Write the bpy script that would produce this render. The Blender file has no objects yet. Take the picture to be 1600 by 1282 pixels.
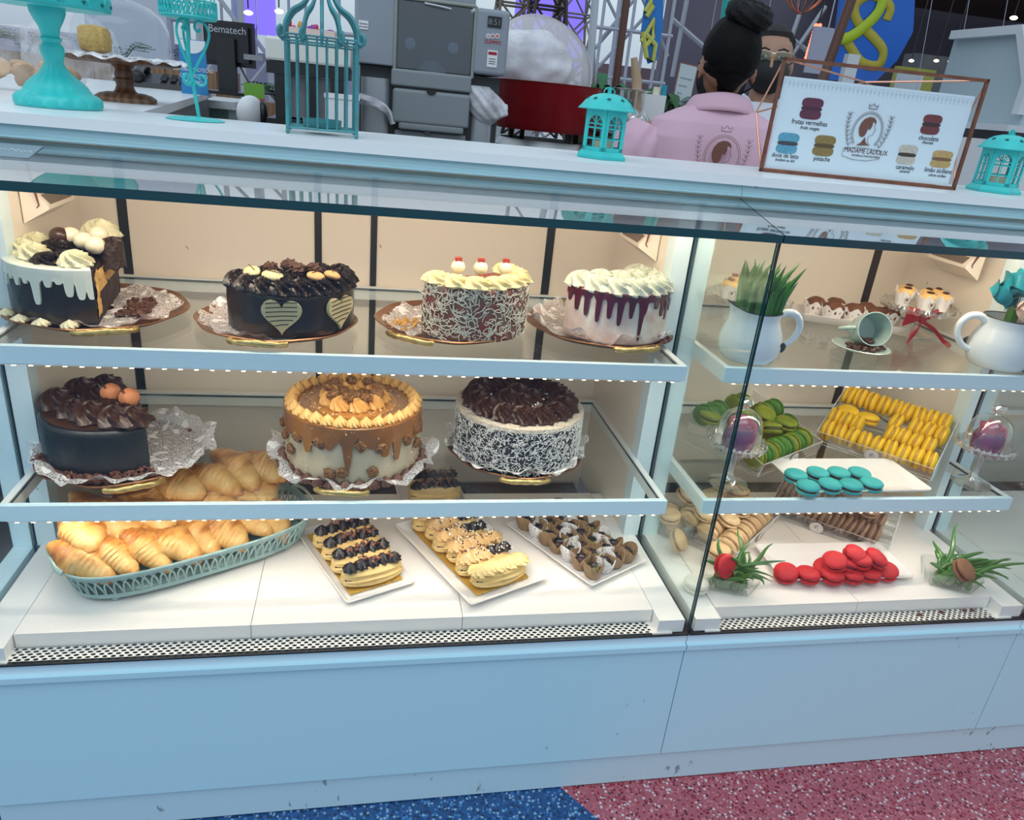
import bpy, math, random
from math import sin, cos, pi, sqrt, atan2
from mathutils import Vector, Matrix
random.seed(7)
SC = bpy.context.scene
COL = SC.collection
# ------------------------------------------------------------------ camera
CAM_POS = Vector((0.0, 0.0, 1.378))
YAW, PITCH, ROLL, FPX = 0.215974731, 0.398129628, 0.102242173, 1152.85
_f = Vector((sin(YAW)*cos(PITCH), cos(YAW)*cos(PITCH), -sin(PITCH)))
_r0 = Vector((cos(YAW), -sin(YAW), 0)); _u0 = _r0.cross(_f)
_r = cos(ROLL)*_r0 + sin(ROLL)*_u0
_u = -sin(ROLL)*_r0 + cos(ROLL)*_u0
cam = bpy.data.cameras.new('camera'); camo = bpy.data.objects.new('camera', cam); COL.objects.link(camo)
M = Matrix((( _r.x, _u.x, -_f.x, CAM_POS.x), (_r.y, _u.y, -_f.y, CAM_POS.y), (_r.z, _u.z, -_f.z, CAM_POS.z), (0,0,0,1)))
camo.matrix_world = M
cam.sensor_fit = 'HORIZONTAL'; cam.sensor_width = 36; cam.lens = 36*FPX/1600; cam.clip_start = .02; cam.clip_end = 200
SC.camera = camo
def at(px, py, X=None, Y=None, Z=None):
    d = (px-800)/FPX*_r - (py-641)/FPX*_u + _f
    if Z is not None: t = (Z-CAM_POS.z)/d.z
    elif Y is not None: t = (Y-CAM_POS.y)/d.y
    else: t = (X-CAM_POS.x)/d.x
    return CAM_POS + t*d
# ------------------------------------------------------------------ world, sky light, exposure
SC.view_settings.view_transform = 'Standard'; SC.view_settings.look = 'None'
SC.view_settings.exposure = 0.08; SC.view_settings.gamma = 1.0; SC.view_settings.use_curve_mapping = False
try:
    SC.cycles.transparent_max_bounces = 40; SC.cycles.max_bounces = 10
except Exception: pass
W = bpy.data.worlds.new('sky'); SC.world = W; W.use_nodes = True
wn = W.node_tree.nodes; wl = W.node_tree.links
bg = wn['Background']
tc = wn.new('ShaderNodeTexCoord'); sp = wn.new('ShaderNodeSeparateXYZ'); rp = wn.new('ShaderNodeValToRGB')
wl.new(tc.outputs['Generated'], sp.inputs[0]); wl.new(sp.outputs['Z'], rp.inputs[0]); wl.new(rp.outputs[0], bg.inputs[0])
rp.color_ramp.elements[0].position = 0.0; rp.color_ramp.elements[0].color = (.42, .50, .60, 1)
rp.color_ramp.elements[1].position = .5; rp.color_ramp.elements[1].color = (.70, .82, .93, 1)
e = rp.color_ramp.elements.new(.12); e.color = (.70, .84, .94, 1)
bg.inputs[1].default_value = .85
def area(name, loc, rot, sx, sy, power, color):
    l = bpy.data.lights.new(name, 'AREA'); l.shape = 'RECTANGLE'; l.size = sx; l.size_y = sy; l.energy = power; l.color = color
    o = bpy.data.objects.new(name, l); COL.objects.link(o); o.location = loc; o.rotation_euler = rot; return o
area('skylight', (-1.5, -1.5, 5.5), (math.radians(-18), 0, 0), 6, 4, 190, (.80, .91, 1.0))
# warm strips inside the cases: (x0, x1, y, z, power)
WARM = (1.0, .80, .60)
for (x0, x1) in ((-.60, .60), (.70, 1.42)):
    L = x1-x0
    area('top_lamp', ((x0+x1)/2, 1.33, 1.232), (math.radians(28), 0, 0), L, .03, 2.9*L, WARM)
    area('shelf_lamp', ((x0+x1)/2, 1.275, .893), (math.radians(15), 0, 0), L, .015, .85*L, (1, .88, .72))
    area('shelf_lamp', ((x0+x1)/2, 1.25, .612), (math.radians(15), 0, 0), L, .015, .80*L, (1, .87, .74))
# ------------------------------------------------------------------ materials
MATS = {}
def mat(name, col, rough=.5, metal=0., noise=0, ns=20., col2=None, bump=0, bs=60., coat=0., sss=0., spec=.5, emit=None, es=1., alpha=None):
    if name in MATS: return MATS[name]
    m = bpy.data.materials.new(name); m.use_nodes = True; MATS[name] = m
    n = m.node_tree.nodes; l = m.node_tree.links; b = n['Principled BSDF']
    b.inputs['Base Color'].default_value = (*col, 1); b.inputs['Roughness'].default_value = rough; b.inputs['Metallic'].default_value = metal
    b.inputs['Specular IOR Level'].default_value = spec
    if coat: b.inputs['Coat Weight'].default_value = coat; b.inputs['Coat Roughness'].default_value = .15
    if sss: b.inputs['Subsurface Weight'].default_value = sss; b.inputs['Subsurface Radius'].default_value = (.01,.006,.003); b.inputs['Subsurface Scale'].default_value = .5
    if emit: b.inputs['Emission Color'].default_value = (*emit, 1); b.inputs['Emission Strength'].default_value = es
    if noise or bump:
        t = n.new('ShaderNodeTexCoord')
        if noise:
            x = n.new('ShaderNodeTexNoise'); x.inputs['Scale'].default_value = ns; x.inputs['Detail'].default_value = 5
            l.new(t.outputs['Object'], x.inputs[0])
            r = n.new('ShaderNodeValToRGB'); c2 = col2 or tuple(c*.7 for c in col)
            r.color_ramp.elements[0].position = .5-noise/2; r.color_ramp.elements[1].position = .5+noise/2
            r.color_ramp.elements[0].color = (*c2, 1); r.color_ramp.elements[1].color = (*col, 1)
            l.new(x.outputs[0], r.inputs[0]); l.new(r.outputs[0], b.inputs['Base Color'])
        if bump:
            y = n.new('ShaderNodeTexNoise'); y.inputs['Scale'].default_value = bs; y.inputs['Detail'].default_value = 4
            l.new(t.outputs['Object'], y.inputs[0])
            q = n.new('ShaderNodeBump'); q.inputs['Strength'].default_value = bump; q.inputs['Distance'].default_value = .004
            l.new(y.outputs[0], q.inputs['Height']); l.new(q.outputs[0], b.inputs['Normal'])
    return m
def glass(name, tint=(1,1,1), ior=1.45, rough=0., gain=1., base=0.):
    if name in MATS: return MATS[name]
    m = bpy.data.materials.new(name); m.use_nodes = True; MATS[name] = m
    n = m.node_tree.nodes; l = m.node_tree.links; n.clear()
    o = n.new('ShaderNodeOutputMaterial'); mx = n.new('ShaderNodeMixShader'); t = n.new('ShaderNodeBsdfTransparent'); g = n.new('ShaderNodeBsdfGlossy')
    fr = n.new('ShaderNodeFresnel'); ge = n.new('ShaderNodeNewGeometry'); ir = n.new('ShaderNodeMapRange')
    ir.inputs[3].default_value = ior; ir.inputs[4].default_value = 1/ior; l.new(ge.outputs['Backfacing'], ir.inputs[0]); l.new(ir.outputs[0], fr.inputs[0])
    ma = n.new('ShaderNodeMath'); ma.operation = 'MULTIPLY_ADD'; ma.inputs[1].default_value = gain; ma.inputs[2].default_value = base; ma.use_clamp = True
    t.inputs[0].default_value = (*tint, 1); g.inputs['Roughness'].default_value = rough; g.inputs[0].default_value = (1,1,1,1)
    l.new(fr.outputs[0], ma.inputs[0]); l.new(ma.outputs[0], mx.inputs[0]); l.new(t.outputs[0], mx.inputs[1]); l.new(g.outputs[0], mx.inputs[2]); l.new(mx.outputs[0], o.inputs[0])
    return m
def film(name, col=(1,1,1), cover=.35, pattern=None, ps=200., rough=.3):
    """translucent plastic or lace: transparent mixed with white surface; pattern 'dots' opens holes, 'wrinkle' varies cover"""
    if name in MATS: return MATS[name]
    m = bpy.data.materials.new(name); m.use_nodes = True; MATS[name] = m
    n = m.node_tree.nodes; l = m.node_tree.links; b = n['Principled BSDF']; o = n['Material Output']
    b.inputs['Base Color'].default_value = (*col, 1); b.inputs['Roughness'].default_value = rough
    t = n.new('ShaderNodeBsdfTransparent'); mx = n.new('ShaderNodeMixShader')
    l.new(t.outputs[0], mx.inputs[1]); l.new(b.outputs[0], mx.inputs[2]); l.new(mx.outputs[0], o.inputs[0])
    mx.inputs[0].default_value = cover
    if pattern:
        c = n.new('ShaderNodeTexCoord'); r = n.new('ShaderNodeMapRange')
        if pattern == 'dots':
            v = n.new('ShaderNodeTexVoronoi'); v.inputs['Scale'].default_value = ps; l.new(c.outputs['Object'], v.inputs['Vector'])
            z = n.new('ShaderNodeTexNoise'); z.inputs['Scale'].default_value = ps/7; z.inputs['Detail'].default_value = 1; l.new(c.outputs['Object'], z.inputs[0])
            r.inputs[1].default_value = .30; r.inputs[2].default_value = .55; r.inputs[3].default_value = cover*.35; r.inputs[4].default_value = min(1., cover*1.4)
            s = n.new('ShaderNodeMapRange'); s.inputs[1].default_value = .55; s.inputs[2].default_value = .62; s.inputs[3].default_value = 0; s.inputs[4].default_value = 1
            l.new(v.outputs['Distance'], r.inputs[0]); l.new(z.outputs[0], s.inputs[0])
            mm = n.new('ShaderNodeMath'); mm.operation = 'MAXIMUM'; l.new(r.outputs[0], mm.inputs[0]); l.new(s.outputs[0], mm.inputs[1]); l.new(mm.outputs[0], mx.inputs[0])
        else:
            v = n.new('ShaderNodeTexNoise'); v.inputs['Scale'].default_value = ps; v.inputs['Detail'].default_value = 3; l.new(c.outputs['Object'], v.inputs[0])
            r.inputs[1].default_value = .35; r.inputs[2].default_value = .7; r.inputs[3].default_value = cover*.5; r.inputs[4].default_value = min(1., cover*1.8)
            l.new(v.outputs[0], r.inputs[0]); l.new(r.outputs[0], mx.inputs[0])
            bp = n.new('ShaderNodeBump'); bp.inputs['Strength'].default_value = .7; bp.inputs['Distance'].default_value = .01; l.new(v.outputs[0], bp.inputs['Height']); l.new(bp.outputs[0], b.inputs['Normal'])
    return m
def speckled(name, base, spots, scale=120., rough=.5, thr=.25, elong=None, bump=0.):
    """base colour with voronoi cells recoloured from list spots"""
    if name in MATS: return MATS[name]
    m = mat(name, base, rough); n = m.node_tree.nodes; l = m.node_tree.links; b = n['Principled BSDF']
    c = n.new('ShaderNodeTexCoord'); mp = n.new('ShaderNodeMapping'); v = n.new('ShaderNodeTexVoronoi'); v.inputs['Scale'].default_value = scale
    if elong: mp.inputs['Scale'].default_value = elong
    l.new(c.outputs['Object'], mp.inputs[0]); l.new(mp.outputs[0], v.inputs['Vector'])
    sx = n.new('ShaderNodeSeparateColor'); l.new(v.outputs['Color'], sx.inputs[0])
    r = n.new('ShaderNodeValToRGB'); r.color_ramp.interpolation = 'CONSTANT'
    k = len(spots); els = r.color_ramp.elements
    els[0].position = 0; els[0].color = (*spots[0], 1); els[1].position = 1/k; els[1].color = (*spots[1 % k], 1)
    for i in range(2, k):
        q = els.new(i/k); q.color = (*spots[i], 1)
    l.new(sx.outputs[0], r.inputs[0])
    g = n.new('ShaderNodeMath'); g.operation = 'LESS_THAN'; g.inputs[1].default_value = thr*1.; l.new(v.outputs['Distance'], g.inputs[0])
    mx = n.new('ShaderNodeMix'); mx.data_type = 'RGBA'; mx.inputs[6].default_value = (*base, 1)
    l.new(g.outputs[0], mx.inputs[0]); l.new(r.outputs[0], mx.inputs[7]); l.new(mx.outputs[2], b.inputs['Base Color'])
    if bump:
        q = n.new('ShaderNodeBump'); q.inputs['Strength'].default_value = bump; q.inputs['Distance'].default_value = .003; q.invert = True
        l.new(v.outputs['Distance'], q.inputs['Height']); l.new(q.outputs[0], b.inputs['Normal'])
    return m
def scuffed(name, col, dirt=(.35,.38,.40), amount=.66, rough=.35, sc=7.):
    """painted sheet metal with small marks and scuffs"""
    if name in MATS: return MATS[name]
    m = mat(name, col, rough); n = m.node_tree.nodes; l = m.node_tree.links; b = n['Principled BSDF']
    c = n.new('ShaderNodeTexCoord'); mp = n.new('ShaderNodeMapping'); mp.inputs['Scale'].default_value = (1, 1, .45)
    x = n.new('ShaderNodeTexNoise'); x.inputs['Scale'].default_value = sc*11; x.inputs['Detail'].default_value = 3
    y = n.new('ShaderNodeTexNoise'); y.inputs['Scale'].default_value = sc*1.6
    l.new(c.outputs['Object'], mp.inputs[0]); l.new(mp.outputs[0], x.inputs[0]); l.new(c.outputs['Object'], y.inputs[0])
    mu = n.new('ShaderNodeMath'); mu.operation = 'MULTIPLY'; l.new(x.outputs[0], mu.inputs[0]); l.new(y.outputs[0], mu.inputs[1])
    r = n.new('ShaderNodeValToRGB'); r.color_ramp.elements[0].position = amount*.66; r.color_ramp.elements[1].position = amount*.72
    r.color_ramp.elements[0].color = (*col, 1); r.color_ramp.elements[1].color = (*dirt, 1)
    l.new(mu.outputs[0], r.inputs[0]); l.new(r.outputs[0], b.inputs['Base Color'])
    return m
def wood(name, c1, c2, sc=12., rough=.5):
    if name in MATS: return MATS[name]
    m = mat(name, c1, rough); n = m.node_tree.nodes; l = m.node_tree.links; b = n['Principled BSDF']
    c = n.new('ShaderNodeTexCoord'); w = n.new('ShaderNodeTexWave'); w.inputs['Scale'].default_value = sc; w.inputs['Distortion'].default_value = 6; w.inputs['Detail'].default_value = 3
    l.new(c.outputs['Object'], w.inputs[0]); r = n.new('ShaderNodeValToRGB'); r.color_ramp.elements[0].color = (*c1, 1); r.color_ramp.elements[1].color = (*c2, 1)
    l.new(w.outputs[0], r.inputs[0]); l.new(r.outputs[0], b.inputs['Base Color']); return m
def striped(name, c1, c2, sc=60., axis='Z', rough=.6):
    if name in MATS: return MATS[name]
    m = mat(name, c1, rough); n = m.node_tree.nodes; l = m.node_tree.links; b = n['Principled BSDF']
    c = n.new('ShaderNodeTexCoord'); w = n.new('ShaderNodeTexWave'); w.bands_direction = axis; w.inputs['Scale'].default_value = sc
    l.new(c.outputs['Object'], w.inputs[0]); r = n.new('ShaderNodeValToRGB'); r.color_ramp.elements[0].position=.35; r.color_ramp.elements[1].position=.65
    r.color_ramp.elements[0].color = (*c1, 1); r.color_ramp.elements[1].color = (*c2, 1)
    l.new(w.outputs[0], r.inputs[0]); l.new(r.outputs[0], b.inputs['Base Color']); return m
# ------------------------------------------------------------------ mesh builder
class MB:
    def __init__(s): s.v = []; s.f = []; s.m = []; s.mi = 0
    def add(s, vs, fs, T=None):
        b = len(s.v)
        s.v += [tuple(T @ Vector(p)) for p in vs] if T is not None else [tuple(p) for p in vs]
        s.f += [tuple(i+b for i in f) for f in fs]; s.m += [s.mi]*len(fs); return s
    def box(s, c, d, T=None):
        x, y, z = c; a, b, e = d[0]/2, d[1]/2, d[2]/2
        vs = [(x+i*a, y+j*b, z+k*e) for i in (-1,1) for j in (-1,1) for k in (-1,1)]
        return s.add(vs, [(0,1,3,2),(4,6,7,5),(0,4,5,1),(2,3,7,6),(0,2,6,4),(1,5,7,3)], T)
    def b2(s, x0, x1, y0, y1, z0, z1, T=None): return s.box(((x0+x1)/2,(y0+y1)/2,(z0+z1)/2), (abs(x1-x0),abs(y1-y0),abs(z1-z0)), T)
    def grid(s, fn, nu, nv, cu=False, cv=False, T=None):
        vs = [fn(i/(nu if cu else nu-1), j/(nv if cv else nv-1)) for i in range(nu) for j in range(nv)]
        fs = []
        for i in range(nu if cu else nu-1):
            for j in range(nv if cv else nv-1):
                a = i*nv+j; b = ((i+1)%nu)*nv+j; c = ((i+1)%nu)*nv+(j+1)%nv; d = i*nv+(j+1)%nv
                fs.append((a,b,c,d))
        return s.add(vs, fs, T)
    def lathe(s, prof, n=32, T=None, mod=None, a0=0, a1=2*pi):
        full = abs(a1-a0-2*pi) < 1e-6
        def fn(u, v):
            t = a0+(a1-a0)*u; k = min(int(round(v*(len(prof)-1))), len(prof)-1); r, z = prof[k]
            if mod: r, z = mod(r, z, t)
            return (r*cos(t), r*sin(t), z)
        return s.grid(fn, n if full else n+1, len(prof), cu=full, T=T)
    def tube(s, pts, r, n=8, closed=False, T=None, star=None, cap=True):
        P = [Vector(p) for p in pts]; N = len(P); vs = []; fs = []
        if not callable(r): rr = r; r = (lambda u: rr)
        up = None
        for i, p in enumerate(P):
            d = (P[(i+1)%N]-P[i-1]) if closed else (P[min(i+1,N-1)]-P[max(i-1,0)])
            if d.length < 1e-9: d = Vector((0,0,1))
            d.normalize()
            if up is None: up = Vector((0,0,1)) if abs(d.z) < .9 else Vector((1,0,0))
            sx = d.cross(up)
            if sx.length < 1e-6: sx = d.cross(Vector((1,0.1,0)))
            sx.normalize(); up = sx.cross(d).normalized()
            rad = r(i/max(1,N-1))
            for k in range(n):
                a = 2*pi*k/n; q = rad*(star(a, i/max(1,N-1)) if star else 1)
                vs.append(tuple(p+sx*(q*cos(a))+up*(q*sin(a))))
        for i in range(N if closed else N-1):
            for k in range(n):
                fs.append((i*n+k, i*n+(k+1)%n, ((i+1)%N)*n+(k+1)%n, ((i+1)%N)*n+k))
        if cap and not closed: fs += [tuple(range(n))[::-1], tuple((N-1)*n+k for k in range(n))]
        return s.add(vs, fs, T)
    def bar(s, p, q, r=.003, n=6, T=None): return s.tube([p, q], r, n, T=T)
    def ball(s, c, r, n=12, sc=(1,1,1), T=None, mod=None):
        def fn(u, v):
            th = 2*pi*u; ph = pi*v-pi/2; d = Vector((cos(ph)*cos(th), cos(ph)*sin(th), sin(ph))); q = r*(mod(d) if mod else 1)
            return (c[0]+d.x*q*sc[0], c[1]+d.y*q*sc[1], c[2]+d.z*q*sc[2])
        return s.grid(fn, n, max(6, n//2+2), cu=True, T=T)
    def prism(s, pts, z0, z1, T=None):
        n = len(pts); vs = [(x,y,z0) for x,y in pts]+[(x,y,z1) for x,y in pts]
        fs = [tuple(range(n))[::-1], tuple(range(n,2*n))]+[(i,(i+1)%n,n+(i+1)%n,n+i) for i in range(n)]
        return s.add(vs, fs, T)
    def mesh(s, name, mats, smooth=True):
        me = bpy.data.meshes.new(name); me.from_pydata(s.v, [], s.f)
        for m in (mats if isinstance(mats, (list, tuple)) else [mats]): me.materials.append(m)
        me.polygons.foreach_set('material_index', s.m)
        me.polygons.foreach_set('use_smooth', [bool(smooth)]*len(me.polygons)); me.update()
        if smooth:
            try: me.set_sharp_from_angle(angle=math.radians(40))
            except Exception: pass
        return me
    def build(s, name, mats, parent=None, smooth=True, loc=None, rot=None):
        return put(name, s.mesh(name, mats, smooth), parent, loc, rot)
def put(name, me, parent=None, loc=None, rot=None, sc=None, label=None):
    o = bpy.data.objects.new(name, me); COL.objects.link(o)
    if parent: o.parent = parent
    if loc is not None: o.location = loc
    if rot is not None: o.rotation_euler = rot
    if sc is not None: o.scale = sc if isinstance(sc, (tuple, list)) else (sc,)*3
    if label: o['label'] = label
    return o
def tag(o, label, cat, group=None, kind=None):
    o['label'] = label; o['category'] = cat
    if group: o['group'] = group
    if kind: o['kind'] = kind
    return o
def thing(name, label, cat, loc=(0,0,0), rot=(0,0,0), group=None):
    o = bpy.data.objects.new(name, None); COL.objects.link(o); o.empty_display_size = .02
    o.location = loc; o.rotation_euler = rot if isinstance(rot, (tuple, list)) else (0,0,rot)
    return tag(o, label, cat, group)
def struct(o): o['kind'] = 'structure'; return o
def copytree(o, loc, rot, label=None, group=None, parent=None, sc=None):
    c = o.copy(); COL.objects.link(c); c.parent = parent
    if loc is not None: c.location = loc; c.rotation_euler = rot
    if sc is not None: c.scale = (sc,)*3
    if label: c['label'] = label
    if group: c['group'] = group
    for ch in list(o.children): copytree(ch, None, None, parent=c)
    return c
def smo(P, n=5, closed=False):
    P = [Vector(p) for p in P]; N = len(P); out = []
    for i in range(N if closed else N-1):
        g = (lambda k: P[k % N]) if closed else (lambda k: P[min(max(k,0),N-1)])
        a, b, c, d = g(i-1), g(i), g(i+1), g(i+2)
        for j in range(n):
            t = j/n; out.append(.5*((2*b)+(c-a)*t+(2*a-5*b+4*c-d)*t*t+(3*b-a-3*c+d)*t*t*t))
    if not closed: out.append(P[-1])
    return out
def rotz(a): return Matrix.Rotation(a, 4, 'Z')
def tr(x, y, z): return Matrix.Translation((x, y, z))
def text_mesh(body, size, extrude=.0004, align='CENTER', shear=0, sx=1.):
    c = bpy.data.curves.new('lettering', 'FONT'); c.body = body; c.size = size; c.align_x = align; c.align_y = 'CENTER'; c.extrude = extrude; c.shear = shear; c.resolution_u = 3
    o = bpy.data.objects.new('lettering', c); COL.objects.link(o); bpy.context.view_layer.update()
    me = bpy.data.meshes.new_from_object(o.evaluated_get(bpy.context.evaluated_depsgraph_get()))
    if sx != 1: me.transform(Matrix.Diagonal((sx,1,1,1)))
    bpy.data.objects.remove(o); bpy.data.curves.remove(c); return me
def text(name, body, size, m, parent, loc, rot, **k):
    me = text_mesh(body, size, **k); me.materials.clear(); me.materials.append(m)
    return put(name, me, parent, loc, rot)
ORD = ['first','second','third','fourth','fifth','sixth','seventh','eighth','ninth','tenth','eleventh','twelfth','thirteenth','fourteenth','fifteenth','sixteenth','seventeenth','eighteenth','nineteenth','twentieth']
# ================================================================== MATERIAL PALETTE
paint = scuffed('painted_sheet_pale_blue', (.54, .78, .84))
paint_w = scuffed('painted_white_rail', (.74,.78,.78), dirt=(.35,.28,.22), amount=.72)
paint_q = scuffed('painted_post', (.66,.80,.85), amount=.72)
paint_p = scuffed('painted_panel_pale_blue', (.47, .72, .82), dirt=(.26,.38,.46), amount=.70)
paint_r = mat('white_paint_lit_blue', (.68, .86, .93), .35)  # white paint like the other rails, with bluish front light put into its colour
cream = scuffed('cream_enamel', (.80, .73, .64), dirt=(.35,.25,.18), amount=.70)
white = mat('white_enamel', (.84, .82, .80), .35)
whitedeck = scuffed('white_deck_board', (.90, .83, .78), dirt=(.5,.45,.4), amount=.75)
dark = mat('dark_gasket', (.015,.018,.02), .4)
quartz = mat('white_quartz', (.78,.82,.84), .3)
pane = glass('clear_pane', (.97,.99,.985), 1.45, gain=.6)
top_pane = glass('reflective_top_pane', (.66,.74,.78), 1.5, gain=2.4, base=.10)
edge = mat('green_glass_edge', (.004,.05,.06), .08, spec=.8)
steel = mat('brushed_steel', (.45,.47,.48), .35, metal=.9)
led = mat('warm_led', (1,.9,.7), .5, emit=(1,.82,.5), es=2.6)
# ================================================================== FLOOR
terr_r = speckled('terrazzo_red', (.36,.095,.125), [(.24,.015,.03),(.48,.13,.16),(.58,.50,.52),(.10,.015,.03),(.40,.08,.10),(.28,.02,.04),(.50,.18,.21)], 150., .35, .48)
terr_b = speckled('terrazzo_blue', (.015,.07,.20), [(.01,.04,.14),(.06,.2,.42),(.2,.35,.5),(.01,.03,.08),(.02,.1,.3)], 150., .35, .5)
bl = at(890, 1243, Z=0); br = at(940, 1285, Z=0); dv = (br-bl)
far = bl - dv*14; near = bl + dv*40
m = MB(); m.add([(-6,-8,0),(near.x,-8,0),(bl.x+ (dv.x/dv.y)*(-8-bl.y),-8,0),(bl.x+(dv.x/dv.y)*(1.3-bl.y),1.3,0),(-6,1.3,0)], [(0,1,2,3,4)])
f1 = struct(m.build('floor', [terr_b], smooth=False)); f1['label'] = 'blue terrazzo floor in front of the left display case'
xa = bl.x+(dv.x/dv.y)*(-8-bl.y); xb = bl.x+(dv.x/dv.y)*(1.3-bl.y)
m = MB(); m.add([(xa,-8,0),(8,-8,0),(8,1.3,0),(xb,1.3,0)], [(0,1,2,3)])
f2 = struct(m.build('floor', [terr_r], smooth=False)); f2['label'] = 'red and pink terrazzo floor in front of the right case'
m = MB(); m.add([(-14,1.3,0),(18,1.3,0),(18,30,0),(-14,30,0)], [(0,1,2,3)])
f3 = struct(m.build('floor', [mat('service_floor', (.18,.17,.17), .5)], smooth=False))
# ================================================================== DISPLAY CASES
PX = .653       # plane of the glass partition between the cases
def rails(x0, x1, y0, y1, z, h=.028, w=.012):
    m = MB(); m.b2(x0, x1, y1-w, y1, z-h, z+.002)
    m.b2(x0, x0+w, y0+w, y1-w, z-h, z+.002); m.b2(x1-w, x1, y0+w, y1-w, z-h, z+.002); return m
def shelf(case, x0, x1, y0, y1, z):
    m = rails(x0, x1, y0, y1, z)
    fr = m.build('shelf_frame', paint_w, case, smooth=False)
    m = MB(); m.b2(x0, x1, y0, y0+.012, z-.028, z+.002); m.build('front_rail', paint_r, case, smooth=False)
    m = MB(); m.b2(x0+.0125, x1-.0125, y0+.0125, y1-.0125, z-.006, z-.0005)
    me = m.mesh('shelf_glass', [pane, edge], False)
    for p in me.polygons:
        if abs(p.normal.z) < .5: p.material_index = 1
    put('shelf_glass', me, case)
    m = MB(); n = int((x1-x0)/.026)
    m.b2(x0+.01, x1-.01, y0+.001, y0+.008, z-.0305, z-.0285)
    m.mi = 1
    for i in range(n): m.box((x0+.012+(i+.5)*(x1-x0-.024)/n, y0+.003, z-.0318), (.0065,.004,.0011))
    m.build('led_strip', [white, led], case, smooth=False)
def case(x0, x1, label, name='display_case', shelves=True, left=True, thin=False):
    c = thing(name, label, 'display case', ((x0+x1)/2, 1.1, 0)); ox = (x0+x1)/2
    def B(m, n, mt, **k):
        o = m.build(n, mt, c, **k); o.location = (-ox, -1.1, 0); return o
    class K: pass
    # lower front panel with rolled lip, kick board
    m = MB(); m.b2(x0+.001, x1-.001, 1.102, 1.107, .088, .385); m.b2(x0+.001, x1-.001, 1.096, 1.107, .379, .391); B(m, 'front_panel', paint_p, smooth=False)
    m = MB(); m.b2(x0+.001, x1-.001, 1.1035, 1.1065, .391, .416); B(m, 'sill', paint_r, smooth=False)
    m = MB(); m.b2(x0, x1, 1.108, 1.125, .004, .086); B(m, 'kick_board', scuffed('kick_paint', (.50,.68,.76), dirt=(.25,.3,.33), amount=.62), smooth=False)
    m = MB(); m.b2(x0+.001, x1-.001, 1.098, 1.112, .4155, .4185); B(m, 'gasket', dark, smooth=False)
    # grille with real holes look: perforated plate
    gx0, gx1 = x0+.066, x1-.066
    m = MB(); px = .0135; ny = 5; y0g, y1g = 1.102, 1.139; dy = (y1g-y0g-.004)/ny
    # cells with octagonal holes
    nx = int((gx1-gx0-.004)/px)
    for j in range(ny):
        for i in range(nx):
            ca = gx0+.002+(i+.5)*px; cb = y0g+.002+(j+.5)*dy; sh = .25*px*(1 if j % 2 else -1)
            o4 = [(-px/2,-dy/2),(0,-dy/2),(px/2,-dy/2),(px/2,0),(px/2,dy/2),(0,dy/2),(-px/2,dy/2),(-px/2,0)]
            h8 = [(cos(a)*.0046+sh, sin(a)*.0029) for a in [pi*1.25+k*pi/4 for k in range(8)]]
            vs = [(ca+a, cb+b, .4215) for a, b in o4]+[(ca+a, cb+b, .4215) for a, b in h8]
            m.add(vs, [(k, (k+1)%8, 8+(k+1)%8, 8+k) for k in range(8)])
    m.b2(gx0-.03, gx0+.003, y0g, y1g, .4175, .4216); m.b2(gx0+.001+nx*px, gx1+.03, y0g, y1g, .4175, .4216)
    g = B(m, 'grille', mat('cream_perforated', (.80,.76,.70), .4), smooth=False)
    m = MB(); m.b2(gx0-.03, gx1+.03, 1.1085, 1.139, .395, .400); B(m, 'grille_well', mat('well_dark', (.03,.035,.035), .6), smooth=False)
    # deck boards with visible seams
    m = MB(); n = 3 if x1-x0 > 1 else 2; dx0, dx1 = x0+.068, x1-.068
    for i in range(n): m.b2(dx0+(dx1-dx0)*i/n+.0006, dx0+(dx1-dx0)*(i+1)/n-.0006, 1.14, 1.615, .42, .45)
    B(m, 'deck', whitedeck, smooth=False)
    for a, b in ((x0+.012, x0+.067), (x1-.067, x1-.012)): m = MB(); m.b2(a, b, 1.106, 1.614, .42, .449); B(m, 'side_sill', white, smooth=False)
    m = MB(); m.b2(x0+.07, x1-.07, 1.615, 1.76, .36, .40); B(m, 'rear_well', dark, smooth=False)
    # side walls behind the posts, posts
    e = .028 if thin else 0
    for a, b in ((x0+.010, x0+.040), (x1-.040+e, x1-.010+e/4)): m = MB(); m.b2(a, b, 1.456, 1.80, .40, 1.246); B(m, 'side_wall', cream, smooth=False)
    for a, b in ((x0+.006, x0+.042), (x1-.042+e/2, x1-.006)): m = MB(); m.b2(a, b, 1.415, 1.455, .449, 1.246); B(m, 'post', paint_q, smooth=False)
    for a, b in ((x0+.0015, x0+.0055), (x1-.0055, x1-.0015)): m = MB(); m.b2(a, b, 1.42, 1.45, .449, 1.24); B(m, 'post_gasket', dark, smooth=False)
    # rear wall with sliding doors
    m = MB(); m.b2(x0+.04, x1-.04+e, 1.80, 1.81, .36, 1.246); B(m, 'rear_wall', cream, smooth=False)
    m = MB()
    if x1-x0 > 1:
        doors = [(x0+.04, x0+.115), (x0+.135, -.118), (-.102, .010), (.025, .435), (.455, x1-.04)]
        gaps = [(x0+.115, x0+.135), (-.118, -.102), (.010, .025), (.435, .455)]
    else:
        doors = [(x0+.04, x0+.69), (x0+.712, x1-.04+e)]; gaps = [(x0+.69, x0+.712)]
    for a, b in doors:
        o = MB(); o.b2(a, b, 1.79, 1.7995, .46, 1.245); B(o, 'rear_door', cream, smooth=False)
    for a, b in gaps: m = MB(); m.b2(a, b, 1.787, 1.7995, .46, 1.245); B(m, 'door_gap', dark, smooth=False)
    for z in (.64, .92): m = MB(); m.b2(x0+.04, x1-.04+e, 1.768, 1.7865, z-.012, z+.006); B(m, 'rear_rail', white, smooth=False)
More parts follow.
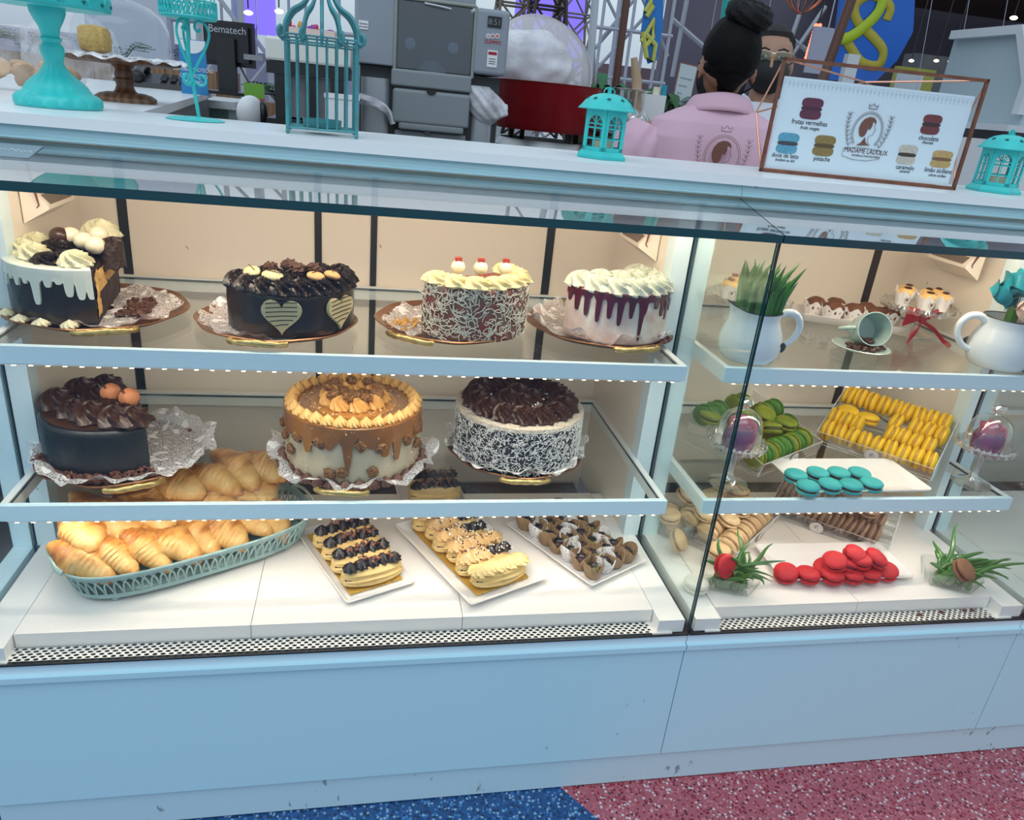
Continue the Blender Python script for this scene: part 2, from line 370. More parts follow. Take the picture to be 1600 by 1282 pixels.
    m = MB(); m.b2(x0, x1, 1.275, 1.81, 1.247, 1.254); B(m, 'case_roof', cream, smooth=False)
    # lamp boxes high on the side walls
    for sx, s in ((x0+.042, 1), (x1-.042, -1)):
        m = MB(); m.mi = 0
        pts = [(0,0),(s*.045,.028),(s*.045,.034),(0,.085)]
        q = [( sx+a, b) for a, b in pts]
        m.add([(a, 1.50, 1.085+b) for a, b in q]+[(a, 1.63, 1.085+b) for a, b in q], [(0,1,2,3),(7,6,5,4),(0,4,5,1),(1,5,6,2),(3,2,6,7)])
        m.mi = 1; m.add([(sx+s*.004,1.512,1.163),(sx+s*.0445,1.512,1.121),(sx+s*.0445,1.618,1.121),(sx+s*.004,1.618,1.163)], [(0,1,2,3)])
        B(m, 'lamp_box', [cream, mat('lamp_mouth', (.18,.14,.11), .6)], smooth=False)
        m = MB()
        for k in range(3): m.tube([(sx+s*(.012+.004*k), 1.498, 1.235), (sx+s*.03, 1.488-.006*k, 1.165), (sx+s*.03, 1.498, 1.12), (sx+s*.01, 1.508, 1.10)], .0012, 5)
        B(m, 'cable', mat('cable_brown', (.2,.07,.05), .5))
    # glass
    def gl(mb, nm, ax, pm=pane):
        me = mb.mesh(nm, [pm, edge], False)
        for p in me.polygons:
            if abs(p.normal[ax]) < .7: p.material_index = 1
        put(nm, me, c, (-ox, -1.1, 0))
    m = MB(); m.b2(x0+.001, x1-.001, 1.099, 1.105, .418, 1.2045); gl(m, 'front_glass', 1)
    # top glass slopes gently up from the front edge to the fascia
    m = MB(); yz = [(1.093,1.2055),(1.268,1.2405),(1.268,1.2525),(1.093,1.2185)]
    m.add([(x0+.001,y,z) for y,z in yz]+[(x1-.001,y,z) for y,z in yz], [(0,1,2,3),(7,6,5,4),(0,4,5,1),(1,5,6,2),(2,6,7,3),(3,7,4,0)])
    gl(m, 'top_glass', 2, top_pane)
    yz = [(1.106,.43),(1.412,.43),(1.412,1.246),(1.275,1.2405),(1.106,1.206)]
    for xa in ([x0+.001] if left else [])+[x1-.004]:
        m = MB(); m.add([(xa,y,z) for y,z in yz]+[(xa+.003,y,z) for y,z in yz], [(4,3,2,1,0),(5,6,7,8,9)]+[(i,(i+1)%5,5+(i+1)%5,5+i) for i in range(5)]); gl(m, 'side_glass', 0)
    # fascia moulding under the counter slab
    m = MB()
    prof = [(1.290,1.2545),(1.271,1.2545),(1.262,1.2550),(1.258,1.2575),(1.264,1.2600),(1.262,1.2640),(1.266,1.2700),(1.272,1.2750),(1.290,1.2750)]
    n = len(prof); m.add([(x0+.0005, y, z) for y, z in prof]+[(x1-.0005, y, z) for y, z in prof], [(i,(i+1)%n,n+(i+1)%n,n+i) for i in range(n)]+[tuple(range(n))[::-1], tuple(range(n,2*n))])
    B(m, 'fascia', paint, smooth=False)
    m = MB(); m.b2(x0+.02, x1-.02, 1.295, 1.325, 1.238, 1.2465); m.mi = 1
    for i in range(int((x1-x0-.06)/.022)): m.box((x0+.03+i*.022, 1.31, 1.2372), (.004,.004,.0016))
    B(m, 'top_led_strip', [white, led], smooth=False)
    if shelves:
        # shelves in the case's local frame
        for (a, b, z) in ((1.257, 1.765, .932), (1.228, 1.765, .65)):
            before = set(c.children); shelf(c, x0+.04, x1-.04+e, a, b, z)
            for o in set(c.children)-before: o.location = (-ox, -1.1, 0)
    return c
c1 = case(-.653, PX, 'pale blue glass display case with six cakes on its two shelves, left of the partition')
c2 = case(PX, 1.46, 'pale blue glass display case full of macarons, right of the glass partition', thin=True)
c3 = case(1.46, 2.3, 'empty white display case beyond the right glass partition', shelves=False)
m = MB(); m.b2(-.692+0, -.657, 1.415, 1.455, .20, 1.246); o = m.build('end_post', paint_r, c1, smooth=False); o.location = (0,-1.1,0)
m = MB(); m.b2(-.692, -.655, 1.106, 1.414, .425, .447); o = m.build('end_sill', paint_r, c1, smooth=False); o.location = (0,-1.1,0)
# counter slab over all cases
m = MB(); m.b2(-1.3, 2.3, 1.25, 1.545, 1.276, 1.292); tag(m.build('countertop', [quartz], smooth=False), 'long white worktop running over the display cases', 'countertop')

# metal plate with the maker's name under the top glass
t = thing('name_plate', 'small grey metal plate lying on the sloping top glass at its far left', 'plate', (-.52, 1.215, 1.2425), (math.radians(11.2), 0, 0))
m = MB(); m.b2(-.07, .055, -.028, .030, 0, .0008); m.build('plate', mat('dull_plate', (.22,.30,.35), .5), t, smooth=False)
text('lettering', 'ModelliNox', .018, mat('plate_ink', (.42,.52,.56), .5), t, (.01, .0, .0012), (0,0,0))

for k, (px, py, w) in enumerate(((1092,973,'at its left end'),(1437,961,'right of its middle'),(1471,957,'third from its right end'),(1507,955,'second from its right end'),(1519,954,'nearest its right end'))):
    P = at(px, py, Z=.4235); m = MB(); m.ball((0,0,0), .0048, 10, (1.1,1,.6)); o = m.build('chocolate_drop', mat('drop_brown', (.09,.035,.02), .5)); o.location = (P.x, max(1.107, P.y), .4245); tag(o, 'small brown chocolate drop on the right case grille, %s' % w, 'chocolate drop', 'chocolate drops on the grille')
# ================================================================== BAKERY SHAPES
choc = mat('dark_chocolate_glaze', (.022,.014,.012), .28, noise=.5, ns=30, col2=(.012,.009,.008), bump=.25, bs=45, coat=.3)
choc_cream = mat('chocolate_cream', (.050,.018,.009), .28, bump=.1, bs=120)
choc_black = mat('black_chocolate_cream', (.018,.011,.010), .3)
white_cream = mat('white_cream', (.70,.68,.48), .45, sss=.1)
white_drip = mat('white_chocolate_drip', (.74,.80,.70), .2, coat=.4)
caramel_cream = mat('caramel_cream', (.80,.46,.15), .45, sss=.1)
sponge = mat('yellow_sponge', (.78,.52,.18), .9, noise=.5, ns=90, col2=(.5,.28,.08), bump=.9, bs=160)
filling = mat('dark_filling', (.05,.018,.012), .6, noise=.6, ns=60, col2=(.015,.008,.006), bump=.8, bs=90)
walnut = mat('walnut', (.42,.20,.07), .5, noise=.6, ns=150, col2=(.12,.045,.012), bump=1, bs=200)
gold = mat('gold_metal', (.70,.52,.22), .3, metal=.85, noise=.5, ns=80, col2=(.4,.28,.1), bump=.5, bs=120)
bronze = mat('bronze_dish', (.34,.15,.06), .25, metal=.55, noise=.5, ns=15, col2=(.18,.09,.045))
lace = film('paper_lace', (.90,.88,.90), .46, 'dots', 330.)
crumb = mat('chocolate_crumb', (.10,.038,.02), .6)
def arc_pts(a0, a1, r, n): return [(r*cos(a0+(a1-a0)*i/n), r*sin(a0+(a1-a0)*i/n)) for i in range(n+1)]
def rnoise(k): return sin(k*12.9898)*43758.5453 % 1
def wob(x, y, z, s=30., a=1.):
    from mathutils import noise as N
    return a*N.noise(Vector((x*s, y*s, z*s)))
def cake_body(r, h, a0=0, a1=2*pi, bulge=.0015, cutmats=2, layers=None, n=96, mats=None, top_r=.006):
    """outside wall + top as one mesh; a chord closes a part cake, its cut face carries the layer materials"""
    full = a1-a0 > 2*pi-.01; m = MB()
    prof = [(r*.97,0),(r,.004)]+[(r, h*k/14) for k in range(1,14)]+[(r-top_r*.3,h-top_r*.5),(r-top_r,h)]
    def mod(rr, z, t): return rr + bulge*(wob(cos(t)*r, sin(t)*r, z, 28)+.5*wob(cos(t)*r, sin(t)*r, z, 70)), z
    m.lathe(prof, n, mod=mod, a0=a0, a1=a1)
    if full: m.lathe([(r-top_r,h),(r*.6,h+.001),(.0001,h+.001)], n, mod=None)
    else:
        A = arc_pts(a0, a1, r-top_r, n); cx = sum(p[0] for p in A)/len(A); cy = sum(p[1] for p in A)/len(A)
        b = [(x,y,h) for x,y in A]+[(cx,cy,h+.001)]; k = len(A)
        m.add(b, [(i,(i+1)%k,k) for i in range(k)])
        p, q = (r*cos(a1)*.99, r*sin(a1)*.99), (r*cos(a0)*.99, r*sin(a0)*.99)
        ly = layers or [(0,1,1)]
        nrm = Vector((q[1]-p[1], -(q[0]-p[0]), 0)).normalized()
        for (z0, z1, mi) in ly:
            m.mi = mi
            def fn(u, v):
                x = p[0]+(q[0]-p[0])*u; y = p[1]+(q[1]-p[1])*u; z = h*(z0+(z1-z0)*v)
                d = .0025*wob(x,y,z,90)+.0015*wob(x,y,z,220)
                return (x+nrm.x*d, y+nrm.y*d, z)
            m.grid(fn, 40, max(4,int(14*(z1-z0))))
        m.mi = 0
    return m
def drips(r, h, fingers, base, m=None, a0=0, a1=2*pi, n=260, th=.003, inner=.02):
    """glaze running over the rim; fingers = (angle, half width in radians, length)"""
    m = m or MB(); full = a1-a0 > 2*pi-.01
    def low(t):
        d = base*(1+.35*sin(t*9)+.2*sin(t*23+1))
        for (c, w, L) in fingers:
            q = (t-c+pi) % (2*pi)-pi
            if abs(q) < w: d = max(d, L*(1-(abs(q)/w)**4)**.5)
            elif abs(q) < w*1.7: d = max(d, base+(L-base)*.12*(1-(abs(q)-w)/(w*.7)))
        return d
    def fn(u, v):
        t = a0+(a1-a0)*u; d = low(t); k = v*9
        if k <= 2: rr = r-inner+inner*k/2; z = h+.0022
        elif k <= 3: rr = r+th*.8; z = h+.0005
        elif k <= 8: rr = r+th; z = h-d*(k-3)/5.; rr = r+th*(1+.25*((k-3)/5.)**3)
        else: rr = r-.001; z = h-d-.0012
        return (rr*cos(t), rr*sin(t), z)
    m.grid(fn, n if full else n+1, 10, cu=full); return m
def rosette_mesh(R, H, mt, ridges=7, turns=1.6, name='rosette', peak=True):
    """star-piped swirl: grooves spiral from the rim up to a soft peak"""
    m = MB(); k = turns*2.6
    def fn(u, v):
        t = 2*pi*u; q = 1-v                      # q: 1 at rim, 0 at the peak
        s = sin(ridges*(t + k*.80*(1-q))) if ridges else 0
        dome = (1-q**3.2)*.88+.12*max(0, 1-q*3.2)
        prof = q if v > .12 else 1-(.12-v)*1.3
        g = 1+.19*s*(q**.5)*(.35+.65*min(1,(1-q)*5+.2))
        z = H*dome*(1+.20*s*(.3+.7*q))
        if v < .12: z = H*.0+ H*.25*v/.12*.9
        return (R*prof*g*cos(t), R*prof*g*sin(t), max(0, z))
    m.grid(fn, ridges*10, 22, cu=True)
    return m.mesh(name, mt)
def kiss_mesh(R, H, mt, ridges=9, twist=1.2, name='piped_kiss'):
    prof = [(.0,0),(.75,0),(.98,.10),(1.0,.22),(.90,.38),(.70,.55),(.44,.72),(.20,.88),(.06,.97),(0,1.03)]
    m = MB(); m.lathe([(a*R,b*H) for a,b in prof], 63, mod=lambda r,z,t: (r*(1+.15*cos(ridges*(t+twist*z/H))*(1-(z/H)**3)), z)); return m.mesh(name, mt)
def nut_mesh(R, mt, name='walnut', seed=1):
    m = MB(); m.ball((0,0,0), R, 28, (1,.8,.55), mod=lambda d: (1+.34*wob(d.x+seed,d.y,d.z,3.0)+.34*wob(d.x,d.y+seed,d.z,6.5))*(1-.25*(abs(d.y) < .12))); return m.mesh(name, mt)
def crumbs(m, fn, n, s0, s1):
    for i in range(n):
        p = fn(); s = random.uniform(s0, s1); T = tr(*p) @ Matrix.Rotation(random.uniform(0,6.28),4,Vector((random.random()-.5,random.random()-.5,random.random()-.5+1e-3)).normalized())
        m.box((0,0,0), (s, s*random.uniform(.4,.9), s*random.uniform(.3,.8)), T)
    return m
def doily(R, parent, z=.004, ruffle=.006, name='paper_doily', lobes=14, cx=0, cy=0, lift=.0, seed=0):
    m = MB()
    def fn(u, v):
        t = 2*pi*u; r = .02+(R-.02)*v; e = max(0, (v-.72)/.28); zq = min(1,max(0,(r-.128)/.020)); zl = .012*zq*zq*(3-2*zq)
        r *= 1+.035*e*cos(lobes*t)+.03*e*sin(5*t+seed)
        zz = z + zl + ruffle*e*(.6*sin(lobes*t*.5+seed)+.8*sin(9*t+2*seed)+.5*sin(23*t)) + ruffle*.9*e
        return (cx+r*cos(t), cy+r*sin(t), zz)
    m.grid(fn, 160, 14, cu=True); return m.build(name, lace, parent)
def dish(root, R, handle_angle, n=8, oct_=.03, two=True):
    m = MB(); md = lambda r,z,t: (r*(1+oct_*(cos(n*t))*(1 if r > R*.8 else 0)*.5), z)
    m.lathe([(0,.0),(R*.78,.0),(R*.84,.003),(R*.99,.013),(R,.015),(R*.985,.0165),(R*.83,.006),(R*.77,.003),(0,.003)], 96, mod=md)
    m.build('dish', bronze, root)
    for k in range(2 if two else 1):
        a = handle_angle+k*pi; m = MB()
        c = Vector((cos(a), sin(a), 0)); s = Vector((-sin(a), cos(a), 0)); P = []
        for i in range(15):
            u = i/14*2-1; P.append(tuple(c*(R*1.0+.014*(1-u**4))+s*(u*.050)+Vector((0,0,.012+.003*(1-u*u)))))
        m.tube(P, lambda u: .0048+.0012*sin(u*pi), 10, star=lambda a_, u: 1+.14*sin(3*a_+u*60))
        for u in (-.9, .9): m.ball(tuple(c*(R*.995)+s*(u*.052)+Vector((0,0,.013))), .0068, 10, (1,1,.7))
        m.build('handle', gold, root)
    return root
def ring(root, me, name, n, R, z, a0=0, a1=2*pi, sc=1, jit=.06, face=True, cx=0, cy=0, tilt=0):
    out = []
    full = abs(a1-a0-2*pi) < .01
    for i in range(n):
        a = a0+(a1-a0)*i/(n if full else max(1,n-1))
        out.append(put(name, me, root, (cx+R*cos(a), cy+R*sin(a), z), (tilt*sin(a), -tilt*cos(a), a+random.uniform(-.3,.3)), sc*(1+random.uniform(-jit,jit))))
    return out
S1, S2, DK = .932, .65, .45     # shelf glass and deck heights
# ---------------- cake 1: chocolate drip cake, sliced open
def base(name, label, x, y, z, R, ha, **k):
    d = thing(name, label, 'cake dish', (x, y, z+.0005)); dish(d, R, ha, **k); return d
d = base('cake_dish', 'bronze dish under the sliced white-drip chocolate cake, leftmost on the upper shelf', -.492, 1.468, S1, .158, -pi/2+.35)
m = tag(doily(.137, None, ruffle=.005, seed=1), 'crumpled lace doily with smeared chocolate under the sliced white-drip cake', 'doily'); m.location = (-.487,1.468,S1+.0055)
ck = thing('layer_cake', 'sliced chocolate cake with dripping white chocolate and a yellow sponge cut face', 'cake', (-.510,1.470,S1+.0105))
A0, A1 = math.radians(80), math.radians(294)
R, H = .122, .097
cake_body(R, H, A0, A1, layers=[(0,.42,1),(.42,.56,2),(.56,.92,1),(.92,1,2)]).build('sponge_body', [choc, filling, filling], ck)
# sponge slab shown on the cut face
p = Vector((R*cos(A1), R*sin(A1), 0)); q = Vector((R*cos(A0), R*sin(A0), 0)); dd = (q-p); nn = Vector((dd.y, -dd.x, 0)).normalized()
m = MB()
def slab(u0, u1, z0, z1, th, s):
    def fn(u, v):
        P = p+dd*(u0+(u1-u0)*u); z = z0+(z1-z0)*v; k = th+.003*wob(P.x+s,P.y,z,60)+.0015*wob(P.x,P.y,z,180)
        return (P.x+nn.x*k, P.y+nn.y*k, z)
    return fn
m.grid(slab(.03,.16,.012,H*.95,.002,0), 12, 24); m.grid(slab(.16,.95,.050,H*.90,.0015,3), 30, 14)
m.build('sponge_layer', sponge, ck)
fg = [(math.radians(a), .05+.02*rnoise(a), L) for a, L in ((172,.020),(184,.034),(192,.02),(200,.030),(209,.022),(217,.040),(226,.026),(234,.034),(243,.028),(252,.062),(262,.03),(270,.024),(277,.045),(285,.050),(292,.05))]
drips(R, H, fg, .018, a0=math.radians(120), a1=A1-.01).build('white_drip', white_drip, ck)
wr = rosette_mesh(.030, .030, white_cream); dr = rosette_mesh(.034, .022, choc_black, turns=2)
for (x, y, s, me) in ((-.085,.03,1.05,wr),(-.062,-.045,.95,wr),(-.092,-.01,.9,wr),(-.035,-.005,1.25,dr),(.0,-.062,1.0,dr),(-.03,-.07,.85,dr),(.018,-.086,.95,wr),(-.04,.07,1.1,wr),(.012,.075,1.2,wr),(.028,.03,1.0,wr),(.0,.02,1.1,dr)):
    put('rosette', me, ck, (x, y, H+(.018 if (x,y)==(.012,.075) else 0)), (0,0,x*90), s, label='white cream rosette' if me is wr else 'dark chocolate rosette')
m = MB(); bonbon = mat('cream_bonbon', (.74,.68,.52), .3)
for (x,y,z,c) in ((-.022,.02,.030,2),(.006,-.002,.027,0),(.030,-.02,.024,0),(.02,.035,.032,0)):
    b = MB(); b.ball((0,0,0), .0175, 16, (1,1,.92)); o = b.build('bonbon', bonbon, ck, loc=(x,y,H+z))
b = MB(); b.ball((0,0,0), .0178, 16, (1,1,.92)); b.build('bonbon', choc_cream, ck, loc=(-.038,.012,H+.030))
# standing slice top on the cut edge
m = MB(); T = tr(.052,.0,H) @ rotz(-.25); m.grid(lambda u,v: ((.016+.003*wob(u*3,v*3,0,2))*cos(2*pi*u)*(1 if v<.98 else .1), (.030)*sin(2*pi*u)*(1-.2*v)*(1 if v<.98 else .1), -.02+.055*v+.003*sin(u*40)), 40, 10, cu=True, T=T)
m.build('chocolate_slab', mat('crisp_chocolate', (.03,.014,.01), .5, bump=1, bs=110), ck)
kw = kiss_mesh(.014, .014, white_cream)
for a in (196, 216, 236, 255, 275): put('cream_dollop', kw, ck, ((R+.012)*cos(math.radians(a)), (R+.012)*sin(math.radians(a)), .001), (0,0,a), 1)
m = crumbs(MB(), lambda: (random.uniform(.07,.115), random.uniform(-.07,.05), random.uniform(.001,.006)), 60, .004, .013)
o = m.build('cake_crumbs', crumb); o.location = (-.515,1.470,S1+.0125); tag(o, 'dark cake crumbs scattered on the doily beside the sliced white-drip cake', 'crumbs', kind='stuff')
# ---------------- cake 2: black cake with heart biscuits
d = base('cake_dish', 'bronze dish under the black cake with heart biscuits on the upper shelf', -.165, 1.435, S1, .150, -pi/2-.12)
m = tag(doily(.136, None, ruffle=.006, seed=2.2), 'lace doily with chocolate smears under the black heart-biscuit cake', 'doily'); m.location = (-.172,1.437,S1+.0055)
ck = thing('layer_cake', 'black chocolate cake with striped heart biscuits on its side', 'cake', (-.140,1.432,S1+.0105))
R, H = .118, .083; A0, A1 = math.radians(206), math.radians(385)
cake_body(R, H, A0, A1, layers=[(0,1,1)]).build('cake_body', [choc, filling], ck)
def heart(w):
    P = []
    for i in range(40):
        t = 2*pi*i/40; P.append((w*.075*16*sin(t)**3/1., w*.075*(13*cos(t)-5*cos(2*t)-2*cos(3*t)-cos(4*t))))
    return P
bisc = mat('pale_biscuit', (.62,.54,.30), .6)
for a, w in ((268, .029), (322, .028)):
    t = math.radians(a); T = tr((R+.0005)*cos(t), (R+.0005)*sin(t), .046) @ rotz(t+pi/2) @ Matrix.Rotation(pi/2,4,'X')
    m = MB(); m.prism(heart(w), -.002, .005, T); o = m.build('heart_biscuit', bisc, ck)
    m = MB()
    for k in range(6):
        z = -.018+.0080*k; hw = .027 if k > 1 else .012+.008*k
        m.tube([(-hw,z-.002,.0055),(0,z+.001,.0055),(hw,z+.002,.0055)], .0009, 5, T=T)
    m.build('chocolate_stripes', choc_black, o)
sw = rosette_mesh(.026, .030, choc_black, ridges=8, turns=1.1)
for a in range(212, 386, 19):
    t = math.radians(a); put('piped_swirl', sw, ck, ((R-.020)*cos(t), (R-.020)*sin(t), H-.006), (0,0,t), (1.1,1.1,1))
for a in range(222, 380, 30):
    t = math.radians(a); put('piped_swirl', sw, ck, ((R-.062)*cos(t), (R-.062)*sin(t), H), (0,0,t), 1.0)
tr_b = mat('cracked_truffle', (.075,.030,.018), .6, bump=1, bs=150)
for (x,y) in ((-.028,-.055),(.018,-.052),(.046,-.045),(.002,-.03)): put('truffle', nut_mesh(.015, tr_b, 'truffle', x*99), ck, (x,y,H+.030), (0,0,x*50), (1,1,1.4))
bb = mat('toasted_biscuit', (.60,.36,.16), .6)
for (x,y,c) in ((-.060,-.062,bisc),(-.022,-.086,bisc),(.052,-.074,bb),(.080,-.058,bb)):
    m = MB(); m.ball((0,0,0), .017, 16, (1.2,.9,.45)); o = m.build('biscuit', c, ck, loc=(x,y,H+.024), rot=(.25,.1,x*20)); m = MB(); m.tube([(-.016,0,.0085),(0,.002,.0088),(.016,.003,.008)], .0008, 5); m.build('chocolate_stripe', choc_black, o)
# ---------------- cake 3: red cake covered with white chocolate shavings
d = base('cake_dish', 'bronze dish under the red cake with white shavings on the upper shelf', .172, 1.466, S1, .152, -pi/2-.62)
m = tag(doily(.130, None, ruffle=.005, seed=3.1), 'lace doily with orange crumbs under the shaving-covered cake', 'doily'); m.location = (.168,1.466,S1+.0055)
ck = thing('layer_cake', 'reddish brown cake covered in white chocolate shavings with three balls on top', 'cake', (.205,1.448,S1+.0105))
R, H = .118, .104; A0, A1 = math.radians(214), math.radians(392)
cake_body(R, H, A0, A1, bulge=.003, layers=[(0,1,1)]).build('cake_body', [mat('red_brown_cake', (.26,.05,.035), .6, noise=.3, ns=24, col2=(.20,.15,.11), bump=.6, bs=80), filling], ck)
m = MB(); random.seed(3)
for i in range(560):
    a = random.uniform(A0, A1); z = random.uniform(.004,H)**1.0; L = random.uniform(.006,.030); d0 = random.uniform(-1.6,1.6); P = []; cu = random.uniform(-2,2)
    for k in range(5):
        u = (k/4-.5)*L; ang = d0+cu*(k/4-.5); P.append(((R+.0022)*cos(a+u*cos(ang)/R), (R+.0022)*sin(a+u*cos(ang)/R), min(H+.001, max(.002, z+u*sin(ang)))))
    m.tube(P, .00085, 4, cap=False)
m.build('white_shavings', mat('white_shaving', (.70,.68,.56), .5), ck)
yc = mat('butter_cream', (.76,.66,.36), .4, sss=.1)
yr = rosette_mesh(.027, .021, yc, ridges=6, turns=1.3)
for a in range(222, 392, 24):
    t = math.radians(a); put('rosette', yr, ck, ((R-.024)*cos(t), (R-.024)*sin(t), H-.002), (0,0,a), (1.15,1.15,1))
for (x,y) in ((-.032,-.050),(.012,-.048),(.062,-.040)):
    m = MB(); m.ball((0,0,0), .014, 16, (1,1,.95)); o = m.build('sugared_ball', bonbon, ck, loc=(x,y,H+.026)); m = MB(); m.box((0,0,.0145),(.013,.011,.008)); m.build('guava_cube', mat('guava_red', (.36,.05,.03), .3), o, smooth=False)
m = crumbs(MB(), lambda: (random.gauss(.078,.014), random.gauss(1.432,.016), S1+.0125+random.uniform(0,.004)), 60, .003, .008)
tag(m.build('orange_crumbs', mat('orange_crumb', (.75,.42,.12), .7), smooth=False), 'orange crumbs on the doily left of the shaving-covered cake', 'crumbs', kind='stuff')
# ---------------- cake 4: white cake with berry drips
d = base('cake_dish', 'dark bronze dish under the white cake with berry drips on the upper shelf', .500, 1.482, S1, .160, -pi/2+.20)
m = tag(doily(.150, None, ruffle=.009, seed=4.4), 'clear crumpled doily stained red under the berry-drip cake', 'doily'); m.location = (.498,1.480,S1+.0055)
ck = thing('layer_cake', 'white frosted cake with dark berry drips and white piped swirls', 'cake', (.512,1.462,S1+.0105))
R, H = .118, .104; A0, A1 = math.radians(200), math.radians(400)
cake_body(R, H, A0, A1, bulge=.002, layers=[(0,1,1)]).build('cake_body', [mat('white_frosting', (.72,.70,.64), .5, noise=.30, ns=22, col2=(.60,.42,.38), bump=.7, bs=50), filling], ck)
berry = mat('berry_glaze', (.085,.006,.022), .12, coat=.6)
fg = [(math.radians(a), .045+.012*rnoise(a), L) for a, L in ((206,.03),(216,.045),(227,.052),(239,.060),(250,.050),(260,.062),(271,.046),(283,.092),(299,.028),(309,.045),(318,.055),(329,.040),(340,.06),(350,.05))]
fg[7] = (fg[7][0], .085, .040); fg.append((math.radians(282), .04, .092))
drips(R, H, fg, .012, a0=A0+.02, a1=A1-.02, th=.0022).build('berry_drip', berry, ck)
w2 = rosette_mesh(.034, .030, mat('bright_cream', (.58,.62,.52), .4, sss=.1), ridges=7, turns=1.3)
for a in range(206, 400, 24):
    t = math.radians(a); put('rosette', w2, ck, ((R-.028)*cos(t), (R-.028)*sin(t), H-.004), (0,0,a), 1.05)
for (x,y) in ((.0,-.03),(.04,-.01),(-.04,-.03)): put('rosette', w2, ck, (x,y,H), (0,0,x*40), 1)
m = crumbs(MB(), lambda: (.60+random.uniform(-.01,.02), 1.37+random.uniform(-.02,.02), S1+.018+random.uniform(0,.008)), 10, .004, .009)
tag(m.build('berry_crumbs', berry), 'red berry crumbs at the right edge of the berry-drip cake', 'crumbs', kind='stuff')
# ---------------- cake 5: dark half cake with two cracked truffles (middle shelf)
d = base('cake_dish', 'bronze dish under the dark half cake on the lower shelf', -.470, 1.420, S2, .150, -pi/2+.42)
m = tag(doily(.168, None, ruffle=.009, seed=5.2), 'wide white lace doily under the dark half cake with two truffles', 'doily'); m.location = (-.460,1.424,S2+.0085)
ck = thing('layer_cake', 'dark chocolate half cake topped with two cracked orange truffles', 'cake', (-.478,1.430,S2+.0125))
R, H = .126, .094; A0, A1 = math.radians(128), math.radians(312)
cake_body(R, H, A0, A1, bulge=.001, layers=[(0,1,1)]).build('cake_body', [mat('smooth_chocolate', (.016,.017,.017), .38, bump=.15, bs=50), filling], ck)
m = MB(); m.prism(arc_pts(A0+.03, A1-.03, R-.008, 50), H+.0005, H+.003); m.build('top_glaze', mat('brown_glaze', (.10,.035,.018), .3, noise=.6, ns=40, col2=(.03,.012,.009)), ck)
cr = rosette_mesh(.034, .034, choc_cream, ridges=6, turns=1.1)
for (x,y,s) in ((-.088,-.01,1.1),(-.065,.045,1.1),(-.048,-.050,.95),(-.012,-.072,1.1),(.030,-.084,1.05),(.062,-.082,1.0),(-.03,.02,1.0),(.02,-.03,1.1),(-.03,.075,1)):
    put('rosette', cr, ck, (x,y,H+.001), (0,0,x*70), s)
ot = mat('cracked_orange_truffle', (.50,.17,.06), .6)
otm = speckled('orange_truffle', (.10,.03,.01), [(.55,.20,.08),(.48,.16,.06),(.6,.24,.1)], 55., .6, .62)
for (x,y) in ((.010,-.030),(.048,-.052)):
    m = MB(); m.ball((0,0,0), .0185, 24, mod=lambda d: 1+.03*wob(d.x,d.y,d.z,4)); m.build('truffle', otm, ck, loc=(x,y,H+.040))
m = MB(); random.seed(5); crumbs(m, lambda: (lambda a, r: (r*cos(a), r*sin(a), random.uniform(0,.006)+max(0,(.150-r))*.35))(random.uniform(A0+.4,A1), random.uniform(R+.001,R+.020)), 330, .004, .010)
o = m.build('chocolate_chips', mat('milk_chocolate_chip', (.16,.06,.035), .5), ck, smooth=False); o['kind'] = 'stuff'
# ---------------- cake 6: whole caramel and walnut cake
d = base('cake_dish', 'bronze dish under the whole caramel walnut cake', -.018, 1.408, S2, .150, -pi/2-.13)
m = tag(doily(.170, None, ruffle=.009, seed=6.6, lobes=18), 'white lace doily under the whole caramel walnut cake', 'doily'); m.location = (-.018,1.408,S2+.0075)
ck = thing('layer_cake', 'whole caramel drip cake covered in walnuts and orange piped cream', 'cake', (-.018,1.408,S2+.0125))
R, H = .135, .122
cake_body(R, H, bulge=.003).build('cake_body', mat('beige_frosting', (.50,.44,.30), .5, noise=.4, ns=14, col2=(.62,.50,.34), bump=.5, bs=45), ck)
car = mat('caramel_glaze', (.36,.14,.025), .22, coat=.5, noise=.5, ns=30, col2=(.22,.09,.03))
fg = [(math.radians(a), .06+.03*rnoise(a), L) for a, L in ((150,.03),(170,.05),(188,.04),(205,.03),(216,.035),(232,.060),(248,.034),(266,.084),(282,.035),(296,.062),(307,.075),(322,.055),(338,.045),(355,.06),(15,.04),(40,.05))]
drips(R, H, fg, .030, th=.0035, inner=.05).build('caramel_drip', car, ck)
m = MB(); m.lathe([(R-.045,H+.0018),(R*.4,H+.0024),(.0001,H+.0024)], 80); m.build('caramel_top', mat('caramel_top', (.55,.24,.045), .28, noise=.6, ns=45, col2=(.36,.16,.05), coat=.4), ck)
kk = kiss_mesh(.0125, .020, caramel_cream); ring(ck, kk, 'piped_kiss', 32, R-.012, H+.001, sc=1.02)
k2 = rosette_mesh(.0215, .026, caramel_cream, ridges=9, turns=1.1); ring(ck, k2, 'rosette', 9, .050, H+.002)
ws = [nut_mesh(.014, walnut, 'walnut', s) for s in (1,7,13)]
for i in range(9):
    a = 2*pi*i/9+.3; put('walnut', ws[i%3], ck, (.050*cos(a), .050*sin(a), H+.028), (random.uniform(-.5,.5),random.uniform(-.5,.5),a), 1)
for (x,y) in ((0,0),(.02,.01),(-.02,.012),(0,-.02)): put('walnut', ws[0], ck, (x,y,H+.016), (x*20,y*30,x*70), 1.1)
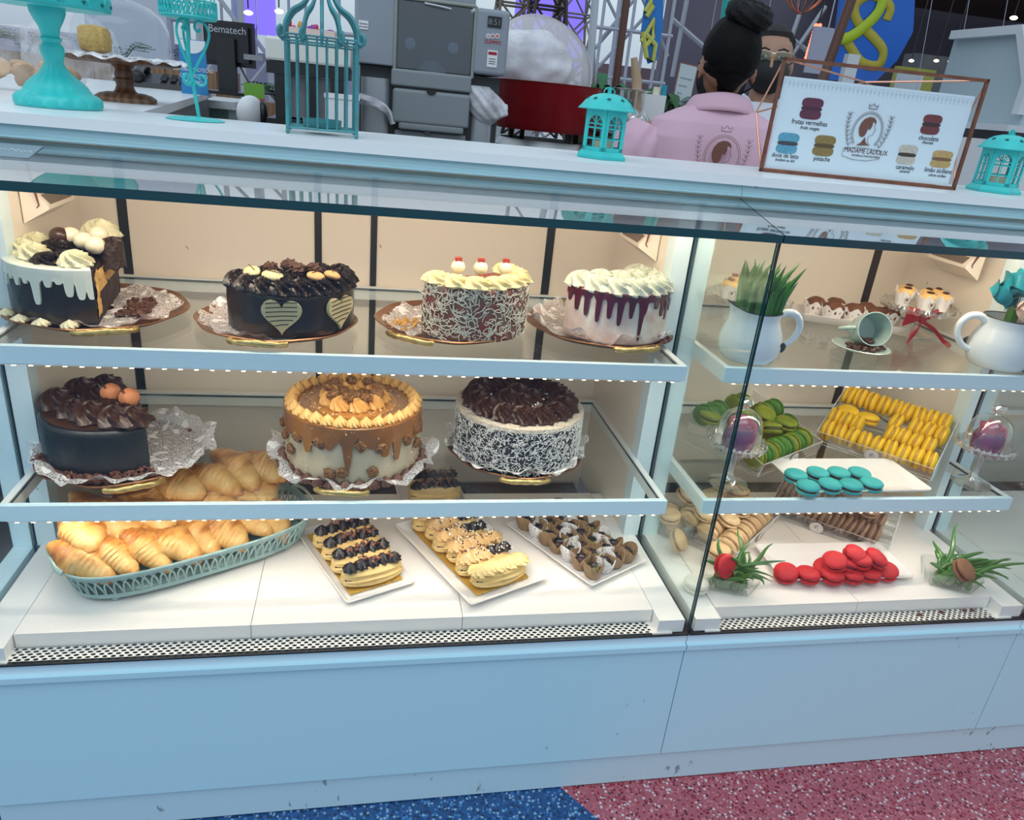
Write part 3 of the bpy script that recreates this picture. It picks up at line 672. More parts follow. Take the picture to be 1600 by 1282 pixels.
for a, z in ((199,.07),(211,.05),(221,.085),(243,.088),(262,.032),(252,.028),(286,.032),(292,.080),(318,.082),(276,.088),(334,.06),(330,.095),(185,.08)):
    t = math.radians(a); put('walnut', ws[a%3], ck, ((R+.004)*cos(t), (R+.004)*sin(t), z), (pi/2,a*.3,t+pi/2), .85)
m = MB(); random.seed(6); crumbs(m, lambda: (lambda a, r: (r*cos(a), r*sin(a), H+.004))(random.uniform(0,6.28), random.uniform(.02,R-.025)), 240, .0015, .0045)
crumbs(m, lambda: (lambda a: ((R+.003)*cos(a), (R+.003)*sin(a), random.uniform(.012,H)))(random.uniform(0,6.28)), 160, .0015, .0035)
o = m.build('nut_pieces', mat('nut_piece', (.72,.50,.28), .6), ck, smooth=False); o['kind'] = 'stuff'
kc = kiss_mesh(.0135, .020, mat('milk_choc_cream', (.15,.06,.035), .4)); ring(ck, kc, 'chocolate_kiss', 34, R+.007, .0005)
# ---------------- cake 7: whole coconut and chocolate cake
d = base('cake_dish', 'bronze dish under the whole coconut-coated cake', .335, 1.452, S2, .152, -pi/2-.05)
m = tag(doily(.158, None, ruffle=.007, seed=7.3), 'white lace doily under the whole coconut-coated cake', 'doily'); m.location = (.335,1.452,S2+.0075)
ck = thing('layer_cake', 'whole chocolate cake coated in grated coconut with a dark piped ring on top', 'cake', (.335,1.452,S2+.0125))
R, H = .138, .104
cake_body(R, H, bulge=.002).build('cake_body', mat('dark_coated', (.035,.035,.04), .6), ck)
coco = mat('grated_coconut', (.78,.76,.72), .7)
m = MB(); random.seed(9)
for i in range(2500):
    a = random.uniform(pi*.85, pi*2.15) if i < 2100 else random.uniform(0, 2*pi); z = random.uniform(.003,H); L = random.uniform(.004,.014); d0 = random.uniform(0,pi); P = []
    for k in (-.5, .5): P.append(((R+.0018)*cos(a+k*L*cos(d0)/R), (R+.0018)*sin(a+k*L*cos(d0)/R), min(H, z+k*L*sin(d0))))
    m.tube(P, random.uniform(.0005,.0009), 3, cap=False)
o = m.build('coconut_flakes', coco, ck, smooth=False); o['kind'] = 'stuff'
m = MB(); m.lathe([(R+.002,H-.006),(R+.0015,H+.002),(R-.01,H+.004),(.02,H+.003),(.0001,H+.003)], 96, mod=lambda r,z,t: (r+.0015*wob(cos(t),sin(t),r*30,9), z)); 
m.build('coconut_top', mat('coconut_top', (.80,.72,.60), .8, noise=.7, ns=220, col2=(.45,.36,.28), bump=1, bs=260), ck)
rs = rosette_mesh(.033, .034, choc_cream, ridges=8, turns=1.2)
ring(ck, rs, 'rosette', 15, R-.042, H+.003, jit=.04); ring(ck, rs, 'rosette', 4, .026, H+.003, jit=.04)
m = MB(); crumbs(m, lambda: (lambda a, r: (r*cos(a), r*sin(a), H+.006+random.uniform(0,.012)))(random.uniform(0,6.28), random.uniform(.03,.078)), 150, .002, .008)
o = m.build('coconut_sprinkle', coco, ck, smooth=False); o['kind'] = 'stuff'
# ================================================================== LOGO, PLATES, SMALL SHAPES
HAIR = [(-.30,-.06),(-.34,.10),(-.30,.28),(-.20,.42),(-.04,.50),(.12,.49),(.22,.42),(.27,.30),(.22,.33),(.12,.34),(.14,.22),(.08,.06),(.03,.12),(-.01,.04),(-.03,-.06),(-.07,-.16),(-.16,-.20),(-.25,-.16)]
SHOULDER = [(-.02,-.20),(.02,-.34),(.10,-.42),(.20,-.46),(-.28,-.50),(-.14,-.40)]
FACE = [(.22,.33),(.24,.24),(.23,.18),(.30,.06),(.25,.04),(.27,0),(.24,-.03),(.25,-.08),(.17,-.13),(.12,-.12),(.09,-.22),(.11,-.36),(.22,-.46)]
def logo(parent, s, brown, line, loc, rot, banner=True, words=None, z=.0004):
    """cameo emblem: lady's profile in an oval, leaf sprigs, crown, name banner"""
    m = MB()
    m.prism([(a*s*.8, b*s*.8) for a, b in HAIR], 0, z*2); m.prism([(a*s*.8, b*s*.8) for a, b in SHOULDER], 0, z*2)
    w = .0075*s
    o = m.build('cameo_profile', brown, parent, smooth=False, loc=loc, rot=rot)
    m = MB(); m.tube([(a*s*.8, b*s*.8, z) for a, b in FACE], w*.8, 4)
    ov = lambda rx, ry, n=56, a0=-.25*pi, a1=1.25*pi: [(rx*s*cos(a0+(a1-a0)*i/n), ry*s*sin(a0+(a1-a0)*i/n), z) for i in range(n+1)]
    m.tube(ov(.43,.50), w*.7, 4); m.tube(ov(.47,.54), w*.7, 4)
    for i in range(34):
        a = -.22*pi+1.44*pi*i/33; m.tube([(.43*s*cos(a-.04), .50*s*sin(a-.04), z), (.395*s*cos(a), .46*s*sin(a), z), (.43*s*cos(a+.04), .50*s*sin(a+.04), z)], w*.5, 4)
    for sg in (-1, 1):      # sprigs
        st = [(sg*s*(.30+.34*sin(pi*(.12+.5*k/9))), s*(-.52+1.02*k/9), z) for k in range(10)]; m.tube(st, w*.6, 4)
        for k in range(1, 9):
            x, y, _ = st[k]
            for sd in (-1, 1):
                q = [(x, y, z), (x+sd*.05*s, y+.035*s, z), (x+sd*.085*s, y+.095*s, z), (x+sd*.03*s, y+.07*s, z), (x, y, z)]; m.tube(q, w*.55, 4)
    cr = [(-.12,.62),(-.14,.74),(-.07,.68),(0,.76),(.07,.68),(.14,.74),(.12,.62),(-.12,.62)]
    m.tube([(a*s, b*s, z) for a, b in cr], w*1.2, 4)
    for i in range(13):
        a = pi*(.18+.64*i/12); 
        if abs(a-pi/2) > .3: m.ball((.66*s*cos(a), .70*s*sin(a), z), w*.7, 6)
    if banner: m.tube([(-.58*s,-.50*s,z),(-.58*s,-.72*s,z),(-.2*s,-.80*s,z),(.2*s,-.80*s,z),(.58*s,-.72*s,z),(.58*s,-.50*s,z),(.2*s,-.46*s,z),(-.2*s,-.46*s,z),(-.58*s,-.50*s,z)], w*.8, 4)
    o2 = m.build('emblem_lines', line, parent, loc=loc, rot=rot)
    return o, o2
brown = mat('brown_print', (.17,.065,.045), .6)
def rrect(L, W_, r, n=6):
    P = []
    for cx, cy, a in ((L/2-r,W_/2-r,0),(-L/2+r,W_/2-r,pi/2),(-L/2+r,-W_/2+r,pi),(L/2-r,-W_/2+r,1.5*pi)):
        for k in range(n+1): P.append((cx+r*cos(a+pi/2*k/n), cy+r*sin(a+pi/2*k/n)))
    return P
def plate(L, W_, label, x, y, z, rot, rim=.022, h=.016, r=.008, bulge=0, name='serving_plate', mt=None, cat='plate'):
    m = MB(); rings = [(0.0,0.0,-rim*1.1,.0),(0,0,-rim*.8,0),(0,0,0,h-.003),(0,0,.001,h),(0,0,-.002,h),(0,0,-rim*.8,.005),(0,0,-rim*1.6,.004)]
    prev = None; vs = []; n = None
    for (_, _, o, zz) in rings:
        P = rrect(L+2*o, W_+2*o, max(.002, r+o*.6)); n = len(P)
        if bulge: P = [(x_*(1), y_*(1+bulge*(1-(2*x_/L)**2))) for x_, y_ in P]
        vs += [(a,b,zz) for a,b in P]
    fs = [(k*n+i, k*n+(i+1)%n, (k+1)*n+(i+1)%n, (k+1)*n+i) for k in range(len(rings)-1) for i in range(n)]
    fs += [tuple(range(n))[::-1], tuple((len(rings)-1)*n+i for i in range(n))]
    m.add(vs, fs)
    o = m.build(name, mt or mat('white_porcelain', (.86,.82,.80), .15, coat=.3), None); o.location = (x,y,z+.0006); o.rotation_euler = (0,0,rot)
    return tag(o, label, cat)
# ---------------- croissants in the pierced basket
BX, BY, BA = -.338, 1.372, math.radians(28)
bt = mat('basket_grey_green', (.33,.47,.45), .45, noise=.3, ns=60, col2=(.27,.40,.39))
bk = thing('metal_basket', 'oval grey green pierced metal basket holding the croissants', 'basket', (BX,BY,DK+.0005), BA)
BL, BW, BH = .232, .112, .060
def _raw(t):
    e = .62; c, s = cos(t), sin(t); return (BL*math.copysign(abs(c)**e, c), BW*math.copysign(abs(s)**e, s))
_tab = [0.]; _pp = _raw(0)
for _i in range(1, 1441):
    _q = _raw(2*pi*_i/1440); _tab.append(_tab[-1]+math.hypot(_q[0]-_pp[0], _q[1]-_pp[1])); _pp = _q
import bisect
def _uni(t):          # even spacing along the rim
    s = (t/(2*pi) % 1.0)*_tab[-1]; i = min(1439, max(0, bisect.bisect_right(_tab, s)-1)); return 2*pi*(i+(s-_tab[i])/max(1e-9, _tab[i+1]-_tab[i]))/1440
def stad(t, gx=0., z=0.):
    t = _uni(t); e = .62; c, s = cos(t), sin(t)
    return Vector(((BL+gx)*math.copysign(abs(c)**e, c), (BW+gx)*math.copysign(abs(s)**e, s), z))
m = MB(); n = 120; m.prism([tuple(stad(2*pi*i/n, -.012))[:2] for i in range(n)], .012, .015); m.build('basket_floor', bt, bk)
m = MB()
def band(z0, z1, g0, g1, th=.0022):
    m.grid(lambda u, v: tuple(stad(2*pi*u, g0+(g1-g0)*v*1+ (0 if True else 0), z0+(z1-z0)*v)), 140, 2, cu=True)
    m.grid(lambda u, v: tuple(stad(2*pi*u, g0+(g1-g0)*v-th, z0+(z1-z0)*v)), 140, 2, cu=True)
band(.010,.022,-.012,-.008); band(BH-.001,BH+.010,.004,.008)
NA = 76
for i in range(NA):
    t0 = 2*pi*i/NA; P = []
    for k in range(9):
        u = k/8; t = t0+2*pi/NA*2*(u-.5); v = sin(pi*u)**.55; P.append(tuple(stad(t, -.009+.013*v, .021+(BH-.020)*v)))
    m.tube(P, .0019, 5)
m.tube([tuple(stad(2*pi*i/140, .008, BH+.010)) for i in range(140)], .0026, 6, closed=True); m.build('pierced_wall', bt, bk)
for s in (-1, 1):
    m = MB(); C0 = []
    for i in range(13):
        u = (i/12-.5)*2; C0.append((s*(BL+.006+.010*(1-u**4)), u*.055, BH+.012+.006*(1-u*u)))
    m.tube(C0, .0042, 10, star=lambda a, u: 1+.25*sin(2*a+u*70)); m.build('handle', mat('rope_handle', (.40,.50,.45), .5), bk)
for a in (.62, pi-.62, pi+.62, -.62): m = MB(); P = stad(a, -.02); m.ball((P.x,P.y,.006), .007, 10, (1,1,.85)); m.build('foot', bt, bk)
cro = mat('croissant_crust', (.86,.52,.17), .45, bump=.55, bs=70, coat=.15)
nt = cro.node_tree; n_ = nt.nodes; l_ = nt.links; tcn = n_.new('ShaderNodeTexCoord'); mpn = n_.new('ShaderNodeMapping'); mpn.inputs['Scale'].default_value = (1.0,.45,.45)
nz = n_.new('ShaderNodeTexNoise'); nz.inputs['Scale'].default_value = 34; nz.inputs['Detail'].default_value = 5; rr_ = n_.new('ShaderNodeValToRGB')
rr_.color_ramp.elements[0].position = .38; rr_.color_ramp.elements[0].color = (.40,.135,.022,1); rr_.color_ramp.elements[1].position = .68; rr_.color_ramp.elements[1].color = (.72,.44,.155,1)
q_ = rr_.color_ramp.elements.new(.5); q_.color = (.62,.30,.07,1)
l_.new(tcn.outputs['Object'], mpn.inputs[0]); l_.new(mpn.outputs[0], nz.inputs[0]); l_.new(nz.outputs[0], rr_.inputs[0]); l_.new(rr_.outputs[0], n_['Principled BSDF'].inputs['Base Color'])
def croissant_mesh(seed, L=.145, R=.036, cv=2.2):
    m = MB()
    def fn(u, v):
        t = 2*pi*v; x = (u-.5)*L; w = min(u, 1-u)*2; side = 1 if u < .5 else -1
        st = 8*abs(u-.5)*2 + .45*sin(t+seed); fr = (st % 1.0)
        r = R*(w**.62)*(1+.075*(fr-.35)*(1+.8*wob(x*9,seed,t*.3,2)))*(1+.10*wob(x,v*.1,seed,34))+.0025+.0012*wob(x*1.0,sin(t)*.03,cos(t)*.03+seed,150)
        c = cos(t); s = sin(t)
        return (x+.006*side*c*0, -cv*x*x+r*c, r*s*(.80 if s > 0 else .62)+.004*wob(x,seed,0,20))
    m.grid(fn, 66, 30, cv=True); return m.mesh('croissant', cro)
cms = [croissant_mesh(s, .150-.006*s, .041-.0015*(s % 2), (2.6,1.2,3.2,1.8)[s]) for s in range(4)]
random.seed(21)
crs = []
# (u along basket, v across, height, yaw in basket frame, pitch, roll)
rows = [('front row', -.036, .070, [-.196,-.150,-.100,-.050,.000,.052,.104,.150], -62, 24),
        ('second row', .018, .104, [-.185,-.128,-.068,-.008,.052,.110,.155], -70, 22),
        ('back row', .060, .110, [-.150,-.092,-.034,.026,.084,.140], -84, 16),
        ('top of the heap', .035, .150, [-.01,.055,.115,.165], -50, 18)]
B_ = rotz(BA)
for rn, v, z, us, yaw, pitch in rows:
    for k, u in enumerate(us):
        P = B_ @ Vector((u+random.uniform(-.006,.006), v+random.uniform(-.008,.008), 0))
        o = put('croissant', cms[(k+len(rn)) % 4], None, (BX+P.x, BY+P.y, DK+z+random.uniform(-.004,.006)), (random.uniform(-.5,.5), math.radians(pitch+random.uniform(-8,8)), BA+math.radians(yaw+random.uniform(-14,14))), random.uniform(.93,1.04))
        tag(o, 'golden croissant, %s from the left in the %s of the pierced basket' % (ORD[k], rn), 'croissant', 'croissants in the metal basket')
# ---------------- eclairs
shell = mat('choux_cream', (.80,.56,.22), .5, noise=.5, ns=45, col2=(.66,.42,.14), bump=.2, bs=90)
coffee = mat('coffee_cream', (.66,.40,.17), .45)
board = mat('gold_card', (.75,.50,.10), .3, metal=.6)
bkiss = kiss_mesh(.0125, .019, choc_black, ridges=7, twist=1.6, name='dark_kiss')
swl = kiss_mesh(.019, .017, coffee, ridges=8, twist=1.8, name='coffee_swirl')
swy = kiss_mesh(.019, .017, mat('vanilla_cream', (.82,.58,.24), .45), ridges=8, twist=1.8, name='vanilla_swirl')
def choux(L, R, nr=9):
    m = MB()
    def fn(u, v):
        t = 2*pi*v; x = (u-.5)*L; w = sin(pi*min(max(u,0),1))**.38; r = R*w*(1+.07*cos(nr*t))+.001
        return (x+.006*sin(t*3+u*9)*.2, r*cos(t)*1.0, max(-R*.35, r*sin(t)*.62))
    m.grid(fn, 36, 54, cv=True); return m.mesh('choux_body', shell)
chx = choux(.118, .025); band_m = MB(); band_m.grid(lambda u, v: ((u-.5)*.106, (.0262*sin(pi*min(max(u,.02),.98))**.38)*cos(2*pi*v), -.002+.0035*sin(2*pi*v)), 30, 16, cv=True); band_me = band_m.mesh('chocolate_filling', choc_black)
chipm = mat('pink_brown_chip', (.25,.10,.06), .5)
def eclair(loc, rot, label, kind, group):
    t = thing('eclair', label, 'eclair', loc, (0,0,rot), group); t.scale = (1.1,1.12,1.05)
    put('choux_body', chx, t, (0,0,.010)); put('choux_body', chx, t, (0,.001,.021), sc=(.97,.9,.9)); put('chocolate_filling', band_me, t, (0,0,.0165), sc=(1.02,1.02,1))
    zt = .032
    if kind == 'dark':
        for k in range(5): put('dark_kiss', bkiss, t, (-.042+.021*k, random.uniform(-.003,.003), zt-.001), (0,0,k), 1+.1*random.random())
        m = MB(); crumbs(m, lambda: (random.uniform(-.03,.048), random.gauss(0,.006), zt+.014+random.uniform(-.002,.003)), 26, .003, .007); o = m.build('chocolate_chips', chipm, t, smooth=False)
    elif kind == 'mixed':
        for k in range(3): put('coffee_swirl', swl, t, (-.036+.018*k, 0, zt-.003), (0,0,k), 1)
        for k in range(3): put('dark_kiss', bkiss, t, (.014+.017*k, 0, zt-.002), (0,0,k), 1)
    elif kind == 'coffee':
        for k in range(6): put('coffee_swirl', swl, t, (-.042+.017*k, random.uniform(-.002,.002), zt-.003), (0,0,k), 1)
    else:
        for k in range(6): put('vanilla_swirl', swy, t, (-.044+.0175*k, 0, zt-.004), (0,0,k), 1.05)
    if kind in ('mixed', 'coffee'):
        m = MB()
        for k in range(34): m.ball((random.uniform(-.045,.05), random.gauss(0,.009), zt+.010+random.uniform(0,.004)), .0017, 6); 
        o = m.build('sugar_pearls', mat('pearl_white', (.85,.78,.68), .4), t)
        m = MB()
        for k in range(18): m.ball((random.uniform(-.045,.05), random.gauss(0,.009), zt+.010+random.uniform(0,.004)), .0017, 6)
        m.build('chocolate_pearls', choc_cream, t)
    return t
def gold_board(L, W_, x, y, z, rot, label):
    P = []; n = 14
    for i in range(n*2): P.append((-L/2+L*i/(2*n-1), -W_/2+(.004 if i % 2 else 0)))
    for i in range(n*2): P.append((L/2-L*i/(2*n-1), W_/2-(.004 if i % 2 else 0)))
    m = MB(); m.prism(P, 0, .0012); o = m.build('gold_board', board, smooth=False); o.location = (x,y,z); o.rotation_euler = (0,0,rot); return tag(o, label, 'cake board')
def frame_of(A, Bc, Cc):      # corner A (rear left), Bc (front), Cc (front right) -> centre, length, width, angle
    A, Bc, Cc = Vector(A), Vector(Bc), Vector(Cc); l = (A-Bc); w = (Cc-Bc); c = Bc+l/2+w/2; return c, l.length, w.length, atan2(w.y, w.x)
cA, LA, WA, aA = frame_of((-.140,1.44), (-.028,1.178), (.108,1.240))
plate(WA, LA, 'small white rectangular plate with four chocolate-topped eclairs', cA.x, cA.y, DK, aA, rim=.012, h=.012)
gold_board(WA-.035, LA-.045, cA.x, cA.y, DK+.0075, aA, 'gold scalloped card under the four chocolate-topped eclairs')
def plc(c, a, u, v): P = Vector((c.x, c.y))+Vector((cos(a), sin(a)))*u+Vector((-sin(a), cos(a)))*v; return P
for k, v in enumerate((-.088,-.038,.012,.062)):
    P = plc(cA, aA, .002, v); eclair((P.x,P.y,DK+.0095), aA-.06, 'eclair with dark chocolate kisses and chips, %s from the front on the small plate' % ORD[k], 'dark', 'chocolate-topped eclairs')
cB, LB, WB, aB = frame_of((.085,1.455), (.200,1.150), (.375,1.232))
plate(WB, LB, 'long white rectangular plate with coffee cream eclairs', cB.x, cB.y, DK, aB, rim=.020, h=.016)
gold_board(WB-.062, LB-.050, cB.x, cB.y, DK+.0085, aB, 'gold scalloped card under the coffee cream eclairs')
for k, (v, kd, s) in enumerate(((-.110,'vanilla','with plain piped vanilla swirls'),(-.062,'mixed','half coffee half dark cream'),(-.014,'coffee','with coffee swirls and many pearls'),(.034,'mixed','with a dark end and sugar pearls'),(.082,'mixed','with coffee cream beside dark cream'),(.126,'mixed','partly hidden under the shelf edge'))):
    P = plc(cB, aB, .004*(-1)**k, v); eclair((P.x,P.y,DK+.0105), aB-.03, 'eclair %s, %s from the front on the long plate' % (s, ORD[k]), kd, 'coffee cream eclairs')
# an eclair plate standing at the back, seen through the lower shelf
P = at(672, 782, Z=DK)
plate(.16, .11, 'small white plate at the very back of the left case deck', P.x, P.y+.02, DK, .1, rim=.01, h=.012)
for k in range(2): eclair((P.x+.01, P.y-.005+.05*k, DK+.0085), .12, 'dark eclair on the back plate, %s' % ('nearer the front' if k == 0 else 'nearer the rear wall'), 'dark', 'eclairs on the back plate')
# ---------------- brigadeiros
cC, LC, WC, aC = frame_of((.335,1.455), (.468,1.203), (.620,1.290))
plate(WC, LC, 'white rectangular plate crowded with brown paper cups of sweets', cC.x, cC.y, DK, aC, rim=.014, h=.014)
kraft = striped('corrugated_brown_paper', (.40,.25,.13), (.24,.14,.065), 190., 'DIAGONAL')
dotw = speckled('white_dotted_paper', (.78,.76,.76), [(.30,.24,.24),(.25,.2,.2)], 330., .6, .30)
def petal_cup(mt):
    m = MB()
    def md(r, z, t):
        pt = abs(cos(t))**.8; k = z/.024; return r*(1+.03*cos(30*t)*k)*(1+.10*k*(pt-.5)), z*(.62+.62*pt)
    m.lathe([(.0001,.0005),(.011,.0005),(.0130,.003),(.0155,.012),(.0175,.020),(.0165,.026),(.0157,.026),(.0165,.020),(.0145,.012),(.011,.004)], 60, mod=md); return m.mesh('petal_cup', mt)
cup_b, cup_w = petal_cup(kraft), petal_cup(dotw)
m = MB(); m.ball((0,0,.0165), .0145, 18, (1,1,.9), mod=lambda d: 1+.03*wob(d.x,d.y,d.z,9)); ball_d = m.mesh('sweet', mat('brigadeiro', (.05,.018,.012), .35, bump=.6, bs=250))
m = MB(); m.ball((0,0,.0165), .0145, 18, (1,1,.9)); ball_g = m.mesh('sweet', mat('pistachio_sweet', (.30,.27,.06), .5, noise=.8, ns=120, col2=(.10,.07,.03)))
m = MB(); m.lathe([(.008,0),(.004,.003),(0,.004)], 10, mod=lambda r,z,t: (r*(1+.3*cos(5*t)), z)); ros_m = m.mesh('cream_dot', choc_black)
random.seed(4); q = 0
for j in range(7):
    for i in range(4):
        u = (i-1.5)*.0345+random.uniform(-.002,.002); v = (j-3)*.0365+random.uniform(-.002,.002); P = plc(cC, aC, u, v)
        w = (i+j*2) % 3 == 1; g = (i*3+j*5) % 4 == 0
        pos = '%s, %s row from the front' % (('leftmost','second from left','third from left','rightmost')[i], ORD[j])
        t = thing('brigadeiro', '%s sweet, %s cup, %s of the plate' % ('green pistachio' if g else 'dark chocolate', 'white' if w else 'brown', pos), 'sweet', (P.x,P.y,DK+.0055), (random.uniform(-.10,.10),random.uniform(-.10,.10),random.uniform(0,3.14)), 'brigadeiros on the white plate')
        put('petal_cup', cup_w if w else cup_b, t, sc=1.25); put('sweet', ball_g if g else ball_d, t); put('cream_dot', ros_m, t, (0,0,.0300), sc=1.2)
# ================================================================== MACARONS
def macaron_meshes(name, col, fcol, col2=None):
    r = .0262
    m = MB(); m.lathe([(.0001,.0150),(r*.35,.0147),(r*.62,.0137),(r*.82,.0117),(r*.93,.0096),(r*.985,.0074),(r*.985,.0062),(r*1.01,.0054),(r*1.00,.0040),(r*.94,.0032),(.0001,.0032)], 40,
        mod=lambda rr, z, t: (rr*(1+((.020*sin(t*31)+.012*sin(t*17+1)) if .0035 < z < .006 else 0)), z))
    sh = m.mesh('shell', mat(name+'_shell', col, .6, noise=.35, ns=50, col2=col2 or tuple(c*.86 for c in col), bump=.12, bs=300))
    m = MB(); m.lathe([(.0001,.0035),(r*.86,.0035),(r*.89,.0015),(r*.89,-.0015),(r*.86,-.0035),(.0001,-.0035)], 30, mod=lambda rr,z,t: (rr*(1+.02*sin(t*7)), z))
    return sh, m.mesh('filling', mat(name+'_filling', fcol, .5))
MAC = {'green': macaron_meshes('green_macaron', (.028,.17,.016), (.02,.05,.01), (.07,.20,.012)), 'olive': macaron_meshes('olive_macaron', (.22,.27,.008), (.045,.045,.008), (.14,.19,.008)), 'yellow': macaron_meshes('yellow_macaron', (.86,.555,.018), (.50,.26,.02), (.78,.48,.014)),
       'teal': macaron_meshes('teal_macaron', (.035,.42,.42), (.07,.04,.03)), 'red': macaron_meshes('red_macaron', (.62,.014,.022), (.22,.005,.01)),
       'beige': macaron_meshes('beige_macaron', (.72,.50,.27), (.28,.15,.07)), 'brown': macaron_meshes('brown_macaron', (.27,.17,.11), (.10,.05,.03)), 'white': macaron_meshes('white_macaron', (.80,.76,.64), (.66,.58,.44)), 'cocoa': macaron_meshes('cocoa_macaron', (.30,.13,.06), (.08,.03,.02))}
PROTO = {}
def macaron(kind, loc, rot, label, group, sc=1.):
    if kind not in PROTO:
        sh, fi = MAC[kind]; t = thing('macaron', label, 'macaron', loc, rot, group); t.scale = (sc,)*3
        put('shell', sh, t); put('shell', sh, t, rot=(pi,0,0)); put('filling', fi, t); PROTO[kind] = t; return t
    c = copytree(PROTO[kind], loc, rot, label, group, sc=sc); return c
clear = glass('clear_acrylic', (.95,.96,.96), 1.45, gain=1.3, base=.03)
clear_edge = film('acrylic_edge', (.9,.92,.92), .45)
def acrylic_tray(ox, oy, oz, ang, L, D, rise, nrow, label, sticker=.5, front=.034):
    """stepped clear tray; origin at the front left corner, x along the front, y to the back"""
    t = thing('acrylic_tray', label, 'tray', (ox,oy,oz+.0005), (0,0,ang))
    def sheet(pts, nm, th=.0025):
        m = MB(); P = [Vector(p) for p in pts]; nrm = (P[1]-P[0]).cross(P[2]-P[0]).normalized()*th; n = len(P)
        m.add([tuple(p) for p in P]+[tuple(p+nrm) for p in P], [tuple(range(n))[::-1], tuple(range(n,2*n))]+[(i,(i+1)%n,n+(i+1)%n,n+i) for i in range(n)])
        me = m.mesh(nm, [clear, clear_edge], False)
        for i, p in enumerate(me.polygons): p.material_index = 0 if i < 2 else 1
        return put(nm, me, t)
    sheet([(0,-.004,0),(L,-.004,0),(L,-.012,front),(0,-.012,front)], 'front_panel')
    st = D/nrow
    for k in range(nrow):
        z = .004+rise*k
        sheet([(0,k*st,z),(L,k*st,z),(L,(k+1)*st-.003,z),(0,(k+1)*st-.003,z)], 'step')
        sheet([(0,(k+1)*st,z-.0),(L,(k+1)*st,z),(L,(k+1)*st,z+rise+.012),(0,(k+1)*st,z+rise+.012)], 'riser', .0018)
    for x in (-.0026, L+.0001):
        sheet([(x,-.004,0),(x,D,0),(x,D,rise*nrow+.03),(x,-.012,front)], 'side_panel')
    m = MB(); T = tr(L*sticker, -.0125, front*.45) @ Matrix.Rotation(pi/2+.2,4,'X')
    m.lathe([(.0001,0),(.0165,0),(.0165,.0006),(.0001,.0006)], 36, T=T); s = m.build('round_sticker', mat('sticker_white', (.74,.70,.68), .5), t, smooth=False)
    mm = MB(); mm.prism([(a*.018,b*.018) for a, b in HAIR], .0008, .0012, T); mm.tube([(a*.018,b*.018,.001) for a, b in FACE], .0005, 4, T=T); mm.tube([(.0135*cos(k*.3),.0135*sin(k*.3),.0008) for k in range(21)], .0004, 4, closed=True, T=T)
    mm.build('sticker_print', mat('grey_print', (.42,.38,.36), .6), s)
    return t
def tray_pt(o, ang, u, v, z): return (o[0]+cos(ang)*u-sin(ang)*v, o[1]+sin(ang)*u+cos(ang)*v, o[2]+z)
STEP = .0285
def mrow(kind, o, ang, us, v, z, rname, tname, group, lean=.0, start=0, sc=1.):
    for k, u in enumerate(us):
        kd = kind(k) if callable(kind) else kind
        macaron(kd, tray_pt(o, ang, u, v+random.uniform(-.0015,.0015), z+.0262+random.uniform(-.001,.0015)), (0, pi/2+lean+random.uniform(-.09,.09), ang+random.uniform(-.10,.10)),
                '%s macaron on edge, %s from left, %s of the %s' % ({'olive':'olive green'}.get(kd, kd), ORD[k+start], rname, tname), group, sc)
def mflat(kind, o, ang, lst, tname, group):
    for (u, v, z, tx, ty, wh) in lst:
        macaron(kind, tray_pt(o, ang, u, v, z), (tx, ty, ang), '%s macaron %s in the %s' % ({'olive':'olive green'}.get(kind, kind), wh, tname), group)
random.seed(31)
# yellow tray
YO = (1.128, 1.520, S2); YA = atan2(-.754, .657); G = 'yellow macarons'
acrylic_tray(*YO, YA, .268, .176, .020, 4, 'clear stepped acrylic tray of yellow macarons on the lower shelf', .50)
mrow('yellow', YO, YA, [.016+STEP*k*1.04 for k in range(9)], .018, .008, 'front row', 'yellow tray', G, .05)
mrow('yellow', YO, YA, [.014,.042,.070], .062, .028, 'second row', 'yellow tray', G, .1)
mrow('yellow', YO, YA, [.150,.178,.206,.236], .062, .028, 'second row', 'yellow tray', G, .1, start=3)
mflat('yellow', YO, YA, [(.034,.100,.066,.12,.05,'lying flat at the left of the third step'),(.084,.104,.064,-.1,.0,'lying flat alone on the third step')], 'yellow tray', G)
mrow('yellow', YO, YA, [.146,.190,.220,.250], .106, .048, 'third row', 'yellow tray', G, .15)
mrow('yellow', YO, YA, [.016+STEP*k for k in range(9)], .150, .068, 'back row', 'yellow tray', G, .08)
# green tray
GO = (.868, 1.340, S2); GA = math.radians(29); G = 'green macarons'; kf = lambda a: (lambda k: 'olive' if (k*7+a) % 5 < 2 else 'green')
acrylic_tray(*GO, GA, .252, .200, .016, 4, 'clear stepped acrylic tray of green macarons on the lower shelf', .52)
mrow(kf(1), GO, GA, [.018+STEP*k for k in range(8)], .022, .008, 'front row', 'green tray', G, -.1)
mflat('olive', GO, GA, [(.190,.058,.066,.1,.05,'lying flat above the right of the front row'),(.128,.060,.064,-.4,.3,'tilted above the middle of the front row')], 'green tray', G)
mrow(kf(2), GO, GA, [.012,.042,.150,.178,.206,.232], .075, .024, 'second row', 'green tray', G, -.1)
mflat('olive', GO, GA, [(.166,.105,.076,.25,-.1,'lying flat above the second row'),(.004,.150,.084,.1,.1,'lying flat beside the bright green ones'),(.10,.125,.080,-.2,.3,'half tilted in the centre')], 'green tray', G)
mrow('green', GO, GA, [.064,.092,.118], .112, .040, 'third row', 'green tray', G, -.15)
mrow(kf(0), GO, GA, [.190,.216,.244], .128, .040, 'third row', 'green tray', G, -.1, start=3)
mrow('green', GO, GA, [-.006+.012,.034,.060], .168, .056, 'back row', 'green tray', G, -.1)
mrow('olive', GO, GA, [.135,.165], .172, .056, 'back row', 'green tray', G, -.2, start=3)
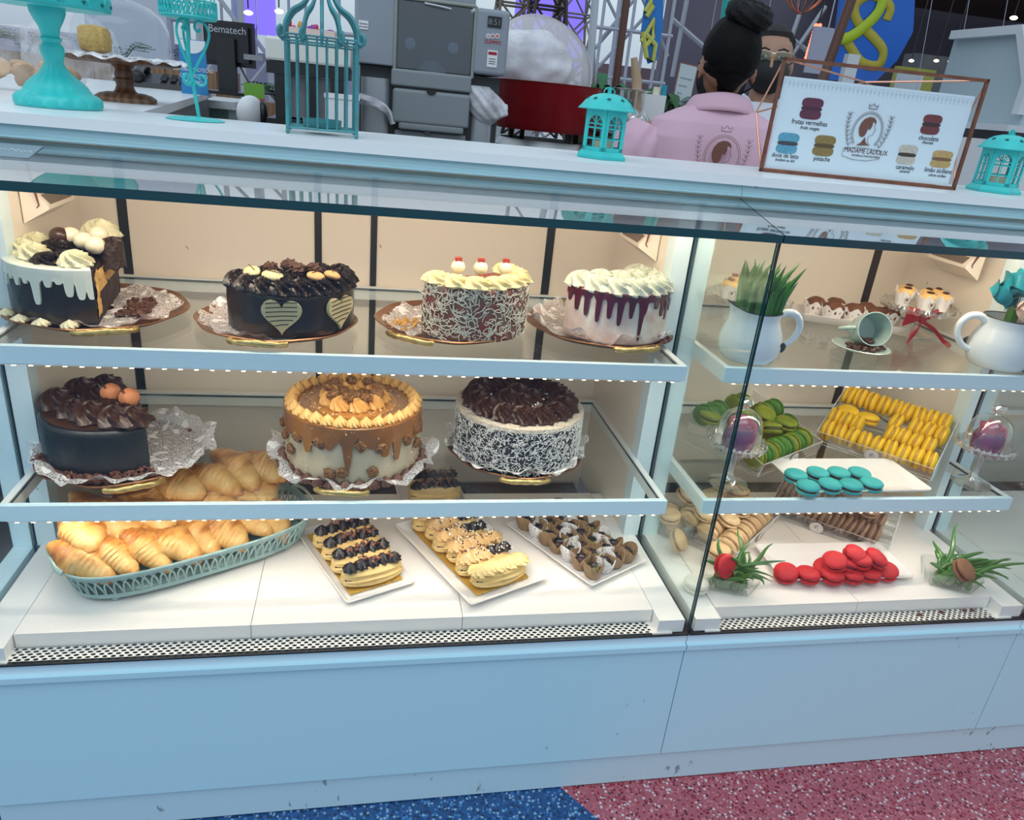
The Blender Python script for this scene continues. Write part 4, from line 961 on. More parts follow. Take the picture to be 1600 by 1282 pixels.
# beige tray on the deck
EO = (.826, 1.292, DK); EA = math.radians(40); G = 'beige macarons'
acrylic_tray(*EO, EA, .262, .150, .012, 3, 'clear acrylic tray heaped with beige macarons on the deck', .55)
mrow('beige', EO, EA, [.016+STEP*k for k in range(8)], .020, .008, 'front row', 'beige tray', G, -.38)
mrow('beige', EO, EA, [.016+STEP*k for k in range(8)], .070, .020, 'second row', 'beige tray', G, -.38)
mrow('beige', EO, EA, [.016+STEP*k for k in range(8)], .122, .032, 'back row', 'beige tray', G, -.38)
mflat('beige', EO, EA, [(.060,.045,.072,.3,.1,'tilted on top at the left front'),(.125,.046,.074,.15,-.1,'lying on top of the middle'),(.180,.075,.084,-.2,.1,'lying on top toward the right'),(.020,.090,.088,.5,-.2,'leaning on top at the far left'),(.085,.104,.094,.1,.1,'lying on top near the back'),(-.030,.020,.036,.1,.0,'resting flat at the front left corner')], 'beige tray', G)
for k, (px, py, z, rx, ry, wh) in enumerate(((1048,845,.035,.9,.4,'leaning in the left clear box'),(1046,806,.060,.1,-.1,'lying flat on top of the left clear box'),(1072,775,.085,.5,.3,'tilted behind the flat one beside the partition'),(1040,772,.070,1.2,.2,'standing at the very back beside the partition'))[:3]):
    P = at(px, py, Z=DK+z); macaron('beige', (max(P.x,.712), P.y, DK+z), (rx, ry, EA), 'beige macaron %s' % wh, G)
t = thing('acrylic_tray', 'small clear plastic box of beige macarons right beside the glass partition', 'tray', (.745,1.43,DK+.0005), .2)
m = MB(); m.lathe([(.0001,.001),(.050,.001),(.058,.045),(.060,.046),(.0565,.045),(.049,.003),(.0001,.003)], 60, mod=lambda r,z,a: (r*(1+.02*cos(30*a)), z)); m.build('plastic_box', clear, t)
for k, (dx, dy, z, rx, ry, wh) in enumerate(((-.012,-.015,.020,.9,.3,'low in the small box'),(.022,.012,.024,1.1,-.3,'on edge at the right of the small box'),(-.010,.028,.040,.4,.2,'at the back of the small box'))):
    macaron('beige', (.745+dx,1.43+dy,DK+z+.008), (rx,ry,k), 'beige macaron %s beside the partition' % wh, 'beige macarons')
# brown tray on the deck
WO = (1.035, 1.500, DK); WA_ = atan2(-.688, .726); G = 'brown macarons'
acrylic_tray(*WO, WA_, .285, .150, .012, 3, 'clear acrylic tray of brown macarons at the rear of the deck', .42)
mrow('brown', WO, WA_, [.016+STEP*k for k in range(9)], .020, .008, 'front row', 'brown tray', G, .25)
mrow('brown', WO, WA_, [.016+STEP*k for k in range(9)], .070, .020, 'second row', 'brown tray', G, .25)
mrow('brown', WO, WA_, [.016+STEP*k for k in range(6)], .122, .032, 'back row', 'brown tray', G, .25)
mflat('brown', WO, WA_, [(.215,.050,.078,.1,.1,'lying flat on top near the right'),(.165,.085,.088,.2,.0,'lying flat on top of the middle')], 'brown tray', G)
# teal plate
tp = Vector((1.082,1.315)); tpl = plate(.322, .150, 'white plate of teal macarons on the lower shelf', tp.x, tp.y, S2, .01, rim=.026, h=.018, r=.012)
for k, (px, py, w) in enumerate(((1243,745,'back left'),(1277,742,'back row, second from the left'),(1310,742,'back row, third from the left'),(1262,763,'front left'),(1296,760,'front row, second from the left'),(1329,761,'front row, third from the left'),(1361,758,'front row, rightmost'),(1342,742,'back row, rightmost'))):
    P = at(px, py, Z=S2+.0225); macaron('teal', (P.x, P.y, S2+.0225), (0,0,k), 'teal macaron with dark filling lying flat on the plate, %s' % w, 'teal macarons', .95)
# red plate
plate(.330, .140, 'white plate of red macarons on the deck', 1.072, 1.268, DK, -.01, rim=.026, h=.018, r=.012)
for k, (px, py, z, tx, ty, w) in enumerate(((1228,896,.022,.15,-.25,'leftmost, lying flat'),(1262,899,.022,0,0,'second from the left in the front'),(1299,900,.022,0,0,'third from the left in the front'),(1330,899,.022,0,0,'fourth from the left in the front'),(1357,897,.022,0,0,'fifth from the left in the front'),(1384,893,.022,-.1,.2,'rightmost in the front'),
    (1290,888,.024,.2,.3,'behind the third front one'),(1304,878,.050,.25,.15,'on top of the heap, leftmost'),(1322,882,.040,-.3,.1,'half hidden in the middle of the heap'),(1343,876,.052,.05,0,'on top of the heap, middle'),(1336,868,.060,.3,-.1,'on top at the back'),(1368,873,.054,.35,-.2,'on top of the heap, rightmost'))):
    P = at(px, py, Z=DK+z); macaron('red', (P.x, P.y, DK+z), (tx, ty, k*.7), 'red macaron on the white plate, %s' % w, 'red macarons')
P = at(1046, 916, Z=DK+.015); macaron('white', (max(.700,P.x), P.y, DK+.0165), (0,0,0), 'single off-white macaron lying on the sill by the glass partition', 'single macarons')
# ---------------- onion leaf plants in clear boxes
leafm = mat('green_leaf', (.055,.22,.03), .35, noise=.6, ns=18, col2=(.03,.12,.02), coat=.2)
clbox = glass('crinkled_plastic', (.94,.96,.95), 1.5, rough=.08, gain=1.6, base=.06)
def plant_box(x, y, z, ang, lab, mk, ml, seed, lean):
    t = thing('potted_plant', lab, 'plant', (x,y,z+.0006), (0,0,ang)); random.seed(seed)
    m = MB()
    def fn(u, v):
        k = v*1.0; a = 2*pi*u; e = .5; c, s = cos(a), sin(a); w = .042+.012*k; rib = .0016*cos(a*34)
        return ((w+.008+rib)*math.copysign(abs(c)**e, c), (w-.010+rib)*math.copysign(abs(s)**e, s), .002+.040*k)
    m.grid(fn, 160, 5, cu=True); m.box((0,0,.002), (.085,.058,.002)); m.build('plastic_box', clbox, t)
    for k in range(36):
        a = random.uniform(0, 2*pi); L = random.uniform(.07,.155); x0, y0 = random.uniform(-.03,.03), random.uniform(-.02,.02)
        dx, dy = cos(a)*.5+lean[0], sin(a)*.5+lean[1]; P = []
        for i in range(9):
            u = i/8; P.append((x0+dx*L*(u**1.2)+.01*sin(u*5+k), y0+dy*L*(u**1.2), .008+L*(.95*u-.35*u*u*(1+.6*random.random()*0+.5*(k % 3)))))
        m = MB(); m.tube(P, lambda u: .0054*(1-u**2.4)+.0006, 7); m.build('leaf', leafm, t)
    return t
plant_box(.778, 1.208, DK, -.35, 'green onion leaves in a clear plastic box holding a red macaron', 'red', '', 5, (.22,.05))
P = at(1133, 887, Z=DK+.055); macaron('red', (P.x, P.y, DK+.058), (1.1,.3,.2), 'red macaron tucked among green leaves by the glass partition', 'single macarons')
plant_box(1.318, 1.192, DK, -.45, 'green onion leaves in a clear plastic box holding a brown macaron', 'cocoa', '', 8, (.30,.25))
P = at(1506, 892, Z=DK+.055); macaron('cocoa', (P.x, P.y, DK+.056), (.65,.25,.2), 'brown macaron tucked among green leaves at the right end', 'single macarons')
# ================================================================== UPPER SHELF OF THE RIGHT CASE
enam = mat('white_enamel_jug', (.74,.82,.86), .22, coat=.4)
def pitcher(x, y, z, ang, label, sc=1.):
    t = thing('pitcher', label, 'pitcher', (x,y,z+.0005), (0,0,ang)); t.scale = (sc,)*3
    pr_ = [(.0001,.002),(.050,.002),(.056,.006),(.064,.022),(.066,.042),(.062,.064),(.053,.086),(.050,.098),(.053,.110),(.051,.110),(.048,.098),(.051,.086),(.060,.064),(.064,.042),(.060,.022),(.052,.010),(.0001,.008)]
    def md(r, zz, a):
        s = max(0, -cos(a))**5; k = max(0,(zz-.08)/.03); return r*(1+.22*s*k), zz+.012*s*k
    m = MB(); m.lathe(pr_, 64, mod=md); m.build('jug_body', enam, t)
    m = MB(); m.tube([(lambda r_, z_, a: (r_*cos(a), r_*sin(a), z_))(*md(.052,.1105,2*pi*i/64), 2*pi*i/64) for i in range(64)], .0014, 6, closed=True); m.build('rim', dark, t)
    m = MB(); m.tube(smo([(.048,0,.098),(.066,0,.108),(.088,0,.104),(.101,0,.084),(.098,0,.060),(.082,0,.040),(.060,0,.030)]), lambda u: .0085-.002*u, 12); m.build('handle', enam, t)
    m = MB()
    for (a, zz, s) in ((-.5,.040,.009),(-.7,.046,.004),(-.35,.032,.003)):
        m.ball((.0655*cos(a),.0655*sin(a),zz), s, 10, (.9,.9,1.2), mod=lambda d: 1+.3*wob(d.x,d.y,d.z,3))
    mm = m.build('enamel_chip', dark, t); return t
pj1 = pitcher(.768, 1.322, S1, -.10, 'white enamel pitcher filled with green leaves by the glass partition', .95)
random.seed(12)
lv = thing('leaf_bunch', 'thick bunch of upright green leaves standing in the left pitcher', 'leaves', (.770,1.325,S1+.012))
for k in range(64):
    a = random.uniform(0,6.28); r = .040*sqrt(random.random()); L = random.uniform(.140,.190); la = random.uniform(-.12,.28)
    m = MB(); m.tube([(r*cos(a)*.8,r*sin(a)*.8,0),(r*cos(a)+.002,r*sin(a),.08),(r*cos(a)*1.15+la*.04,r*sin(a)*1.15,L*.8),(r*cos(a)*1.2+la*.14,r*sin(a)*1.2,L)], lambda u: .0085*(1-u**3)+.0004, 7); m.build('leaf', leafm, lv)
pj2 = pitcher(1.372, 1.330, S1, math.radians(165), 'white chipped enamel pitcher holding cream roses at the right end')
rosec = mat('pale_rose_cream', (.80,.60,.52), .45, sss=.1); tealc = mat('teal_cream', (.01,.26,.33), .35)
def rose_mesh(R, mt, nm='rose'):
    m = MB()
    for k in range(9):
        a0 = k*2.4; rr = R*(.25+.75*k/9)
        def fn(u, v, a0=a0, rr=rr, k=k):
            t = a0+(u-.5)*2.4; w = 1+.22*v*v; e = sin(pi*u)**.4
            return (rr*w*cos(t), rr*w*sin(t), R*(-.2+(1.25-.5*k/9)*v*e-.15*k/9))
        m.grid(fn, 12, 6)
    m.ball((0,0,-.1*R), R*.75, 14, (1,1,.6)); o = m.mesh(nm, mt); return o
t = thing('cream_rose_bouquet', 'pale and teal piped roses rising from the right pitcher', 'flowers', (1.372,1.330,S1+.115))
put('rose', rose_mesh(.034, rosec), t, (.008,-.034,.022), (.9,.1,0)); put('rose', rose_mesh(.030, rosec), t, (.045,-.010,.020), (.5,.7,1))
put('rose', rose_mesh(.038, tealc), t, (.012,.015,.062), (.4,-.1,2)); put('rose', rose_mesh(.030, tealc), t, (-.022,.020,.040), (.2,-.7,2))
m = MB(); m.tube([(0,0,-.09),(0,0,.02)], .012, 8); m.build('stem', leafm, t)
# glass stands
crys = glass('cut_crystal', (.92,.94,.94), 1.6, rough=.03, gain=2.6, base=.11)
def crystal_stand(x, y, z, R, h, label, foot=.05, stem=.007):
    t = thing('cake_stand', label, 'cake stand', (x,y,z+.0005))
    m = MB(); m.lathe([(.0001,.002),(foot,.0),(foot,.003),(foot*.5,.010),(stem*1.6,.020),(stem,h*.4),(stem*1.3,h*.6),(stem,h*.75),(stem*2,h-.004)], 32); m.build('foot', crys, t)
    m = MB(); m.lathe([(.0001,h-.004),(R*.8,h-.003),(R*.93,h+.002),(R,h+.008),(R*1.03,h+.002),(R*.98,h-.006),(R*.8,h-.008),(.0001,h-.008)], 160, mod=lambda r, zz, a: (r*(1+(.035*cos(16*a) if r > R*.85 else 0)), zz+(.0022*cos(32*a) if r > R*.85 else 0)))
    m.build('scalloped_plate', crys, t); return t
muff = mat('muffin_top', (.88,.60,.26), .55, noise=.5, ns=60, col2=(.78,.46,.16), bump=.3, bs=90)
wrap = mat('white_wrapper', (.84,.82,.82), .5)
def wrapper_mesh(r=.021, h=.030):
    m = MB(); m.lathe([(.0001,.001),(r*.75,.001),(r*.9,h*.5),(r*1.15,h*1.15),(r*1.12,h*1.15),(r*.86,h*.5),(.0001,.004)], 48, mod=lambda rr, zz, a: (rr*(1+.05*cos(12*a)*zz/h), zz*(1+.13*cos(6*a)*(zz > h)))); return m.mesh('wrapper', wrap)
wrp = wrapper_mesh()
wrp2 = wrapper_mesh(.026, .034)
m = MB(); m.ball((0,0,0), .0215, 20, (1,1,.62), mod=lambda d: 1+.05*wob(d.x,d.y,d.z,4)); mtop = m.mesh('muffin_top', muff)
m = MB(); m.box((0,0,0), (.012,.011,.007)); guava = m.mesh('guava_cube', mat('guava_brown', (.27,.06,.04), .35), False)
m = MB(); m.ball((0,0,0), .0085, 10, (1.2,1,.4)); dotc = m.mesh('chocolate_dot', choc_cream)
brm = mat('brown_muffin', (.20,.075,.03), .7, noise=.6, ns=70, col2=(.09,.03,.012), bump=1, bs=130)
m = MB(); m.ball((0,0,0), .0265, 22, (1,1,.80), mod=lambda d: 1+.09*wob(d.x,d.y,d.z,6)); btop = m.mesh('muffin_top', brm)
def muffin(x, y, z, kind, label, group, a=0):
    t = thing('muffin', label, 'muffin', (x,y,z), (0,0,a), group); w = put('wrapper', wrp2 if kind == 'brown' else wrp, t); put('muffin_top', btop if kind == 'brown' else mtop, t, (0,0,.031))
    mm = MB(); T = tr(0,-.0215,.017) @ Matrix.Rotation(pi/2-.12,4,'X'); mm.prism([(p*.013,q_*.013) for p, q_ in HAIR], 0, .0006, T); mm.tube([(.0085*cos(k*.35),.0085*sin(k*.35),.0004) for k in range(18)], .0004, 4, closed=True, T=T); mm.build('wrapper_print', brown, w)
    if kind == 'guava': put('guava_cube', guava, t, (.002,0,.047), (.1,.2,.5))
    if kind == 'dot': put('chocolate_dot', dotc, t, (.002,-.003,.0445))
    return t
crystal_stand(.900, 1.600, S1, .098, .060, 'clear scalloped glass cake stand behind the leaf-filled pitcher')
for k, (dx, dy, w) in enumerate(((-.062,-.012,'leftmost'),(-.028,.035,'second from the left'),(.012,-.002,'in the middle'),(.044,.034,'second from the right, at the back'),(.062,-.022,'rightmost'),(-.018,-.050,'front, hidden by the leaves'))):
    muffin(.900+dx, 1.600+dy, S1+.0585, 'guava', 'pale muffin with guava cube, left glass stand, %s' % w, 'guava muffins', k)
crystal_stand(1.335, 1.560, S1, .088, .070, 'clear scalloped glass cake stand with a red bow on its stem')
for k, (dx, dy, w) in enumerate(((-.040,.012,'leftmost'),(-.012,.045,'at the back'),(-.010,-.030,'front with the emblem facing out'),(.034,-.028,'front right'),(.052,.018,'rightmost'),(.018,.008,'in the centre'))):
    muffin(1.335+dx, 1.560+dy, S1+.0685, 'dot', 'pale muffin with chocolate dot, bow-tied glass stand, %s' % w, 'chocolate dot muffins', -.2+.3*k if k != 2 else 0)
redr = mat('red_ribbon', (.32,.008,.02), .35)
bw = thing('ribbon_bow', 'dark red ribbon bow tied round the glass stand stem', 'bow', (1.330,1.530,S1+.045))
bw.scale = (1.35,1.2,1.35); m = MB(); m.ball((0,0,0), .008, 10); m.build('knot', redr, bw)
def rib(pts, w0, w1, nm):
    m = MB(); N = len(pts)
    def fn(u, v):
        k = u*(N-1); i = min(int(k), N-2); f_ = k-i; P = Vector(pts[i]).lerp(Vector(pts[i+1]), f_); w = w0+(w1-w0)*u
        return (P.x, P.y+.0015*sin(v*7), P.z+(v-.5)*w)
    m.grid(fn, 14, 6); o = m.build(nm, redr, bw); s = o.modifiers.new('thickness', 'SOLIDIFY'); s.thickness = .0008; return o
rib([(0,0,0),(-.018,-.008,.010),(-.042,-.006,.006)], .010, .036, 'loop'); rib([(0,0,0),(.016,-.008,.014),(.036,-.006,.030)], .008, .020, 'loop')
rib([(0,-.002,-.002),(-.012,-.010,-.020),(-.026,-.012,-.034)], .008, .020, 'tail'); rib([(0,-.002,-.002),(.022,-.012,-.014),(.044,-.02,-.034),(.052,-.03,-.040)], .007, .010, 'tail')
# oblong dish of brown muffins
plate(.285, .100, 'long white dish with pointed ends holding brown muffins', 1.200, 1.625, S1, -.40, rim=.022, h=.022, r=.030, bulge=.12)
for k, (u, v, w) in enumerate(((-.085,.006,'leftmost'),(-.046,-.020,'second, at the front left'),(-.034,.026,'at the back left'),(.004,-.012,'in the middle'),(.040,.022,'at the back right'),(.056,-.016,'front right'),(.092,.008,'rightmost'))):
    P = Vector((1.200+cos(-.40)*u-sin(-.40)*v, 1.625+sin(-.40)*u+cos(-.40)*v)); muffin(P.x, P.y, S1+.0055, 'brown', 'brown muffin in white wrapper on the long dish, %s' % w, 'brown muffins', k*.4)
# mug lying on a saucer with coffee beans
mint = mat('mint_glaze', (.40,.55,.52), .25, coat=.4)
m = MB(); m.lathe([(.0001,.0),(.032,.0),(.040,.004),(.060,.011),(.062,.012),(.060,.0135),(.038,.007),(.0001,.006)], 56); o = m.build('saucer', mint); o.location = (1.088,1.405,S1+.0005); tag(o, 'mint green saucer scattered with coffee beans', 'saucer')
t = thing('mug', 'mint green mug lying on its side and spilling coffee beans', 'mug', (1.104,1.420,S1+.046), (math.radians(72), 0, math.radians(-14)))
m = MB(); m.lathe([(.0001,-.034),(.026,-.034),(.031,-.030),(.0355,.0),(.0375,.036),(.0355,.036),(.0335,0),(.028,-.028),(.0001,-.030)], 48); m.build('mug_body', mint, t)
m = MB(); m.tube(smo([(-.034,.0,.020),(-.052,-.002,.018),(-.060,-.004,.0),(-.052,-.002,-.018),(-.032,0,-.020)]), .0045, 10); m.build('handle', mint, t)
bean = mat('coffee_bean', (.045,.016,.010), .4)
m = MB(); m.ball((0,0,0), .0048, 8, (1.3,1,.7)); bmesh_ = m.mesh('coffee_bean', bean)
random.seed(77)
for k in range(60):
    a = random.uniform(0,6.28); r = .040*sqrt(random.random()); x, y = 1.088+r*cos(a)*1.1, 1.392+r*sin(a)*.7
    o = put('coffee_bean', bmesh_, None, (x, y, S1+.0115+random.uniform(0,.006)), (random.random(),random.random(),a)); tag(o, 'dark coffee bean spilled from the mug onto the saucer', 'coffee bean', 'coffee beans on the saucer')
for k in range(14):
    o = put('coffee_bean', bmesh_, None, (1.100+random.uniform(-.018,.018), 1.412+random.uniform(-.02,.015), S1+.021+random.uniform(0,.006)), (random.random(),random.random(),k)); tag(o, 'dark coffee bean inside the mouth of the mug', 'coffee bean', 'coffee beans in the mug')
# ---------------- cloches with rose cakes
velvet = mat('purple_pink_glaze', (.20,.025,.09), .25, noise=.5, ns=16, col2=(.045,.012,.09), coat=.4)
pinkr = mat('pink_rose_top', (.50,.13,.22), .3)
dome_g = glass('cloche_glass', (.96,.97,.97), 1.4, gain=2.2, base=.04)
def cloche(x, y, z, side):
    crystal_stand(x, y, z, .060, .098, 'tall clear glass stand with scalloped plate under the %s cloche' % side, foot=.042, stem=.006)
    t = thing('rose_cake', 'purple and pink rose-shaped cake under the %s glass cloche' % side, 'cake', (x,y,z+.0945))
    m = MB(); m.lathe([(.0001,0),(.030,0),(.033,.010),(.032,.030),(.024,.042),(.0001,.044)], 48, mod=lambda r,zz,a: (r*(1+.06*abs(sin(2.5*a))), zz)); m.build('rose_body', velvet, t)
    put('rose_petals', rose_mesh(.029, pinkr), t, (0,0,.040))
    c = thing('glass_cloche', 'small clear glass dome with a knob covering the %s rose cake' % side, 'cloche', (x,y,z+.0955))
    m = MB(); m.lathe([(.046,0),(.0465,.030),(.044,.052),(.036,.068),(.022,.078),(.008,.082)], 56); m.build('dome', dome_g, c)
    m = MB(); m.lathe([(.007,.081),(.005,.086),(.013,.092),(.016,.098),(.013,.105),(.0001,.108)], 28); m.build('knob', crys, c)
cloche(.783, 1.305, S2, 'left'); cloche(1.398, 1.300, S2, 'right')
# ================================================================== ON THE COUNTER
CT = 1.2925
aqua = mat('turquoise_paint', (.035,.56,.53), .4, noise=.25, ns=30, col2=(.03,.50,.50))
aqua_d = mat('worn_turquoise_paint', (.045,.30,.33), .45, noise=.35, ns=60, col2=(.06,.20,.22))
# scalloped cage stand at the far left
t = thing('cage_stand', 'turquoise pedestal stand with scalloped tray and birdcage wires, leftmost on the worktop', 'cake stand', (-.512,1.462,CT))
m = MB(); m.lathe([(.0001,0),(.064,0),(.066,.004),(.064,.014),(.058,.020),(.050,.024),(.044,.034),(.036,.042),(.024,.052),(.016,.064),(.0135,.070)], 72, mod=lambda r,z,a: (r*(1+.030*cos(18*a)*(1 if z > .013 else 0)), z)); m.build('foot', aqua, t)
m = MB(); m.lathe([(.0135,.069),(.015,.073),(.018,.084),(.0175,.092),(.013,.098),(.0165,.104),(.013,.108),(.0155,.120),(.022,.132),(.026,.142),(.0265,.150),(.0001,.150)], 40); m.build('stem', aqua, t)
m = MB(); m.lathe([(.0001,.150),(.090,.150),(.092,.153),(.0001,.153)], 64); m.build('tray', aqua, t)
m = MB()
for k in range(16):
    a = 2*pi*k/16; T = rotz(a) @ tr(.0925,0,.162)
    def fn(u, v, a=a):
        b = (u-.5)*2; w = .019*b; h = -.012+(.024+.0)*v*sqrt(max(0,1-.85*b*b)); q = w/.0925
        return (.0925*cos(a+q)+.002*v*cos(a), .0925*sin(a+q)+.002*v*sin(a), .162+h)
    m.grid(fn, 14, 5)
o = m.build('scalloped_rim', aqua, t); s_ = o.modifiers.new('thickness', 'SOLIDIFY'); s_.thickness = .0015
m = MB()
for k in range(48):
    a = 2*pi*k/48
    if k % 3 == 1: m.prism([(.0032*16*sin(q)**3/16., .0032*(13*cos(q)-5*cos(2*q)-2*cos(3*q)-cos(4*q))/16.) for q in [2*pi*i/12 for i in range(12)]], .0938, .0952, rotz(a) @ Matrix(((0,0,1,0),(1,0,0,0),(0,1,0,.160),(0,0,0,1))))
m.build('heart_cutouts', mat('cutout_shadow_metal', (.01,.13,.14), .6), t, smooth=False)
m = MB()
for k in range(22):
    a = 2*pi*k/22; m.tube([(.083*cos(a),.083*sin(a),.153),(.083*cos(a),.083*sin(a),.26),(.05*cos(a),.05*sin(a),.34),(.004*cos(a),.004*sin(a),.37)], .0014, 5)
m.tube([(.083*cos(2*pi*k/40),.083*sin(2*pi*k/40),.26) for k in range(40)], .0018, 5, closed=True); m.build('cage_wires', aqua, t)
# slim wire candle cage
t = thing('wire_cage_stand', 'turquoise wire cage on a slim scrolled stem and round foot', 'candle holder', (-.291,1.435,CT))
m = MB(); m.lathe([(.0001,0),(.047,0),(.0475,.001),(.040,.0035),(.012,.0055),(.0001,.006)], 56); m.build('foot', aqua, t)
m = MB(); m.tube([(.006,0,.004),(.0,0,.060),(-.004,0,.100),(-.002,0,.155)], .0030, 8); m.build('stem', aqua, t)
m = MB()
for ang in (0, 2.1, 4.2):
    T = rotz(ang)
    m.tube(smo([(.002,0,.062),(.012,0,.055),(.020,0,.060),(.019,0,.070),(.011,0,.071),(.011,0,.064)]), .0022, 6, T=T)
    m.tube(smo([(0,0,.070),(.010,0,.090),(.024,0,.115),(.030,0,.135),(.024,0,.150),(.012,0,.152),(.008,0,.143),(.013,0,.137),(.017,0,.142)]), .0022, 6, T=T)
m.build('scrollwork', aqua, t)
m = MB(); m.lathe([(.0001,.155),(.042,.155),(.0435,.158),(.0001,.158)], 48); m.build('tray', aqua, t)
m = MB()
for z in (.158,.181): m.tube([(.0435*cos(2*pi*k/48),.0435*sin(2*pi*k/48),z) for k in range(48)], .0016, 6, closed=True)
for k in range(18):
    for w in (0, 1):
        m.tube([(.0435*cos(2*pi*(k+u)/18),.0435*sin(2*pi*(k+u)/18),.1695+.0095*sin(2*pi*u+w*pi)) for u in [i/10 for i in range(11)]], .0013, 5, cap=False)
m.build('braided_band', aqua, t)
m = MB()
for k in range(18):
    a = 2*pi*k/18; m.tube([(.041*cos(a),.041*sin(a),.181),(.041*cos(a),.041*sin(a),.29),(.02*cos(a),.02*sin(a),.34),(0,0,.36)], .0012, 5)
m.build('cage_wires', aqua, t)
# big square birdcage
t = thing('birdcage', 'square worn turquoise birdcage with curled wires and a domed top', 'birdcage', (-.076,1.368,CT), (0,0,.06))
w2, d2, hb = .054, .054, .145; m = MB()
for sx in (-1,1):
    for sy in (-1,1):
        m.bar((sx*w2,sy*d2,.003),(sx*w2,sy*d2,hb),.0030,8); m.ball((sx*w2,sy*d2,.003),.0036,10)
m.build('corner_posts', aqua_d, t)
m = MB()
for k in range(1,7):
    x = -w2+2*w2*k/7
    for sy in (-1,1): m.bar((x,sy*d2,.008),(x,sy*d2,hb),.0019,6)
for k in range(1,7):
    y = -d2+2*d2*k/7
    for sx in (-1,1): m.bar((sx*w2,y,.008),(sx*w2,y,hb),.0019,6)
for z in (.009,.136,hb):
    P = [(-w2,-d2,z),(w2,-d2,z),(w2,d2,z),(-w2,d2,z)]
    for i in range(4): m.bar(P[i],P[(i+1)%4],.0018,6)
for k in range(1,8): m.bar((-w2,-d2+2*d2*k/8,.009),(w2,-d2+2*d2*k/8,.009),.0012,5)
m.build('cage_bars', aqua_d, t)
m = MB()
for k in range(16):
    s = k/4; side = int(s); f_ = (s-side)*2-1
    x, y = ((f_*w2,-d2),(w2,f_*d2),(-f_*w2,d2),(-w2,-f_*d2))[side]
    m.tube(smo([(x*1.12,y*1.12,hb+.010),(x*1.20,y*1.20,hb+.004),(x*1.17,y*1.17,hb-.005),(x*1.06,y*1.06,hb-.004),(x*1.03,y*1.03,hb+.006),(x*1.0,y*1.0,hb+.018),(x*.82,y*.82,hb+.034),(x*.52,y*.52,hb+.046),(x*.34,y*.34,hb+.062),(x*.26,y*.26,hb+.080),(x*.05,y*.05,hb+.092)], 4), .0026, 6)
m.build('dome_wires', aqua_d, t)
m = MB(); m.tube([(.009*cos(a),0,hb+.102+.009*sin(a)) for a in [2*pi*i/20 for i in range(20)]], .0022, 6, closed=True); m.build('top_ring', aqua_d, t)
m = MB(); m.lathe([(.0001,.0110),(.030,.0110),(.031,.012),(.032,.023),(.0305,.023),(.0295,.0135),(.0001,.0135)], 40); m.build('candle_dish', aqua_d, t)
